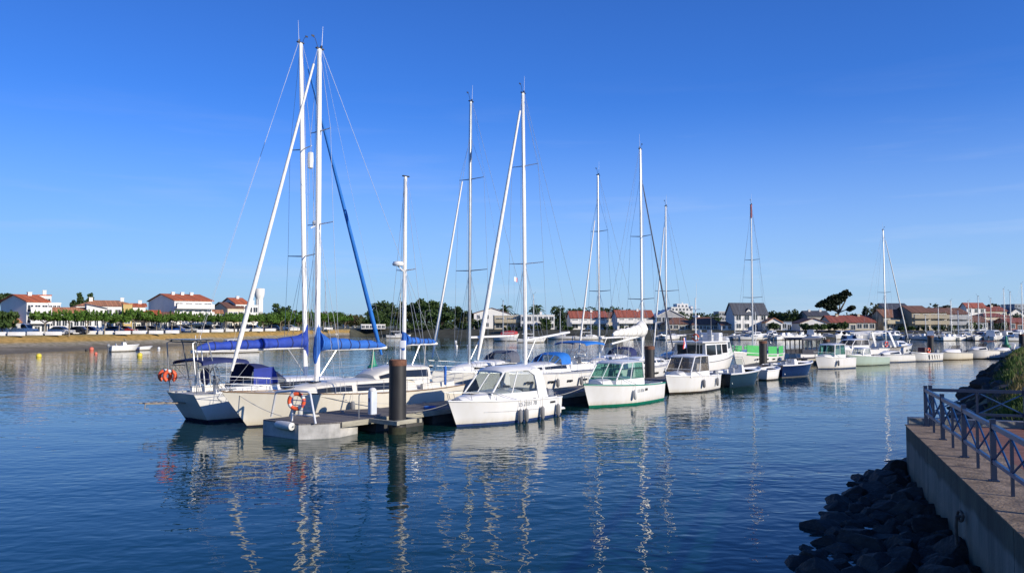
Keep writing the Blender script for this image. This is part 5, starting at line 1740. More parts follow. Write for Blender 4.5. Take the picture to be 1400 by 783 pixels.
# larger craft on the far side of the pontoons
def flybridge():
    r, L = boat('flybridge_cruiser', 'white flybridge motor cruiser with a dark-windowed saloon and a radar mast', DK(52.0, 5.7), DK(41.3, 5.7), 'motor cruiser')
    h = Hull(L, 3.4, 1.75, 1.1, tf=.88, rake=1.2, srake=0, sagz=.06, tm=.4, pw=2.3, round_=.5, chine=True)
    h.mesh('hull', HWM('hull_white_blueline', (.04, .07, .16)), r); h.deck(DECKM, r); h.rubrail(GREYP, r, .04)
    st = [(-3.6, 1.5, 1.42, 1.05, 2.7), (1.2, 1.45, 1.3, 1.2, 2.7)]
    cabin_loft(st, GEL, r, 'saloon', .04)
    side_strip(st, -3.4, -1.5, .35, .90, DARKW, r); side_strip(st, -1.3, -.3, .35, .90, DARKW, r); side_strip(st, -.1, 1.0, .40, .90, DARKW, r)
    b = MB(); b.box((-3.62, 0, 2.0), (.06, 2.3, 1.1)); b.build('saloon_door', DARKW, r, smooth=0)
    st2 = [(1.2, 1.4, 1.25, 1.25, 3.2), (2.2, 1.25, 1.05, 1.4, 3.1), (3.0, 1.1, .85, 1.5, 2.2), (4.0, .75, .4, 1.6, 1.8)]
    cabin_loft(st2, GEL, r, 'forward_cabin', .05)
    side_strip(st2, 1.4, 2.2, .45, .85, DARKW, r, 'wheelhouse_window')
    b = MB(); b.quadslab([(2.32, .85, 3.0), (2.32, -.85, 3.0), (3.04, -.75, 2.28), (3.04, .75, 2.28)], .02); b.build('windscreen', DARKW, r, smooth=0)
    b = MB(); b.box((-1.7, 0, 2.80), (5.6, 3.2, .1)); b.build('boat_deck', GEL, r, smooth=0)
    b = MB()
    pts = [(1.0, 1.5, 3.42), (-4.3, 1.5, 3.42), (-4.3, -1.5, 3.42), (1.0, -1.5, 3.42)]
    b.tube(pts, .018, 6)
    for x in (-4.3, -3, -1.7, -.4, .9):
        for sd in (1, -1): b.tube([(x, sd * 1.5, 2.82), (x, sd * 1.5, 3.42)], .015, 5)
    b.build('upper_rail', STEEL, r)
    b = MB(); b.rbox((.7, 0, 3.2), (.7, 2.0, .7), .15); b.build('flybridge_console', GEL, r)
    b = MB(); b.quadslab([(1.02, .95, 3.55), (1.02, -.95, 3.55), (.8, -.9, 3.85), (.8, .9, 3.85)], .012); b.build('flybridge_windscreen', GLASS, r, smooth=0)
    seat(r, -.5, .5, 2.83); seat(r, -.5, -.5, 2.83)
    b = MB(); b.tube([(-2.4, 0, 2.8), (-2.4, 0, 6.6)], [.07, .05], 8); b.tube([(-2.4, -.5, 5.6), (-2.4, .5, 5.6)], .025, 6); b.box((-2.25, 0, 5.0), (.35, .5, .16)); b.lathe([(.02, 0), (.2, .02), (.2, .2), (.02, .26)], (-2.4, .42, 5.65), 12); b.build('radar_mast', MASTW, r)
    b = MB(); b.tube([(-2.4, -.1, 6.5), (-2.4, -.1, 7.9)], .012, 5); b.build('aerial', MASTW, r)
    b = MB()
    for x in (-4.9, -3.8): b.tube([(x, 1.5, 1.15), (x, 1.5, 2.78)], .03, 6); b.tube([(x, -1.5, 1.15), (x, -1.5, 2.78)], .03, 6)
    b.build('canopy_post', STEEL, r)
    guard_rail(h, r, .55, .96, 4, .65)
    t = thing('lifebuoy', 'orange ring on the upper rail of the flybridge cruiser', 'lifebuoy', LW(r, (-4.36, -.9, 3.2)), r.rotation_euler.z)
    b = MB(); b.torus((0, 0, 0), .26, .07, 20, 8, 'X'); b.build('ring', ORANGE, t, smooth=60)
    for a in (0, 180):
        b = MB(); b.torus((0, 0, 0), .26, .074, 4, 8, 'X', (a, a + 30)); b.build('white_band', FENDER, t)
    f = thing('ensign', 'red, white and blue ensign on a staff at the stern of the flybridge cruiser', 'flag', LW(r, (-5.25, -.6, 1.2)), r.rotation_euler.z)
    b = MB(); b.tube([(0, 0, 0), (-.25, 0, 2.1)], .014, 6); b.build('flagstaff', STEEL, f)
    b = MB()
    for k in range(3):
        b.mi = k
        cols = []
        for j in range(5):
            zt = 2.05 - .22 * j
            y0 = .05 * math.sin(j * 1.4 + k); y1 = .05 * math.sin(j * 1.4 + k + 1)
            cols.append([Vector((-.25 - .17 * k, y0, zt - .04 * k)), Vector((-.25 - .17 * (k + 1), y1, zt - .04 * (k + 1)))])
        b.loft(cols, False)
    b.build('cloth', [mat('flag_blue', (.02, .05, .3), .8), mat('flag_white', (.7, .7, .7), .8), mat('flag_red', (.55, .03, .04), .8)], f)
flybridge()
def shuttle():
    r, L = boat('passenger_launch', 'launch with a dark-framed open passenger canopy and white wheelhouse', (36.8, 93.6, 0), (31.4, 89.7, 0), 'launch')
    h = Hull(L, 2.6, 1.2, .95, tf=.9, rake=.6, tm=.4, chine=True)
    h.mesh('hull', HWM('hull_white_blueline', (.04, .07, .16)), r); h.deck(DECKM, r); h.rubrail(GREYP, r, .04)
    FR = mat('dark_frame', (.03, .03, .04), .5)
    b = MB()
    for sd in (1, -1):
        for x in (-2.9, -2.0, -1.1, -.2, .5): b.box((x, sd * 1.1, 1.75), (.12, .08, 1.7))
        b.box((-1.2, sd * 1.1, 1.15), (3.4, .06, .5)); b.box((-1.2, sd * 1.1, 2.5), (3.4, .08, .14))
    b.build('canopy_frame', FR, r, smooth=0)
    b = MB(); b.rbox((-1.2, 0, 2.66), (3.8, 2.5, .14), .15); b.build('canopy_roof', GREYC, r)
    pilothouse(r, .95, 1.6, 2.75, 2.2, 1.9, .7, .75, 1.05, .95, .95, .85, glass=GLASS)
shuttle()
cabin_boat('cabin_cruiser', 'white cabin cruiser with a slanting radar arch, behind the pale green boat', (38.0, 94.2, 0), (44.2, 98.4, 0), 2.7, 1.35, 1.15,
    HWM('hull_white_blueline', (.04, .07, .16)), dict(z0=1.1, zs=1.7, zr=2.35, xf0=1.4, xf1=.7, xa0=-1.4, xa1=-1.4, w0=1.15, w1=1.05, wf=.95, wfr=.85), [(-.4, 1.1, .9, 1.15, 1.75), (1.4, .9, .7, 1.25, 1.7), (2.6, .4, .25, 1.3, 1.4)], glass=glass_mat('smoked_glass', (.82, .80, .78), .8))
def red_ring_cruiser():
    r, L = boat('cabin_cruiser', 'larger white cruiser with a tall slanting arch and a red lifebuoy on its rail', (52.9, 105.4, 0), (44.6, 99.7, 0), 'motor cruiser')
    h = Hull(L, 3.0, 1.7, 1.3, tf=.88, rake=1.1, tm=.4, chine=True)
    h.mesh('hull', HWM('hull_white_blueline', (.04, .07, .16)), r); h.deck(GEL, r); h.rubrail(GREYP, r, .035)
    st = [(-.6, 1.3, 1.1, 1.4, 2.1), (1.4, 1.1, .9, 1.5, 2.05), (2.6, .8, .5, 1.6, 1.85), (3.4, .4, .2, 1.65, 1.75)]
    cabin_loft(st, GEL, r, 'cabin', .06); side_strip(st, -.3, 1.6, .35, .8, DARKW, r, taper=.3)
    for x in (1.4, 2.6):
        for sd in (1, -1):
            b = MB(); w, z = h.at(x); b.lathe([(.02, -.03), (.14, -.02), (.14, .02), (.02, .03)], (x, sd * w * .97, z * .62), 12, 'Y'); b.build('hull_port', DARKW, r)
    for sd in (1, -1):
        b = MB(); b.quadslab([(.7, sd * .05, 2.1), (-.5, sd * 1.05, 2.1), (-.8, sd * 1.0, 2.75), (.2, sd * .05, 2.75)][::sd], .015); b.build('windscreen', GLASS, r, smooth=0)
        b = MB(); b.loft([[Vector((x + q, sd * y, z)) for q in (0, .45)] + [Vector((x + q, sd * (y - .09), z)) for q in (.45, 0)] for x, y, z in ((-1.6, 1.35, 1.3), (-2.7, 1.2, 3.2), (-2.8, .7, 3.4), (-2.8, 0, 3.42))], True, True); b.build('radar_arch', GEL, r)
    pushpit(h, r, .7)
    seat(r, -1.4, .5, 1.0); seat(r, -1.4, -.5, 1.0)
    t = thing('lifebuoy', 'bright red lifebuoy on the stern quarter of the cruiser with the tall arch', 'lifebuoy', LW(r, (-3.6, -1.42, 1.75)), r.rotation_euler.z)
    b = MB(); b.torus((0, 0, 0), .3, .09, 20, 8, 'Y'); b.build('ring', mat('lifebuoy_red', (.65, .04, .03), .5), t, smooth=60)
    for a in (0, 90, 180, 270):
        b = MB(); b.torus((0, 0, 0), .3, .094, 3, 8, 'Y', (a, a + 22)); b.build('white_band', FENDER, t)
red_ring_cruiser()
# coils of rope left on the planks
def coil(p, label, m, R=.26):
    pts = []
    for i in range(90):
        a = i * 2 * math.pi / 18
        q = R * (1 - .10 * (i % 54) / 18) + .015 * math.sin(i * 1.7)
        pts.append((q * math.cos(a), q * math.sin(a), .02 + .022 * (i // 30)))
    o = MB().tube(pts, .018, 5).build('rope_coil', m)
    o.location = p
    tag(o, label, 'rope')
coil(DK(.9, 2.3, .60), 'coil of pale rope on the planks of the pontoon head', ROPE)
coil(DK(6.2, .7, .60), 'coil of blue hose on the pontoon just past the nearest piling', BLUE1, .3)
coil(DK(13.2, .9, .60), 'coil of pale rope on the pontoon between the first two motorboats', ROPE)
# mooring lines
def line(a, b_, s_, label):
    o = MB().tube(sag(a, b_, s_, 12), .016, 6).build('mooring_line', ROPE)
    tag(o, label, 'rope', 'mooring lines')
line(LW(B1, (3.3, .1, 1.12)), DK(4.2, .15, .66), .12, 'slack mooring line from the nearest motorboat bow to the pontoon')
line(LW(B2, (3.3, .1, 1.2)), DK(13.4, .15, .66), .22, 'drooping mooring line from the green-waterlined boat bow to the pontoon')
line(LW(B1, (-3.3, -.9, .95)), DK(13.2, .15, .66), .1, 'mooring line from the nearest motorboat stern to the pontoon')
line(LW(S2, (6.0, -.1, 1.6)), DK(-.1, 3.0, .66), .12, 'mooring line from the cream ketch bow to the pontoon head')
line(LW(S2, (3.0, 1.3, 1.3)), DK(6.4, 2.45, .66), .1, 'mooring spring line from the cream ketch side to the pontoon edge')
fl = thing('courtesy_flag', 'small white and red flag hoisted below the spreader of the tall sloop', 'flag', LW(S5, (1.3, -.95, 7.4)), S5.rotation_euler.z)
b = MB(); b.tube([(0, 0, -5.2), (0, 0, .9)], .005, 4); b.build('halyard', WIRE, fl)
b = MB()
b.mi = 0; b.add([(0, 0, 0), (-.17, .05, -.05), (-.17, .05, -.33), (0, 0, -.3)], [(0, 1, 2, 3)])
b.mi = 1; b.add([(-.17, .05, -.05), (-.32, .0, -.10), (-.32, 0, -.37), (-.17, .05, -.33)], [(0, 1, 2, 3)])
b.build('cloth', [MATS['flag_white'], MATS['flag_red']], fl)
# ------------------------------------------------------------------ buoys and moored craft in the channel
def buoy(px, py, r, m, label):
    p = G(px, py)
    t = thing('mooring_buoy', label, 'buoy', (p.x, p.y, 0), 0, 'small mooring buoys')
    b = MB(); b.sphere((0, 0, r * .45), r, 14, 9); b.build('float', m, t, smooth=60)
    b = MB(); b.torus((0, 0, r * 1.5), r * .18, r * .05, 10, 6, 'X'); b.build('ring', STEEL, t)
YEL = mat('buoy_yellow', (.70, .55, .06), .5, var=.1); PNK = mat('buoy_orange_pink', (.65, .16, .10), .5, var=.15); WHB = mat('buoy_white', (.7, .7, .68), .5)
buoy(53, 488, .34, YEL, 'leftmost yellow mooring buoy near the embankment'); buoy(191, 487, .34, YEL, 'yellow mooring buoy to the right of the moored motorboat')
buoy(125, 478.5, .36, PNK, 'faded orange buoy beside the mud by the moored motorboat'); buoy(131, 484, .22, PNK, 'small pink buoy in front of the faded orange one')
buoy(118, 479, .18, BLACKP, 'small black buoy left of the faded orange one')
buoy(217, 477, .25, WHB, 'white mooring buoy left of the stern gantry')
buoy(623, 468, .3, WHB, 'white mooring buoy farthest out behind the grey-masted sloop'); buoy(624, 474, .28, WHB, 'white mooring buoy near the grey mast, lower of two'); buoy(640, 474, .28, WHB, 'white mooring buoy right of the grey mast')
def channel_mark(px, py, s, label):
    p = G(px, py)
    t = thing('channel_buoy', label, 'buoy', (p.x, p.y, 0))
    g = mat('channel_green', (.02, .26, .14), .5, var=.15)
    b = MB(); b.lathe([(.02, -.3), (.5 * s, -.28), (.56 * s, 0), (.54 * s, .22 * s), (.38 * s, .34 * s)], n=18); b.build('float', g, t)
    b = MB(); b.lathe([(.38 * s, .34 * s), (.2 * s, .9 * s), (.12 * s, 1.35 * s), (.12 * s, 1.45 * s)], n=14); b.build('tower', g, t)
    b = MB(); b.lathe([(.16 * s, 1.45 * s), (.01, 1.85 * s)], n=12); b.build('cone_topmark', g, t)
channel_mark(510, 504, 1.0, 'green conical channel buoy seen between the ketch masts and the piling')
channel_mark(1376, 474, 1.15, 'small green channel buoy far off, above the motorboats by the bank')
open_boat('white motorboat with an outboard moored off the embankment at the left', G(190, 479.5), G(150, 480.5), 2.2, 1.0, .85, HWM('hull_white_dark', (.05, .04, .03)), True)
open_boat('low white dinghy moored nose to tail with the motorboat off the embankment', G(208, 478.2), G(188, 478.8), 1.6, .6, .5, HWM('hull_white_dark', (.05, .04, .03)), False, 'dinghy', .0)
cabin_boat('small_cabin_boat', 'white moored cabin boat seen under the violet-blue boom cover', G(283, 483), G(350, 481), 2.3, 1.1, .85, HWM('hull_white_dark', (.05, .04, .03)), dict(z0=.9, zs=1.2, zr=1.9, xf0=1.1, xf1=.8, xa0=-.5, xa1=-.5, w0=.8, w1=.7, wf=.7, wfr=.6), [(-.3, .8, .7, .9, 1.25), (1.2, .6, .45, 1.0, 1.22), (2, .3, .2, 1.05, 1.1)])
def small_sloop(px, py, Lm, zt, label, group='small sailing boats moored in the channel', dirx=1):
    p = G(px, py)
    r = thing('small_sailing_boat', label, 'sailing boat', (p.x, p.y, 0), rad(8) if dirx > 0 else rad(172), group)
    h = Hull(Lm, 2.3, 1.0, .85, tf=.6, rake=.8)
    h.mesh('hull', HWM('hull_white_dark', (.05, .04, .03)), r); h.deck(DECKM, r)
    cabin_loft([(-1, .8, .65, .8, 1.2), (1.2, .6, .4, .8, 1.15), (1.9, .3, .2, .85, .95)], GEL, r)
    side_strip([(-1, .8, .65, .8, 1.2), (1.2, .6, .4, .8, 1.15), (1.9, .3, .2, .85, .95)], -.7, .8, .4, .8, DARKW, r)
    mast_rig(r, h, .4, 1.1, zt, 0, ALU, .07, (.5,), .7, forestay=(Lm / 2, 1.0), boom=(2.6, 1.9, 0, MASTW), antenna=False)
small_sloop(545, 462, 7.0, 12.5, 'small white sailing boat moored far behind the mizzen mast')
small_sloop(446, 460, 7.0, 17.0, 'small sailing boat moored behind the ketch main mast, off the embankment end', dirx=-1)
small_sloop(727, 468, 6.5, 10.5, 'small sailing boat moored off the far wall behind the tall sloop mast')
small_sloop(690, 466, 6.0, 9.5, 'little sailing boat moored off the far wall near the modern white house', dirx=-1)
def row_depth(px):
    return 139 + 95 * max(0, (px - 62) / 408) ** 1.35
# ------------------------------------------------------------------ far shore: houses
WHITEW = mat('render_white', (0.74, 0.72, 0.67), .9, var=.06, scale=.4)
CREAMW = mat('render_cream', (0.60, 0.52, 0.38), .9, var=.08, scale=.4)
BEIGEW = mat('render_beige', (0.42, 0.36, 0.25), .9, var=.08, scale=.4)
GREYW = mat('render_grey', (0.40, 0.40, 0.39), .9, var=.08, scale=.4)
BRICKW = mat('brick_red_wall', (0.30, 0.11, 0.07), .9, var=.15, scale=1)
OCHREW = mat('render_ochre', (0.52, 0.38, 0.15), .9, var=.08, scale=.4)
TILEO = stripe_mat('roof_orange_tile', (0.52, 0.13, 0.045), (0.30, 0.08, 0.03), 'X', 2.2, .85, .12, .03)
TILEB = stripe_mat('roof_light_terracotta', (0.50, 0.22, 0.10), (0.32, 0.13, 0.06), 'X', 2.2, .85, .12, .03)
TILER = stripe_mat('roof_red_tile', (0.30, 0.085, 0.055), (0.18, 0.05, 0.035), 'X', 2.2, .85, .12, .03)
TILEN = stripe_mat('roof_brown_tile', (0.20, 0.095, 0.06), (0.12, 0.06, 0.04), 'X', 2.2, .85, .12, .03)
SLATE = stripe_mat('roof_slate', (0.075, 0.08, 0.09), (0.05, 0.05, 0.06), 'X', 3.0, .6, .08, .01)
SLATEB = stripe_mat('roof_blue_slate', (0.06, 0.075, 0.12), (0.04, 0.05, 0.08), 'X', 3.0, .6, .08, .01)
WINF = mat('window_frame_white', (.70, .70, .68), .5, var=.05)
WIND = mat('house_glass', (0.035, 0.042, 0.05), .08, var=.3, scale=.6)
SHUT = mat('shutter_grey', (0.20, 0.19, 0.18), .7, var=.1)
def house(label, px, D, yaw, px2, ey, ry, wall, roofm, roof='gable', px0=None, dep=9.0, rows=2, cols=4, balcony=(), chim=1, cat='house', ww=1.1, wh=1.25, base=LAND_Z, over=.35, name='house', win=True, gwin=0, front_gap=.5, door=True, frame=WINF):
    """px: pixel column of the near left corner; front runs to px2, left flank back to px0"""
    if px < 345 and D < 260:
        D = max(D, row_depth(px) + 13)
    phi = math.atan((px - 700) / FPX)
    th = rad(yaw) - phi * (1.0 if phi < 0 else .15)
    c, s = math.cos(th), math.sin(th)
    x0 = X(px, D, 440)
    k2 = (px2 - 700) / FPX
    L = (k2 * D - x0) / (c - k2 * s)
    if px0 is not None:
        k0 = (px0 - 700) / FPX
        den = s + k0 * c
        if abs(den) > .02:
            q = (x0 - k0 * D) / den
            if 3 < q < 30: dep = q
    hw = Z(ey, D) - base
    rise = max(.2, Z(ry, D) - Z(ey, D))
    r = thing(name, label, cat, (x0, D, base), th)
    w = MB()
    if roof in ('flat', 'hip'):
        w.box((L / 2, dep / 2, hw / 2), (L, dep, hw))
    elif roof == 'gable':
        P_ = [(0, 0), (dep, 0), (dep, hw), (dep / 2, hw + rise), (0, hw)]
        n = 5
        vs = [(0, y, z) for y, z in P_] + [(L, y, z) for y, z in P_]
        w.add(vs, [tuple(range(n - 1, -1, -1)), tuple(range(n, 2 * n))] + [(i, (i + 1) % n, n + (i + 1) % n, n + i) for i in range(n)])
    elif roof == 'front':
        P_ = [(0, 0), (L, 0), (L, hw), (L / 2, hw + rise), (0, hw)]
        n = 5
        vs = [(x, 0, z) for x, z in P_] + [(x, dep, z) for x, z in P_]
        w.add(vs, [tuple(range(n)), tuple(range(2 * n - 1, n - 1, -1))] + [(i, n + i, n + (i + 1) % n, (i + 1) % n) for i in range(n)])
    elif roof == 'mono':
        P_ = [(0, 0), (L, 0), (L, hw), (0, hw + rise)]
        n = 4
        vs = [(x, 0, z) for x, z in P_] + [(x, dep, z) for x, z in P_]
        w.add(vs, [tuple(range(n)), tuple(range(2 * n - 1, n - 1, -1))] + [(i, n + i, n + (i + 1) % n, (i + 1) % n) for i in range(n)])
    w.build('wall', wall, r, smooth=0)
    o, t = over, .16
    rb = MB()
    e = rise * o / (dep / 2)
    if roof == 'gable':
        for a, bq in ((-o, dep / 2), (dep + o, dep / 2)):
            za = hw - e
            q = [(-o, a, za + .02), (L + o, a, za + .02), (L + o, bq, hw + rise + .02), (-o, bq, hw + rise + .02)]
            rb.quadslab(q if a < 0 else q[::-1], t)
    elif roof == 'front':
        e = rise * o / (L / 2)
        for a, bq in ((-o, L / 2), (L + o, L / 2)):
            q = [(a, -o, hw - e + .02), (bq, -o, hw + rise + .02), (bq, dep + o, hw + rise + .02), (a, dep + o, hw - e + .02)]
            rb.quadslab(q[::-1] if a < 0 else q, t)
            if a < 0: pass
    elif roof == 'hip':
        i = min(dep / 2, L * .3)
        A_ = [(-o, -o, hw), (L + o, -o, hw), (L + o, dep + o, hw), (-o, dep + o, hw)]
        R1, R2 = (i, dep / 2, hw + rise), (L - i, dep / 2, hw + rise)
        rb.add(A_ + [R1, R2], [(0, 1, 5, 4), (1, 2, 5), (2, 3, 4, 5), (3, 0, 4), (3, 2, 1, 0)])
    elif roof == 'mono':
        rb.quadslab([(-.2, -o, hw + rise + .03), (L + .2, -o, hw + .03), (L + .2, dep, hw + .03), (-.2, dep, hw + rise + .03)][::1], .14)
    else:
        rb.box((L / 2, dep / 2, hw + .12), (L + .2, dep + .2, .22))
    ro = rb.build('roof', roofm, r, smooth=0)
    rg = random.Random(int(px * 7 + D))
    for k in range(chim):
        b = MB()
        cx = L * (.25 + .5 * k / max(1, chim - 1) if chim > 1 else .62)
        zt = hw + rise * .75
        if roof == 'front': cx = L / 2
        b.box((cx, dep * .42, zt + .2), (.7, .5, 1.3)); b.box((cx, dep * .42, zt + .9), (.84, .64, .12))
        b.build('chimney', wall if wall is not GREYW else WHITEW, ro, smooth=0)
    if win and rows:
        fh = hw / rows
        for i in range(rows):
            for j in range(cols):
                x = L * (j + .5) / cols
                z = fh * i + fh * .52
                isd = door and i == 0 and j == cols // 2
                h_ = min(fh * .62, 2.1 if (isd or i in balcony) else wh)
                w_ = min(ww, L / cols * .75)
                zc = fh * i + h_ / 2 + .12 if (isd or i in balcony) else z
                b = MB()
                b.mi = 0
                for dx in (-1, 1): b.box((x + dx * (w_ / 2 + .04), -.03, zc), (.1, .10, h_ + .2))
                for dz in (-1, 1): b.box((x, -.03, zc + dz * (h_ / 2 + .05)), (w_, .10, .1))
                b.box((x, -.025, zc), (.06, .07, h_))
                wo = b.build('door' if isd else 'window', frame, r, smooth=0)
                g = MB(); g.box((x, -.01, zc), (w_ - .01, .04, h_ - .01)); g.build('pane', WIND, wo, smooth=0)
        for i in balcony:
            b = MB()
            z = fh * i
            b.box((L / 2, -.75, z), (L, 1.48, .18))
            b.build('balcony_slab', wall, r, smooth=0)
            b = MB(); b.box((L / 2, -1.44, z + .56), (L - .1, .10, .9)); b.build('balcony_parapet', wall, r, smooth=0)
    for k in range(gwin):
        b = MB(); z = hw * (k + .5) / max(1, gwin)
        b.box((-.02, dep * .5, z), (.1, 1.0, 1.2)); wo = b.build('window', WINF, r, smooth=0)
        g = MB(); g.box((-.05, dep * .5, z), (.09, .84, 1.05)); g.build('pane', WIND, wo, smooth=0)
    return r, L, dep, hw, rise
# left shore
house('white three-storey apartment house at the far left with an orange roof and grey gable', 36, 152, 27, 66, 412, 402.5, WHITEW, TILEO, px0=1, rows=3, cols=3, balcony=(1, 2), chim=1, gwin=0)
house('stepped white apartment block just right of the orange-roofed apartment house', 66, 166, 6, 83, 415, 409, WHITEW, WHITEW, 'flat', rows=3, cols=3, chim=0, dep=8)
house('white block with a stepped top behind the orange-roofed apartment house', 50, 176, 6, 70, 404, 401, WHITEW, TILEO, 'flat', rows=3, cols=2, chim=1, dep=7)
house('long low white building with an orange tiled roof behind the parking trees', 68, 156, 3, 117, 427, 420.5, WHITEW, TILEB, rows=1, cols=6, chim=0, dep=6)
house('small orange-roofed outbuilding in front of the grey gable', 17, 146, 10, 36, 440, 432, CREAMW, TILEB, rows=1, cols=2, chim=0, dep=5)
house('wide house with a broad light terracotta roof and ochre bay', 104, 172, 4, 192, 418, 409, WHITEW, TILEB, 'hip', rows=2, cols=7, chim=2, dep=12)
house('ochre wing with one tall window set against the terracotta-roofed house', 168, 168, 4, 181, 416, 413, OCHREW, TILEB, 'flat', rows=1, cols=1, chim=0, dep=4, ww=1, wh=2.2, door=False)
house('white house with a dark slate lean-to roof and three slit windows', 118, 160, 4, 146, 422, 416, WHITEW, SLATEB, 'mono', rows=1, cols=3, chim=0, dep=5, ww=.6, wh=2.0, door=False)
house('small white two-storey house right of the terracotta roof', 181, 174, 3, 199, 419, 415, WHITEW, TILEO, rows=2, cols=3, balcony=(1,), chim=1, dep=6)
house('large white four-storey apartment block with red roof, blank left gable and full-width balconies', 238, 166, 22, 290, 410.5, 401, WHITEW, TILEO, px0=203, rows=4, cols=4, balcony=(1, 2, 3), chim=3, ww=1.6)
house('little orange-roofed house below the white apartment block', 199, 156, 4, 219, 430, 424.5, CREAMW, TILEO, rows=1, cols=3, chim=0, dep=5)
house('house with a dark brown roof and a small white front gable below the apartment block', 217, 155, 2, 236, 434, 427, WHITEW, TILEN, rows=1, cols=3, chim=0, dep=6)
house('small white gable-fronted cottage against the apartment block', 233, 153, 2, 246, 434, 427, WHITEW, TILEN, 'front', rows=1, cols=1, chim=0, dep=5)
house('beige gabled house with a sloping brown roof, right of the apartment block', 311, 176, 20, 333, 421, 413, CREAMW, TILEN, px0=290, rows=2, cols=3, balcony=(1,), chim=0)
house('white gabled house with a red roof standing behind the beige one', 322, 200, 22, 340, 415, 407, WHITEW, TILEO, px0=302, rows=3, cols=3, chim=1)
house('white cubic block with a chimney below the water tower', 338, 190, 8, 353, 418, 414, WHITEW, WHITEW, 'flat', rows=3, cols=2, chim=1, dep=6)
house('low orange-roofed house below the white apartment block balconies', 290, 160, 3, 304, 428, 424, WHITEW, TILEB, rows=1, cols=2, chim=0, dep=5)
# water tower
def water_tower():
    D = 420
    r = thing('water_tower', 'white concrete water tower with a fluted shaft and wide drum, above the left roofs', 'water tower', (X(354.5, D, 420), D, LAND_Z))
    zt, zb = Z(394.5, D) - LAND_Z, Z(407, D) - LAND_Z
    R = 13.5 * D / FPX / 2
    b = MB(); b.lathe([(R * .6, 0), (R * .58, zb)], n=24); b.build('shaft', WHITEW, r)
    for k in range(8):
        a = 2 * math.pi * k / 8 + .2
        p = MB(); p.box((R * .62 * math.cos(a), R * .62 * math.sin(a), zb / 2), (R * .18, R * .18, zb), a); p.build('rib', WHITEW, r, smooth=0)
    b = MB(); b.lathe([(R * .62, zb - 1), (R * .9, zb + .8), (R, zb + 2.2), (R * 1.02, zt - .4), (R * 1.02, zt), (R * .1, zt + .3)], n=32); b.build('drum', WHITEW, r)
water_tower()
# centre shore
house('white flat-fronted gable house with a brown roof left of the modern villa', 648, 270, 4, 697, 428, 420.5, WHITEW, TILEN, 'front', rows=2, cols=4, chim=0, dep=12, door=False, ww=.9)
house('modern beige villa with a glazed balcony front', 676, 248, 3, 720, 431.5, 430, BEIGEW, WHITEW, 'flat', rows=2, cols=3, balcony=(1,), chim=0, dep=8, ww=3.2, wh=2.0)
house('modern white cubic villa with arched ground-floor openings', 712, 246, 2, 758, 431, 429.5, WHITEW, WHITEW, 'flat', rows=2, cols=6, chim=1, dep=9, ww=1.2)
house('white house with a red tiled roof and long balcony, right of the modern villas', 780, 245, 10, 829, 434, 425.5, WHITEW, TILER, px0=775, rows=2, cols=4, balcony=(1,), chim=1, ww=1.8)
house('smaller house with a brown-red roof between the two red-roofed houses', 826, 258, 5, 842, 434, 427, CREAMW, TILEN, rows=2, cols=2, chim=0, dep=7)
house('white two-storey house with red roof and four paired windows', 844, 240, 12, 893, 433, 424, WHITEW, TILER, px0=837, rows=2, cols=4, balcony=(1,), chim=1, ww=1.5)
house('house with a wide glazed gable and white frame, left of the low brown roofs', 897, 240, 4, 935, 432, 422.5, GREYW, WHITEW, 'front', rows=2, cols=5, chim=0, dep=9, ww=1.7, wh=2)
house('low dark building with a brown hipped roof beside the glazed gable', 912, 232, 3, 952, 443, 434, BEIGEW, TILEN, 'hip', rows=1, cols=5, chim=0, dep=10, ww=1.6, wh=1.6)
house('low cream arcade with a wide brown roof and a row of arches', 946, 230, 2, 990, 444, 433, CREAMW, TILEN, 'hip', rows=1, cols=9, chim=0, dep=12, ww=1.0, wh=2.2)
house('long low white annex with a single dark door, left of the slate-roofed house', 986, 226, 2, 1016, 444, 440, WHITEW, TILEN, rows=1, cols=4, chim=0, dep=6, ww=.8)
house('white house with a steep grey slate roof and a small dormer', 1004, 224, 14, 1049, 429, 414, WHITEW, SLATE, px0=992, rows=2, cols=4, chim=0, ww=1.4)
def dormer():
    D = 226
    x = X(1023, D, 425)
    r = thing('roof_dormer', 'white gabled dormer window on the slate roof', 'dormer', (x, D - .8, Z(431, D)), rad(14))
    b = MB()
    P_ = [(-.9, 0), (.9, 0), (.9, 1.0), (0, 1.9), (-.9, 1.0)]
    b.plate(P_, 0, 3.2); b.build('gable', WHITEW, r, smooth=0)
    b = MB(); b.quadslab([(-1.1, -.2, .9), (-1.1, 3.2, .9), (0, 3.2, 2.0), (0, -.2, 2.0)][::-1], .1); b.quadslab([(1.1, -.2, .9), (1.1, 3.2, .9), (0, 3.2, 2.0), (0, -.2, 2.0)], .1); b.build('dormer_roof', SLATE, r, smooth=0)
    b = MB(); b.box((0, -.03, .6), (.8, .08, .9)); b.build('pane', WIND, r, smooth=0)
dormer()
house('white house front with a blue-grey garage, right of the slate-roofed house', 1047, 222, 2, 1069, 440, 434, WHITEW, TILEB, 'front', rows=1, cols=2, chim=0, dep=8, ww=1.6, wh=1.6)
house('pale blue hut between the white gable and the garden hedge', 1069, 222, 2, 1082, 440, 438, mat('blue_grey_boards', (.30, .36, .44), .8), SLATE, 'flat', rows=1, cols=2, chim=0, dep=5)
house('white open pavilion with a shallow gable roof beside the green bushes', 1094, 224, 2, 1131, 441, 434.5, WHITEW, TILEN, 'front', rows=1, cols=3, chim=0, dep=8, ww=1.6, wh=1.6)
house('dark slate-roofed cottage peeping over the hedges left of the leaning cypress', 1104, 260, 6, 1134, 432, 425, GREYW, SLATE, rows=1, cols=3, chim=2, dep=7)
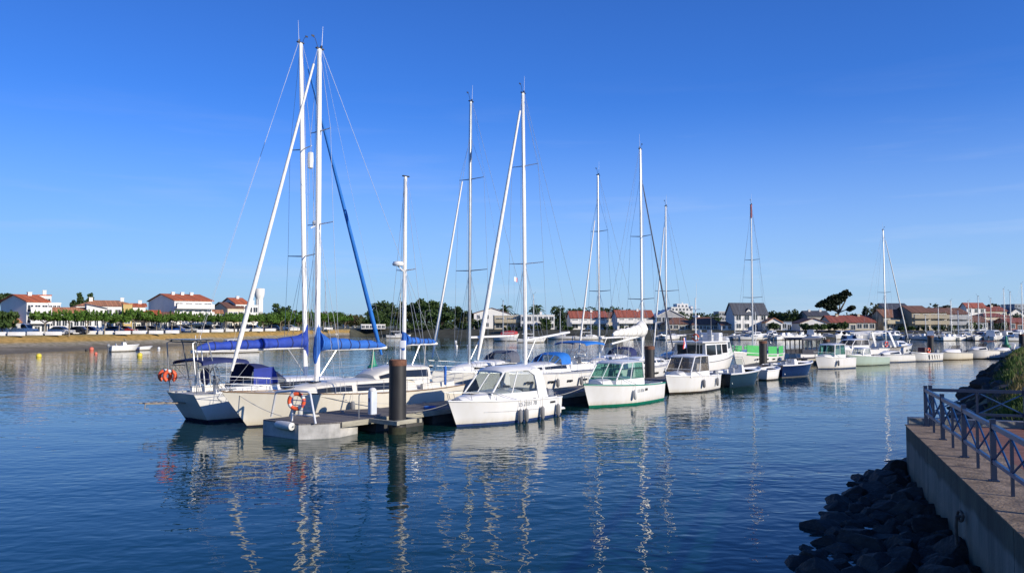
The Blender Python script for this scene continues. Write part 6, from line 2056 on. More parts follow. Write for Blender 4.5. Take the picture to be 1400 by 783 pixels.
house('long bungalow with a wide red-brown roof and two chimneys under the leaning cypress', 1136, 226, 2, 1196, 440.5, 431.5, CREAMW, TILER, rows=1, cols=7, chim=2, dep=9, ww=1.3)
house('grey-gabled house with a red-brown roof and beige balconies behind the leaning stay', 1208, 226, 20, 1250, 433, 423, BEIGEW, TILEN, px0=1190, rows=2, cols=5, balcony=(1,), chim=0, ww=1.8, wh=1.8)
house('slate-grey roofed house with a cream front gable on the skyline', 1213, 262, 10, 1246, 424, 414.5, GREYW, SLATE, rows=1, cols=2, chim=0, dep=9, win=False)
house('beige corner block with a brown roof and white-edged balconies', 1247, 224, 6, 1272, 427, 418, BEIGEW, TILEN, rows=3, cols=2, balcony=(1, 2), chim=0, dep=10, ww=1.6, wh=1.7)
house('beige apartment wing with tall white piers and glazed balconies', 1272, 226, 4, 1294, 427, 421, BEIGEW, TILEN, rows=3, cols=3, balcony=(1, 2), chim=0, dep=10, ww=1.6, wh=1.8)
house('grey-glazed apartment wing with a brown roof behind the bare masts', 1294, 228, 6, 1324, 429, 421, GREYW, TILEN, rows=3, cols=3, balcony=(1, 2), chim=0, dep=10, ww=2.0, wh=1.7)
house('white house with a red-brown roof and dark blue porthole on the skyline', 1322, 262, 14, 1347, 420, 414, WHITEW, TILER, px0=1312, rows=3, cols=3, chim=0)
house('low dark-roofed boat store behind the marina masts', 1322, 232, 2, 1350, 440, 432, GREYW, TILEN, rows=1, cols=4, chim=0, dep=9)
house('cream house with a wide brown roof and an arched entrance', 1346, 240, 4, 1384, 433, 427.5, CREAMW, TILER, 'hip', rows=1, cols=4, chim=0, dep=10, ww=1.4, wh=1.8)
house('upper house with a reddish roof above the cream arched one', 1346, 272, 4, 1376, 425, 419, CREAMW, TILER, rows=2, cols=4, chim=1, dep=9)
house('brick-red boathouse at the right end of the far shore', 1380, 232, 2, 1408, 441, 435, BRICKW, TILER, rows=1, cols=3, chim=0, dep=9)
house('white house with a small dark roof right of the tall mast on the far right', 1380, 280, 4, 1400, 428, 421, WHITEW, SLATE, 'front', rows=2, cols=2, chim=0, dep=8)
house('blue-grey tower block on the skyline at the far right', 1388, 420, 4, 1404, 416, 415, mat('tower_blue_grey', (.24, .28, .34), .8), GREYW, 'flat', rows=6, cols=4, chim=0, cat='tower block', dep=12, name='tower_block')
house('stepped white apartment blocks on the skyline above the low brown roofs', 918, 480, 4, 947, 420, 418.5, WHITEW, WHITEW, 'flat', rows=4, cols=6, chim=0, cat='apartment block', dep=14, name='apartment_block')
house('top tier of the stepped white apartment block on the skyline', 926, 486, 4, 941, 415.5, 415, WHITEW, WHITEW, 'flat', rows=5, cols=3, chim=1, cat='apartment block', dep=10, name='apartment_block')
house('small pale block on the skyline left of the slate-roofed house', 983, 420, 4, 994, 426, 425, GREYW, WHITEW, 'flat', rows=3, cols=3, chim=0, cat='apartment block', dep=10, name='apartment_block')
house('low white pump house with square openings beside the tree mass', 494, 262, 2, 527, 444, 443, WHITEW, WHITEW, 'flat', rows=1, cols=6, chim=0, dep=6, ww=2.4, wh=1.7, door=False)
house('tiny white house with an orange roof in front of the distant hedges', 470, 330, 3, 489, 436, 432, WHITEW, TILEB, rows=1, cols=3, chim=0, dep=7)

# ------------------------------------------------------------------ trees
BARK = mat('bark', (0.10, 0.075, 0.055), .95, var=.3, scale=4)
BARKP = mat('plane_bark', (0.26, 0.22, 0.16), .9, var=.3, scale=3)
LEAFS = {
    'plane': leaf_mat('plane_leaves', (0.045, 0.11, 0.014), (0.15, 0.26, 0.04), .5),
    'dark': leaf_mat('dark_leaves', (0.026, 0.052, 0.018), (0.08, 0.125, 0.04), .25),
    'mid': leaf_mat('mid_leaves', (0.03, 0.062, 0.016), (0.09, 0.145, 0.038), .25),
    'olive': leaf_mat('olive_leaves', (0.045, 0.055, 0.018), (0.13, 0.135, 0.05), .3),
    'rust': leaf_mat('rusty_leaves', (0.045, 0.035, 0.018), (0.12, 0.085, 0.045), .3),
    'cypress': leaf_mat('cypress_leaves', (0.008, 0.016, 0.007), (0.026, 0.04, 0.016), .35),
}
def leaf_cloud(b, clumps, n, size, rg, flat=1.0):
    tot = sum(r[1] ** 2 for r in clumps)
    for (c, r, sz) in clumps:
        for _ in range(int(n * r * r / tot)):
            u = Vector((rg.gauss(0, 1), rg.gauss(0, 1), rg.gauss(0, 1))).normalized() * r * (rg.random() ** .45)
            if rg.random() < .12: u *= 1.22
            p = Vector(c) + Vector((u.x * sz[0], u.y * sz[1], u.z * sz[2]))
            a = Vector((rg.gauss(0, 1), rg.gauss(0, 1), rg.gauss(0, 1) * .7)).normalized()
            t = a.orthogonal().normalized()
            t = Matrix.Rotation(rg.uniform(0, 6.28), 3, a) @ t
            q = a.cross(t)
            s = size * rg.uniform(.6, 1.3)
            b.add([p - t * s - q * s * .3, p + t * s * .2 - q * s * .75, p + t * s + q * s * .2, p - t * s * .1 + q * s * .7], [(0, 1, 2, 3)])
def tree(name, label, loc, H, W, kind, leaf, n=900, seed=1, group=None, trunk=.35, size=None, flat=1.0, cat='tree', tz=None):
    rg = random.Random(seed)
    r = thing(name, label, cat, loc, 0, group)
    t = MB()
    th = H * trunk
    top = Vector((rg.uniform(-.05, .05) * W, rg.uniform(-.05, .05) * W, th))
    rr = max(.09, H * .022)
    t.tube([(0, 0, -.2), (rg.uniform(-.1, .1), rg.uniform(-.1, .1), th * .5), top, (top.x, top.y, H * .7)], [rr * 1.3, rr, rr * .8, rr * .25], 7)
    clumps = []
    if kind == 'pollard':
        for k in range(8):
            a = 2 * math.pi * k / 8 + rg.uniform(-.3, .3)
            e = Vector((math.cos(a) * W * .42, math.sin(a) * W * .42, H * rg.uniform(.72, .86)))
            t.tube([top, top.lerp(e, .5) + Vector((0, 0, .1)), e], [rr * .6, rr * .45, rr * .15], 5)
            clumps.append((e, W * .14, (1.1, 1.1, .8)))
            clumps.append((top.lerp(e, .6) + Vector((0, 0, H * .05)), W * .09, (1.2, 1.2, .7)))
        clumps.append((Vector((0, 0, H * .82)), W * .2, (1.3, 1.3, .7)))
        for k in range(22):
            a = rg.uniform(0, 6.28); q = rg.uniform(.15, .55)
            e2 = Vector((math.cos(a) * W * q, math.sin(a) * W * q, H * rg.uniform(.82, 1.04)))
            clumps.append((e2, W * .065, (.6, .6, 1.7)))
            t.tube([e2 - Vector((math.cos(a) * W * .1, math.sin(a) * W * .1, H * .2)), e2], [rr * .3, rr * .08], 4)
    elif kind == 'column':
        for k in range(9):
            f = k / 8
            clumps.append((Vector((rg.uniform(-.1, .1) * W, rg.uniform(-.1, .1) * W, H * (.16 + .76 * f))), W * (.42 - .24 * abs(f - .35) * 1.6) * .9, (1, 1, 1.1)))
    elif kind == 'umbrella':
        for k in range(11):
            a = rg.uniform(0, 6.28); q = rg.uniform(.05, .42)
            e = Vector((math.cos(a) * W * q, math.sin(a) * W * q, H * rg.uniform(.74, .92)))
            t.tube([top, e], [rr * .5, rr * .1], 5)
            clumps.append((e, W * .17, (1.2, 1.2, .62)))
    elif kind == 'bush':
        for k in range(7):
            clumps.append((Vector((rg.uniform(-.36, .36) * W, rg.uniform(-.3, .3) * W, H * rg.uniform(.3, .66))), min(W, H) * rg.uniform(.28, .4), (1.2, 1, .9)))
    else:
        N = 13
        for k in range(N):
            a = 2.4 * k; q = rg.uniform(.1, .36)
            zf = rg.uniform(.36, .88)
            q *= 1.25 - abs(zf - .5) * 1.1
            e = Vector((math.cos(a) * W * q, math.sin(a) * W * q, H * zf))
            t.tube([top * rg.uniform(.6, 1), top.lerp(e, .6), e], [rr * .45, rr * .3, rr * .06], 5)
            clumps.append((e, W * rg.uniform(.13, .22), (1.1, 1.1, .85)))
        clumps.append((Vector((0, 0, H * .6)), W * .3, (1, 1, 1)))
        for k in range(12):
            a = rg.uniform(0, 6.28); zf = rg.uniform(.3, .97); q = .5 * math.sqrt(max(0, 1 - ((zf - .55) / .46) ** 2)) * rg.uniform(.8, 1.05)
            clumps.append((Vector((math.cos(a) * W * q, math.sin(a) * W * q, H * zf)), W * .08, (1, 1, 1)))
    t.build('trunk', BARKP if kind == 'pollard' else BARK, r)
    b = MB()
    leaf_cloud(b, clumps, n, size or max(W * .05, .30), rg, flat)
    b.build('crown', LEAFS[leaf], r, smooth=0)
    return r
def tree_px(name, label, px, D, ty, wpx, kind, leaf, n=900, seed=None, group=None, trunk=.3, base=LAND_Z, **k):
    H = Z(ty, D) - base
    W = wpx * D / FPX
    return tree(name, label, (X(px, D, 445), D, base), H, W, kind, leaf, n, seed or int(px), group, trunk, **k)
# pollarded plane trees along the embankment
pol = []
PLX = [62, 95, 119, 143, 165, 182, 199, 216, 232, 248, 263, 278, 293, 307, 320, 333, 346, 358, 370, 382, 394, 406, 418, 429, 440, 450, 460, 470]
lab_pol = 'pollarded plane tree with a flat spreading green crown in the row along the parked cars'
for i, px in enumerate(PLX):
    kf = (px - 62) / 408
    D = 139 + 95 * kf ** 1.35 + random.Random(i).uniform(-1, 1)
    if i < 4:
        o = tree('plane_tree', lab_pol, (X(px, D, 445), D, LAND_Z), Z(427.5, D) - LAND_Z, 34 * D / FPX, 'pollard', 'plane', 2300, 50 + i, 'pollarded trees along the embankment', trunk=.52, size=.17)
        pol.append(o)
    else:
        rg_ = random.Random(i)
        q = rg_.uniform(.84, 1.14)
        copy_thing(pol[i % 4], (X(px + rg_.uniform(-3, 3), D, 445), D, LAND_Z), rg_.uniform(0, 6.28), (q, q, q * rg_.uniform(.92, 1.1)))
# taller trees behind the left houses
tree_px('conifer_tree', 'pair-topped dark tree behind the terracotta roof, left stem', 108, 205, 399, 20, 'column', 'dark', 2200, size=.34)
tree_px('conifer_tree', 'rounder dark tree of the pair behind the terracotta roof', 122, 208, 400, 22, 'column', 'dark', 2200, size=.34)
tree_px('conifer_tree', 'low dark tree at the left foot of the pair behind the terracotta roof', 99, 202, 409, 16, 'column', 'dark', 1500, size=.34)
tree_px('umbrella_pine', 'dark pine cut by the left edge above the orange roof', 2, 175, 399, 26, 'umbrella', 'dark', 900)
tree_px('broadleaf_tree', 'rounded bushy tree at the far left in front of the grey gable', 4, 142, 420, 34, 'round', 'mid', 1500, trunk=.25)
tree_px('broadleaf_tree', 'solitary rounded tree standing above the plane row right of the water tower', 385, 235, 413.5, 30, 'round', 'mid', 1800, trunk=.2)
BG = [(336, 300, 424, 26, 'dark'), (362, 310, 428, 24, 'mid'), (408, 300, 424, 30, 'rust'), (424, 300, 427, 26, 'olive'), (446, 310, 426, 30, 'rust'), (460, 305, 425.5, 26, 'mid'), (474, 320, 428, 24, 'rust'), (487, 330, 431, 24, 'olive'), (400, 320, 430, 30, 'mid'), (378, 330, 431, 30, 'olive'), (350, 340, 433, 30, 'olive'), (499, 340, 435, 20, 'mid')]
words_ = {'dark': 'dark green', 'mid': 'mid green', 'rust': 'brownish', 'olive': 'olive green'}
for i, (px, D, ty, w, lf) in enumerate(BG):
    tree_px('broadleaf_tree', words_[lf] + ' tree in the distant wooded strip behind the ends of the plane row', px, D, ty, w, 'round', lf, 700, 300 + i, 'distant trees behind the plane row', trunk=.2)
# the big tree mass in the centre
MASS = [(519, 285, 412.5, 32, 'dark', 'round'), (540, 290, 411, 34, 'dark', 'round'), (561, 292, 411.5, 32, 'dark', 'round'), (584, 285, 408.5, 36, 'mid', 'round'), (606, 284, 414, 34, 'dark', 'round'), (628, 282, 418, 30, 'dark', 'round'), (510, 272, 424, 24, 'mid', 'round'),
        (530, 268, 428, 24, 'mid', 'bush'), (552, 268, 427, 28, 'olive', 'umbrella'), (574, 266, 430, 28, 'mid', 'umbrella'), (604, 266, 429, 40, 'mid', 'umbrella'), (634, 268, 432, 26, 'olive', 'bush'), (643, 272, 424, 18, 'mid', 'column')]
for i, (px, D, ty, w, lf, kd) in enumerate(MASS):
    pos_ = ('leftmost tall', 'second tall', 'third tall', 'tallest rounded', 'tall broad', 'rightmost tall', 'lower left edge', 'left low', 'low spreading olive', 'low spreading', 'wide flat-topped', 'right low', 'narrow upright')[i]
    tree_px('broadleaf_tree', pos_ + ' tree of the dark wood left of the white gable house', px, D, ty, w, kd, lf, 1500, 400 + i, 'trees of the dark wood', trunk=.2 if kd != 'umbrella' else .5)
# trees around the centre and right houses
MID = [(700, 275, 428, 20, 'dark', 'round'), (731, 285, 418, 18, 'mid', 'round'), (655, 262, 436, 18, 'mid', 'bush'), (745, 243, 435, 16, 'mid', 'round'), (765, 275, 417.5, 28, 'dark', 'round'), (785, 280, 419, 26, 'dark', 'round'), (805, 285, 418.5, 24, 'dark', 'round'), (822, 285, 418, 30, 'dark', 'round'), (840, 285, 418, 28, 'dark', 'round'),
       (857, 300, 420, 22, 'dark', 'round'), (905, 300, 424, 24, 'dark', 'round'), (932, 300, 426, 26, 'dark', 'round'), (955, 290, 427, 26, 'dark', 'round'), (975, 290, 429, 24, 'dark', 'round'), (1062, 270, 424.5, 26, 'dark', 'round'), (1080, 265, 423.5, 30, 'dark', 'round'), (1100, 275, 429, 24, 'mid', 'round'), (1160, 275, 430, 30, 'dark', 'round'),
       (1182, 270, 418, 14, 'dark', 'column'), (1198, 262, 413, 26, 'olive', 'round'), (1172, 270, 428, 20, 'dark', 'round'), (1276, 285, 413.5, 14, 'olive', 'round'), (1291, 285, 415.5, 18, 'cypress', 'umbrella'), (1356, 285, 413, 20, 'cypress', 'umbrella'), (1370, 290, 417, 24, 'dark', 'round'), (1392, 262, 428, 20, 'dark', 'round'), (1310, 290, 424, 22, 'dark', 'round'), (1250, 300, 424, 20, 'dark', 'round')]
for i, (px, D, ty, w, lf, kd) in enumerate(MID):
    near = min(((abs(px - q), n_) for q, n_ in ((672, 'the white gable house'), (735, 'the modern villas'), (802, 'the long-balconied red-roofed house'), (866, 'the house with paired windows'), (916, 'the glazed gable'), (966, 'the cream arcade'), (1026, 'the slate-roofed house'), (1082, 'the pale blue hut'), (1112, 'the open pavilion'), (1166, 'the long bungalow'), (1229, 'the grey-gabled house'), (1283, 'the beige apartment wing'), (1334, 'the skyline house with the porthole'), (1365, 'the cream arched house'), (1396, 'the brick-red boathouse'))), key=lambda q: q[0])[1]
    tree_px('broadleaf_tree', {'round': 'bushy', 'bush': 'low', 'column': 'slim upright', 'umbrella': 'flat-topped'}[kd] + ' ' + {'dark': 'dark', 'mid': 'green', 'olive': 'pale olive', 'cypress': 'blackish'}[lf] + ' tree rising beside or behind ' + near, px, D, ty, w, kd, lf, 800, 500 + i, 'trees among the far shore houses', trunk=.3)
# low hedges and bushes along the far quay
HED = [(560, 256, 441, 40), (590, 256, 444, 40), (620, 256, 441, 40), (650, 252, 443, 36), (700, 240, 447, 44), (740, 240, 445, 40), (775, 238, 445, 40), (810, 236, 445, 36), (840, 234, 446, 34), (870, 232, 447, 38), (1058, 220, 441, 14), (1104, 220, 441.5, 22), (1120, 220, 441, 18), (1140, 220, 441, 24), (1152, 219, 439.5, 18), (1240, 218, 446, 34), (1268, 218, 446, 34), (1296, 219, 445, 30), (1332, 222, 440, 22), (1366, 224, 440, 22)]
for i, (px, D, ty, w) in enumerate(HED):
    side = 'the dark seawall in front of the wood' if px < 660 else 'the seawall below the villas' if px < 760 else 'the seawall below the red-roofed houses' if px < 900 else 'the gardens near the pavilion' if px < 1200 else 'the quay below the beige apartments' if px < 1310 else 'the quay behind the marina masts'
    tree_px('shrub', 'dark clipped shrub growing along ' + side, px, D, ty, w, 'bush', 'dark' if i % 3 else 'mid', 600, 700 + i, 'shrubs along the far quay', trunk=.25, cat='shrub')
# wind-leaned cypress
def cypress():
    D = 250
    rg = random.Random(5)
    pw = lambda px, py, dy=0: A(px, py, D + dy)
    foot = pw(1141, 437)
    r = thing('leaning_cypress', 'large dark wind-swept cypress leaning right above the long bungalow', 'tree', (foot.x, D, LAND_Z))
    L_ = lambda px, py, dy=0: pw(px, py, dy) - Vector((foot.x, D, LAND_Z))
    t = MB()
    t.tube([(0, 0, 0), L_(1145, 430), L_(1150, 422), L_(1156, 411), L_(1159, 402)], [.5, .42, .3, .18, .06], 8)
    for e in ((1130, 414), (1122, 417), (1140, 409), (1150, 404), (1163, 421)):
        t.tube([L_(1147, 427), L_(*e)], [.24, .06], 6)
    t.build('trunk', BARK, r)
    cl = []
    for px, py, rr in ((1121, 416, 5), (1127, 414, 5), (1133, 412, 6), (1139, 409, 6), (1145, 406, 6), (1151, 403, 5), (1156, 400, 4), (1160, 402, 3.5), (1131, 418, 5), (1138, 416, 5.5), (1145, 413, 5), (1134, 422, 4), (1141, 421, 4), (1118, 417.5, 2.5), (1164, 421, 4), (1161, 423, 3), (1150, 409, 4.5), (1156, 406, 3), (1135, 407, 3), (1158, 397.5, 2)):
        for dy in (-2.2, 1.8):
            cl.append((L_(px + rg.uniform(-1, 1), py + rg.uniform(-.6, .6), dy), rr * D / FPX * .9, (1.15, 1.3, .75)))
    b = MB(); leaf_cloud(b, cl, 4500, .42, rg); b.build('crown', LEAFS['cypress'], r, smooth=0)
cypress()
def palm(px, D, ty, label, W=6):
    H = Z(ty, D) - LAND_Z
    r = thing('palm_tree', label, 'palm tree', (X(px, D, 440), D, LAND_Z), 0, 'palms')
    t = MB(); t.tube([(0, 0, 0), (.1, 0, H * .5), (0, 0, H * .86)], [.3, .24, .22], 8); t.build('trunk', BARK, r)
    b = MB(); rg = random.Random(int(px))
    for k in range(26):
        a = rg.uniform(0, 6.28); el = rg.uniform(-.3, 1.2)
        d = Vector((math.cos(a) * math.cos(el), math.sin(a) * math.cos(el), math.sin(el)))
        pts = [Vector((0, 0, H * .86)) + d * (W * .5 * f) - Vector((0, 0, W * .28 * f * f)) for f in (0, .35, .7, 1)]
        sd = d.cross(Vector((0, 0, 1))).normalized()
        b.loft([[p - sd * w + Vector((0, 0, -.12)), p, p + sd * w + Vector((0, 0, -.12))] for p, w in zip(pts, (.1, .4, .35, .05))], ring=False)
    b.build('crown', LEAFS['mid'], r, smooth=0)
palm(690, 285, 418, 'shaggy palm rising behind the white gable house', 9)
palm(733, 300, 417, 'palm crown showing above the modern villas', 8)
# continuous distant woodland on the skyline
def treeline():
    rg = random.Random(77)
    b = MB()
    cl = []
    for i in range(150):
        px = 330 + i * 7.4 + rg.uniform(-3, 3)
        D = rg.uniform(430, 560)
        zt = Z(433 + rg.uniform(-2, 2.5), D)
        for z in (zt * .35, zt * .75):
            p = A(px, 436, D)
            cl.append((Vector((p.x, D, z)), rg.uniform(3.2, 5), (1.5, 1, .8)))
    for i in range(46):
        px = -60 + i * 9
        D = rg.uniform(300, 330); zt = Z(433, D)
        p = A(px, 436, D); cl.append((Vector((p.x, D, zt * .6)), 3.2, (1.5, 1, .9)))
    leaf_cloud(b, cl, 16000, .9, rg)
    o = b.build('distant_woodland', LEAFS['dark'], smooth=0)
    tag(o, 'unbroken strip of distant woodland along the skyline behind the houses', 'woodland', kind='stuff')
treeline()

# ------------------------------------------------------------------ parked cars, white barriers
CARW = mat('car_glass', (.02, .025, .03), .08); TYRE = mat('tyre_rubber', (.02, .02, .02), .9); RIM = mat('wheel_rim', (.4, .4, .42), .4, .6)
def car(px, D, colour, cname, label, van=False, flip=False):
    r = thing('parked_van' if van else 'parked_car', label, 'van' if van else 'car', (X(px, D, 455), D, LAND_Z + .012), rad(3 + (180 if flip else 0)), 'vehicles parked along the embankment')
    L, W = (5.0, 1.9) if van else (4.2, 1.75)
    m = mat('car_paint_' + cname, colour, .3, .1, var=.04, coat=.6)
    if van:
        prof = [(-2.45, .35), (2.45, .35), (2.5, .8), (2.3, 1.05), (1.5, 1.2), (.95, 1.9), (.6, 2.0), (-2.4, 2.0), (-2.48, 1.6)]
        gl = [(1.35, 1.22), (.9, 1.82), (.25, 1.82), (.25, 1.22)]
    else:
        prof = [(-2.05, .32), (2.1, .32), (2.12, .62), (1.9, .82), (1.0, .95), (.25, 1.42), (-.2, 1.5), (-1.2, 1.46), (-1.85, 1.0), (-2.08, .9)]
        gl = [(.85, .97), (.22, 1.36), (-.2, 1.43), (-1.12, 1.38), (-1.6, .98)]
    secs = []
    for y, q in ((-W / 2, .90), (-W / 2 + .06, .97), (-W * .36, 1), (W * .36, 1), (W / 2 - .06, .97), (W / 2, .90)):
        zm = 1.0
        secs.append([Vector((x * (1 if z < .95 else q), y * (1 if z < .95 else .86), .32 + (z - .32) * (q if z > 1.2 else 1))) for x, z in prof])
    b = MB(); b.loft(secs, True, True); b.build('body', m, r, smooth=30)
    for sd in (1, -1):
        b = MB(); yy = sd * W / 2 * .90
        b.plate([(x, z) for x, z in gl], min(yy, yy + sd * .03), max(yy, yy + sd * .03)); b.build('side_glass', CARW, r, smooth=0)
        for x in ((-1.5, 1.55) if van else (-1.3, 1.35)):
            w = MB(); w.lathe([(.02, -.1), (.24, -.1), (.33, -.07), (.33, .07), (.24, .1), (.02, .1)], (x, sd * (W / 2 - .08), .33), 16, 'Y'); wo = w.build('wheel', TYRE, r)
            q = MB(); q.lathe([(.02, -.01), (.2, -.01), (.2, .012), (.02, .02)], (x, sd * (W / 2 + .025), .33), 12, 'Y'); q.build('rim', RIM, wo)
    ws = MB(); ws.quadslab([(1.52, .7, 1.24), (1.52, -.7, 1.24), (1.0, -.62, 1.86), (1.0, .62, 1.86)] if van else [(1.0, .68, 1.0), (1.0, -.68, 1.0), (.36, -.58, 1.41), (.36, .58, 1.41)], .02); ws.build('windscreen', CARW, r, smooth=0)
    for sd in (1, -1):
        b = MB(); b.box((L / 2 - .02 if van else 2.06, sd * W * .34, .72), (.12, .3, .14)); b.build('headlight', FENDER, r)
CARS = [(-6, 'silver', (.45, .46, .48), 'silver car cut by the left edge behind the barriers'), (30, 'white', (.74, .74, .72), None), (84, 'lightgrey', (.5, .5, .52), 'pale grey car behind the planters between the first two plane trees'), (104, 'black', (.02, .02, .025), 'black car left of the blue one'), (124, 'blue', (.02, .07, .28), 'blue car between the second and third plane trees'),
        (153, 'darkblue', (.015, .03, .09), 'dark blue car right of the bushy planter'), (172, 'red', (.3, .03, .03), 'dark red car behind the plane trunks'), (190, 'black', (.02, .02, .025), 'black car near the middle of the plane row'), (209, 'darkgrey', (.06, .06, .065), 'dark grey car near the middle of the plane row'), (238, 'blue', (.02, .07, .28), 'blue car below the white apartment block'),
        (256, 'silver', (.45, .46, .48), 'silver car below the apartment block balconies'), (281, 'darkgrey', (.06, .06, .065), 'dark grey car right of the apartment block'), (300, 'white', (.74, .74, .72), 'white car below the beige gabled house'), (322, 'black', (.02, .02, .025), 'black car behind the furled genoa'), (348, 'silver', (.45, .46, .48), 'silver car below the water tower'), (372, 'darkblue', (.015, .03, .09), 'dark blue car far along the plane row'), (398, 'white', (.74, .74, .72), 'white car far along the plane row')]
for i, (px, cn, colr, lab) in enumerate(CARS):
    kf = max(0, (px - 62) / 408)
    D = 144 + 98 * kf ** 1.35
    car(px, D, colr, cn, lab or 'white panel van parked behind the barriers at the far left', van=(lab is None), flip=(i % 2 == 1 and lab is not None))
# second line of cars and a white boat trailer feel behind
for i, (px, cn, colr, lab) in enumerate([(8, 'black', (.02, .02, .025), 'black car parked behind the white van, farther row'), (60, 'darkgrey', (.06, .06, .065), 'dark grey car in the farther row behind the first plane tree'), (75, 'white', (.74, .74, .72), 'white car in the farther row right of the van'), (140, 'silver', (.45, .46, .48), 'silver car in the farther row behind the bushy planter'), (183, 'white', (.74, .74, .72), 'white car in the farther row near the middle of the plane row')]):
    car(px, 153 + px * .12, colr, cn, lab)
BARR = mat('barrier_white', (.72, .71, .68), .8, var=.1)
bar0 = None
px = -30
i = 0
while px < 462:
    kf = max(0, (px - 0) / 470)
    D = 0
    g = G(px, 484.5 if px < 0 else 484.5)
    # stand the barriers 1 m inland of the bank top
    ratio = (px - 700) / FPX
    best = min(dense[:i_split + 1], key=lambda q: abs(q[0].x / q[0].y - ratio))
    t = bank_top(*best)
    t = inland(t, .9, LAND_Z)
    t = Vector((ratio * t.y, t.y, LAND_Z))
    wpx = 2.6 * FPX / t.y
    if i % 7 != 5:
        if bar0 is None:
            bar0 = MB().rbox((0, 0, .32), (2.6, .5, .64), .06).build('planter_barrier', BARR)
            tag(bar0, 'low white masonry barrier block in the line along the top of the embankment', 'barrier', 'white barriers along the embankment')
            bar0.location = t
        else:
            copy_thing(bar0, t, rad(8 + 12 * kf))
    px += wpx * 1.22
    i += 1
def sign_post(px, D, ty, label):
    r = thing('street_lamp', label, 'street lamp', (X(px, D, 440), D, LAND_Z))
    H = Z(ty, D) - LAND_Z
    b = MB(); b.tube([(0, 0, 0), (0, 0, H * .9), (.3, 0, H * .98), (1.4, 0, H)], [.09, .07, .05, .04], 8); b.build('pole', GREYP, r)
    b = MB(); b.rbox((1.6, 0, H - .03), (.7, .22, .12), .05); b.build('lamp_head', GREYP, r)
sign_post(972, 225, 433, 'curved grey street lamp in front of the cream arcade')
sign_post(1016, 222, 434, 'grey street lamp in front of the slate-roofed house')
sign_post(581, 255, 424, 'slim street lamp standing in the dark wood left of the white gable')

# ------------------------------------------------------------------ marina craft along the far shore
HSM = HWM('hull_white_dark', (.05, .04, .03))
HSB = hull_mat('hull_blue_small', (.04, .10, .26), (.3, .3, .3), (.02, .03, .06), .05, -.02)
def small_craft(kind, hullm, label, group, seed):
    r = thing('moored_motorboat', label, 'motorboat', (0, 0, 0), 0, group)
    L = 6.0
    h = Hull(L, 2.2, 1.15, .9, tf=.85, rake=.8, sagz=0, tm=.38, pw=2.4, round_=.5, chine=True)
    h.mesh('hull', hullm, r, n=12, k=5); h.deck(GEL, r)
    if kind == 0:
        st = [(-1.2, .9, .75, .9, 2.1), (.5, .85, .7, .95, 2.1), (1.1, .7, .5, 1.0, 1.35), (2.0, .4, .2, 1.05, 1.12)]
        cabin_loft(st, GEL, r, 'cabin'); side_strip(st, -1.0, .45, .42, .88, DARKW, r)
        b = MB(); b.quadslab([(.62, .62, 1.98), (.62, -.62, 1.98), (1.14, -.5, 1.42), (1.14, .5, 1.42)], .03); b.build('windscreen', DARKW, r, smooth=0)
    elif kind == 1:
        st = [(-.4, .85, .7, .85, 1.3), (.8, .7, .5, .9, 1.28), (1.8, .35, .2, 1.0, 1.08)]
        cabin_loft(st, GEL, r, 'cuddy'); side_strip(st, -.2, 1.0, .3, .85, DARKW, r)
        bimini(r, -2.2, -.3, .9, 1.9, NAVY if seed % 2 else BLUE1, .9, .12)
    else:
        b = MB(); b.rbox((0, 0, 1.1), (.8, .7, .9), .1); b.build('console', GEL, r)
        b = MB(); b.quadslab([(.35, .3, 1.5), (.35, -.3, 1.5), (.15, -.28, 1.95), (.15, .28, 1.95)], .02); b.build('windscreen', GLASS, r, smooth=0)
    outboard(r, -L / 2 - .1, 0, .5, .95)
    return r
ga = 'small motorboats along the far marina'
protos = []
for k in range(3):
    for j, hmm in enumerate((HSM, HSB)):
        protos.append((k, j, small_craft(k, hmm, '', ga, k + j)))
used_p = {}
FARB = []
rgm = random.Random(12)
for px in range(1016, 1096, 7): FARB.append((px + rgm.uniform(-2, 2), 464.2 + rgm.uniform(-1, .5)))
for px in range(1098, 1132, 11): FARB.append((px + rgm.uniform(-2, 2), 462.6))
for px in range(1148, 1176, 9): FARB.append((px, 463.5))
for px in range(1214, 1280, 10): FARB.append((px + rgm.uniform(-2, 2), 464.0 + rgm.uniform(-.8, .4)))
for px in range(1284, 1412, 6): FARB.append((px + rgm.uniform(-2, 2), 465.0 + rgm.uniform(-.6, .6)))
for px in range(1288, 1412, 8): FARB.append((px + rgm.uniform(-2, 2), 462.9))
for px in (860, 872, 905, 918, 1003): FARB.append((px, 464.0))
KN = ('wheelhouse boat', 'cuddy boat with folding canopy', 'open console boat')
for i, (px, py) in enumerate(FARB):
    k, j, p = protos[rgm.choice((0, 0, 1, 2, 0, 2, 1)) * 2 + (1 if rgm.random() < .16 else 0)]
    zone = 'off the red-roofed houses' if px < 930 else 'off the slate-roofed house' if px < 1096 else 'off the open pavilion' if px < 1135 else 'off the long bungalow' if px < 1180 else 'off the beige apartments' if px < 1281 else ('front rank of the crowded far-right basin' if py > 463.5 else 'rear rank of the crowded far-right basin')
    lab = ('blue ' if j else 'white ') + KN[k] + ' ' + zone
    loc = G(px, py)
    rz = rad(rgm.choice((10, 25, 35, 50, 195, 210, 230, -55)))
    sc = rgm.uniform(.85, 1.2)
    if id(p) not in used_p:
        used_p[id(p)] = 1
        p.location = loc; p.rotation_euler = (0, 0, rz); p.scale = (sc,) * 3; p['label'] = lab
    else:
        copy_thing(p, loc, rz, sc, lab)
for k, j, p in protos:
    if id(p) not in used_p:
        for ch in list(p.children_recursive): bpy.data.objects.remove(ch)
        bpy.data.objects.remove(p)
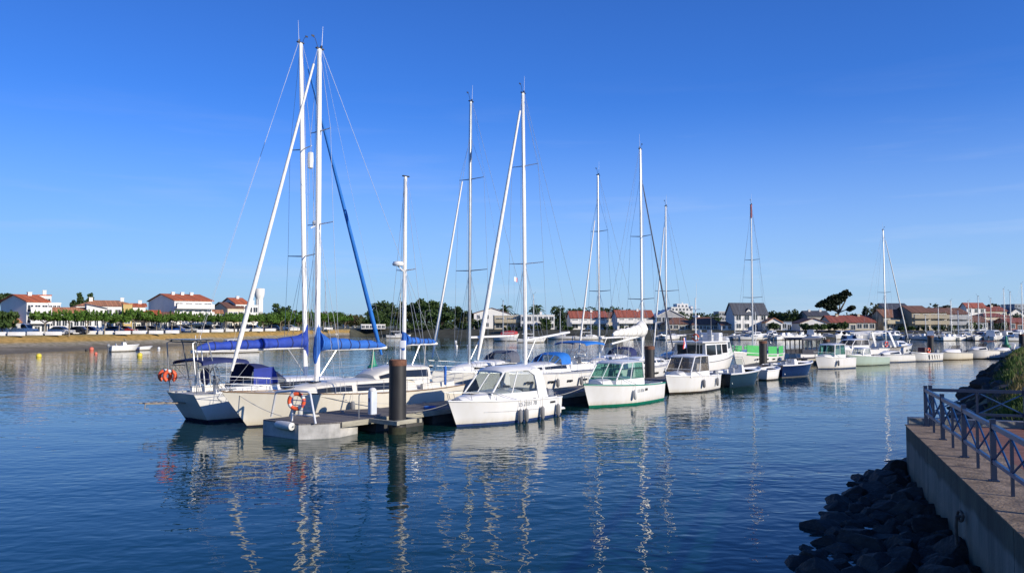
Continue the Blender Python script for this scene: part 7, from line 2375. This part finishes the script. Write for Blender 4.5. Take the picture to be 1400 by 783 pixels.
# covered cruiser on the far quay and a few larger craft
def covered_boat(px, py, label, m, L=9.5):
    p = G(px, py)
    r = thing('covered_yacht', label, 'boat', (p.x, p.y, 0), rad(-6))
    h = Hull(L, 2.8, 1.5, 1.2, tf=.8, rake=.8); h.mesh('hull', HSM, r, n=12, k=5)
    b = MB()
    secs = []
    for i in range(9):
        f = i / 8
        x = -L / 2 + .2 + (L - .6) * f
        w = h.at(x)[0] + .03; z = h.at(x)[1] - .1; hh = 1.2 * math.sin(math.pi * (.12 + .8 * f)) ** .5
        secs.append([Vector((x, w * c, z + hh * s_)) for c, s_ in ((1, 0), (.95, .35), (.5, .8), (0, 1), (-.5, .8), (-.95, .35), (-1, 0))])
    b.loft(secs, False); b.build('tarpaulin', m, r, smooth=60)
covered_boat(1197, 463.5, 'long boat shrouded in a white tarpaulin off the far quay', SAILW, 13)
covered_boat(1372, 462.6, 'boat under an orange-brown tarpaulin in the right-hand basin', mat('orange_tarpaulin', (.45, .17, .08), .8), 9)
covered_boat(697, 463.5, 'boat with a red cover off the seawall, behind the leaning genoa', mat('red_tarpaulin', (.42, .04, .04), .8), 5)
# bare masts of the far marina: small sloops at the right
SL = [(1286, 465, 417), (1299, 464.5, 411), (1313, 465, 424), (1327, 464, 421), (1341, 465, 405), (1346, 463.6, 422), (1358, 465, 408), (1372, 464.3, 395), (1385, 465, 399), (1396.5, 466, 388), (1268, 463, 431), (1323, 465, 412), (768, 463.5, 424), (806, 464, 428), (1007, 464, 432), (1031, 464.5, 426)]
SLN = ('leftmost masted', 'second masted', 'short-masted', 'third masted', 'tall-masted', 'low-masted', 'slim tall-masted', 'tallest-masted', 'very tall masted', 'nearest tall-masted', 'lone short-masted', 'paired-mast', 'solitary', 'solitary', 'solitary', 'solitary')
for i, (px, py, ty) in enumerate(SL):
    D = G(px, py).y
    place = 'in the crowded right-hand basin' if px > 1280 else 'off the beige apartment wing' if px > 1200 else 'off the long-balconied red-roofed house' if px < 790 else 'off the gap between the red-roofed houses' if px < 900 else 'off the white annex' if px < 1020 else 'off the slate-roofed house'
    small_sloop(px, py, 8.0, Z(ty, D), SLN[i] + ' white sailing boat ' + place, 'sailing boats in the far marina', 1 if i % 2 else -1)
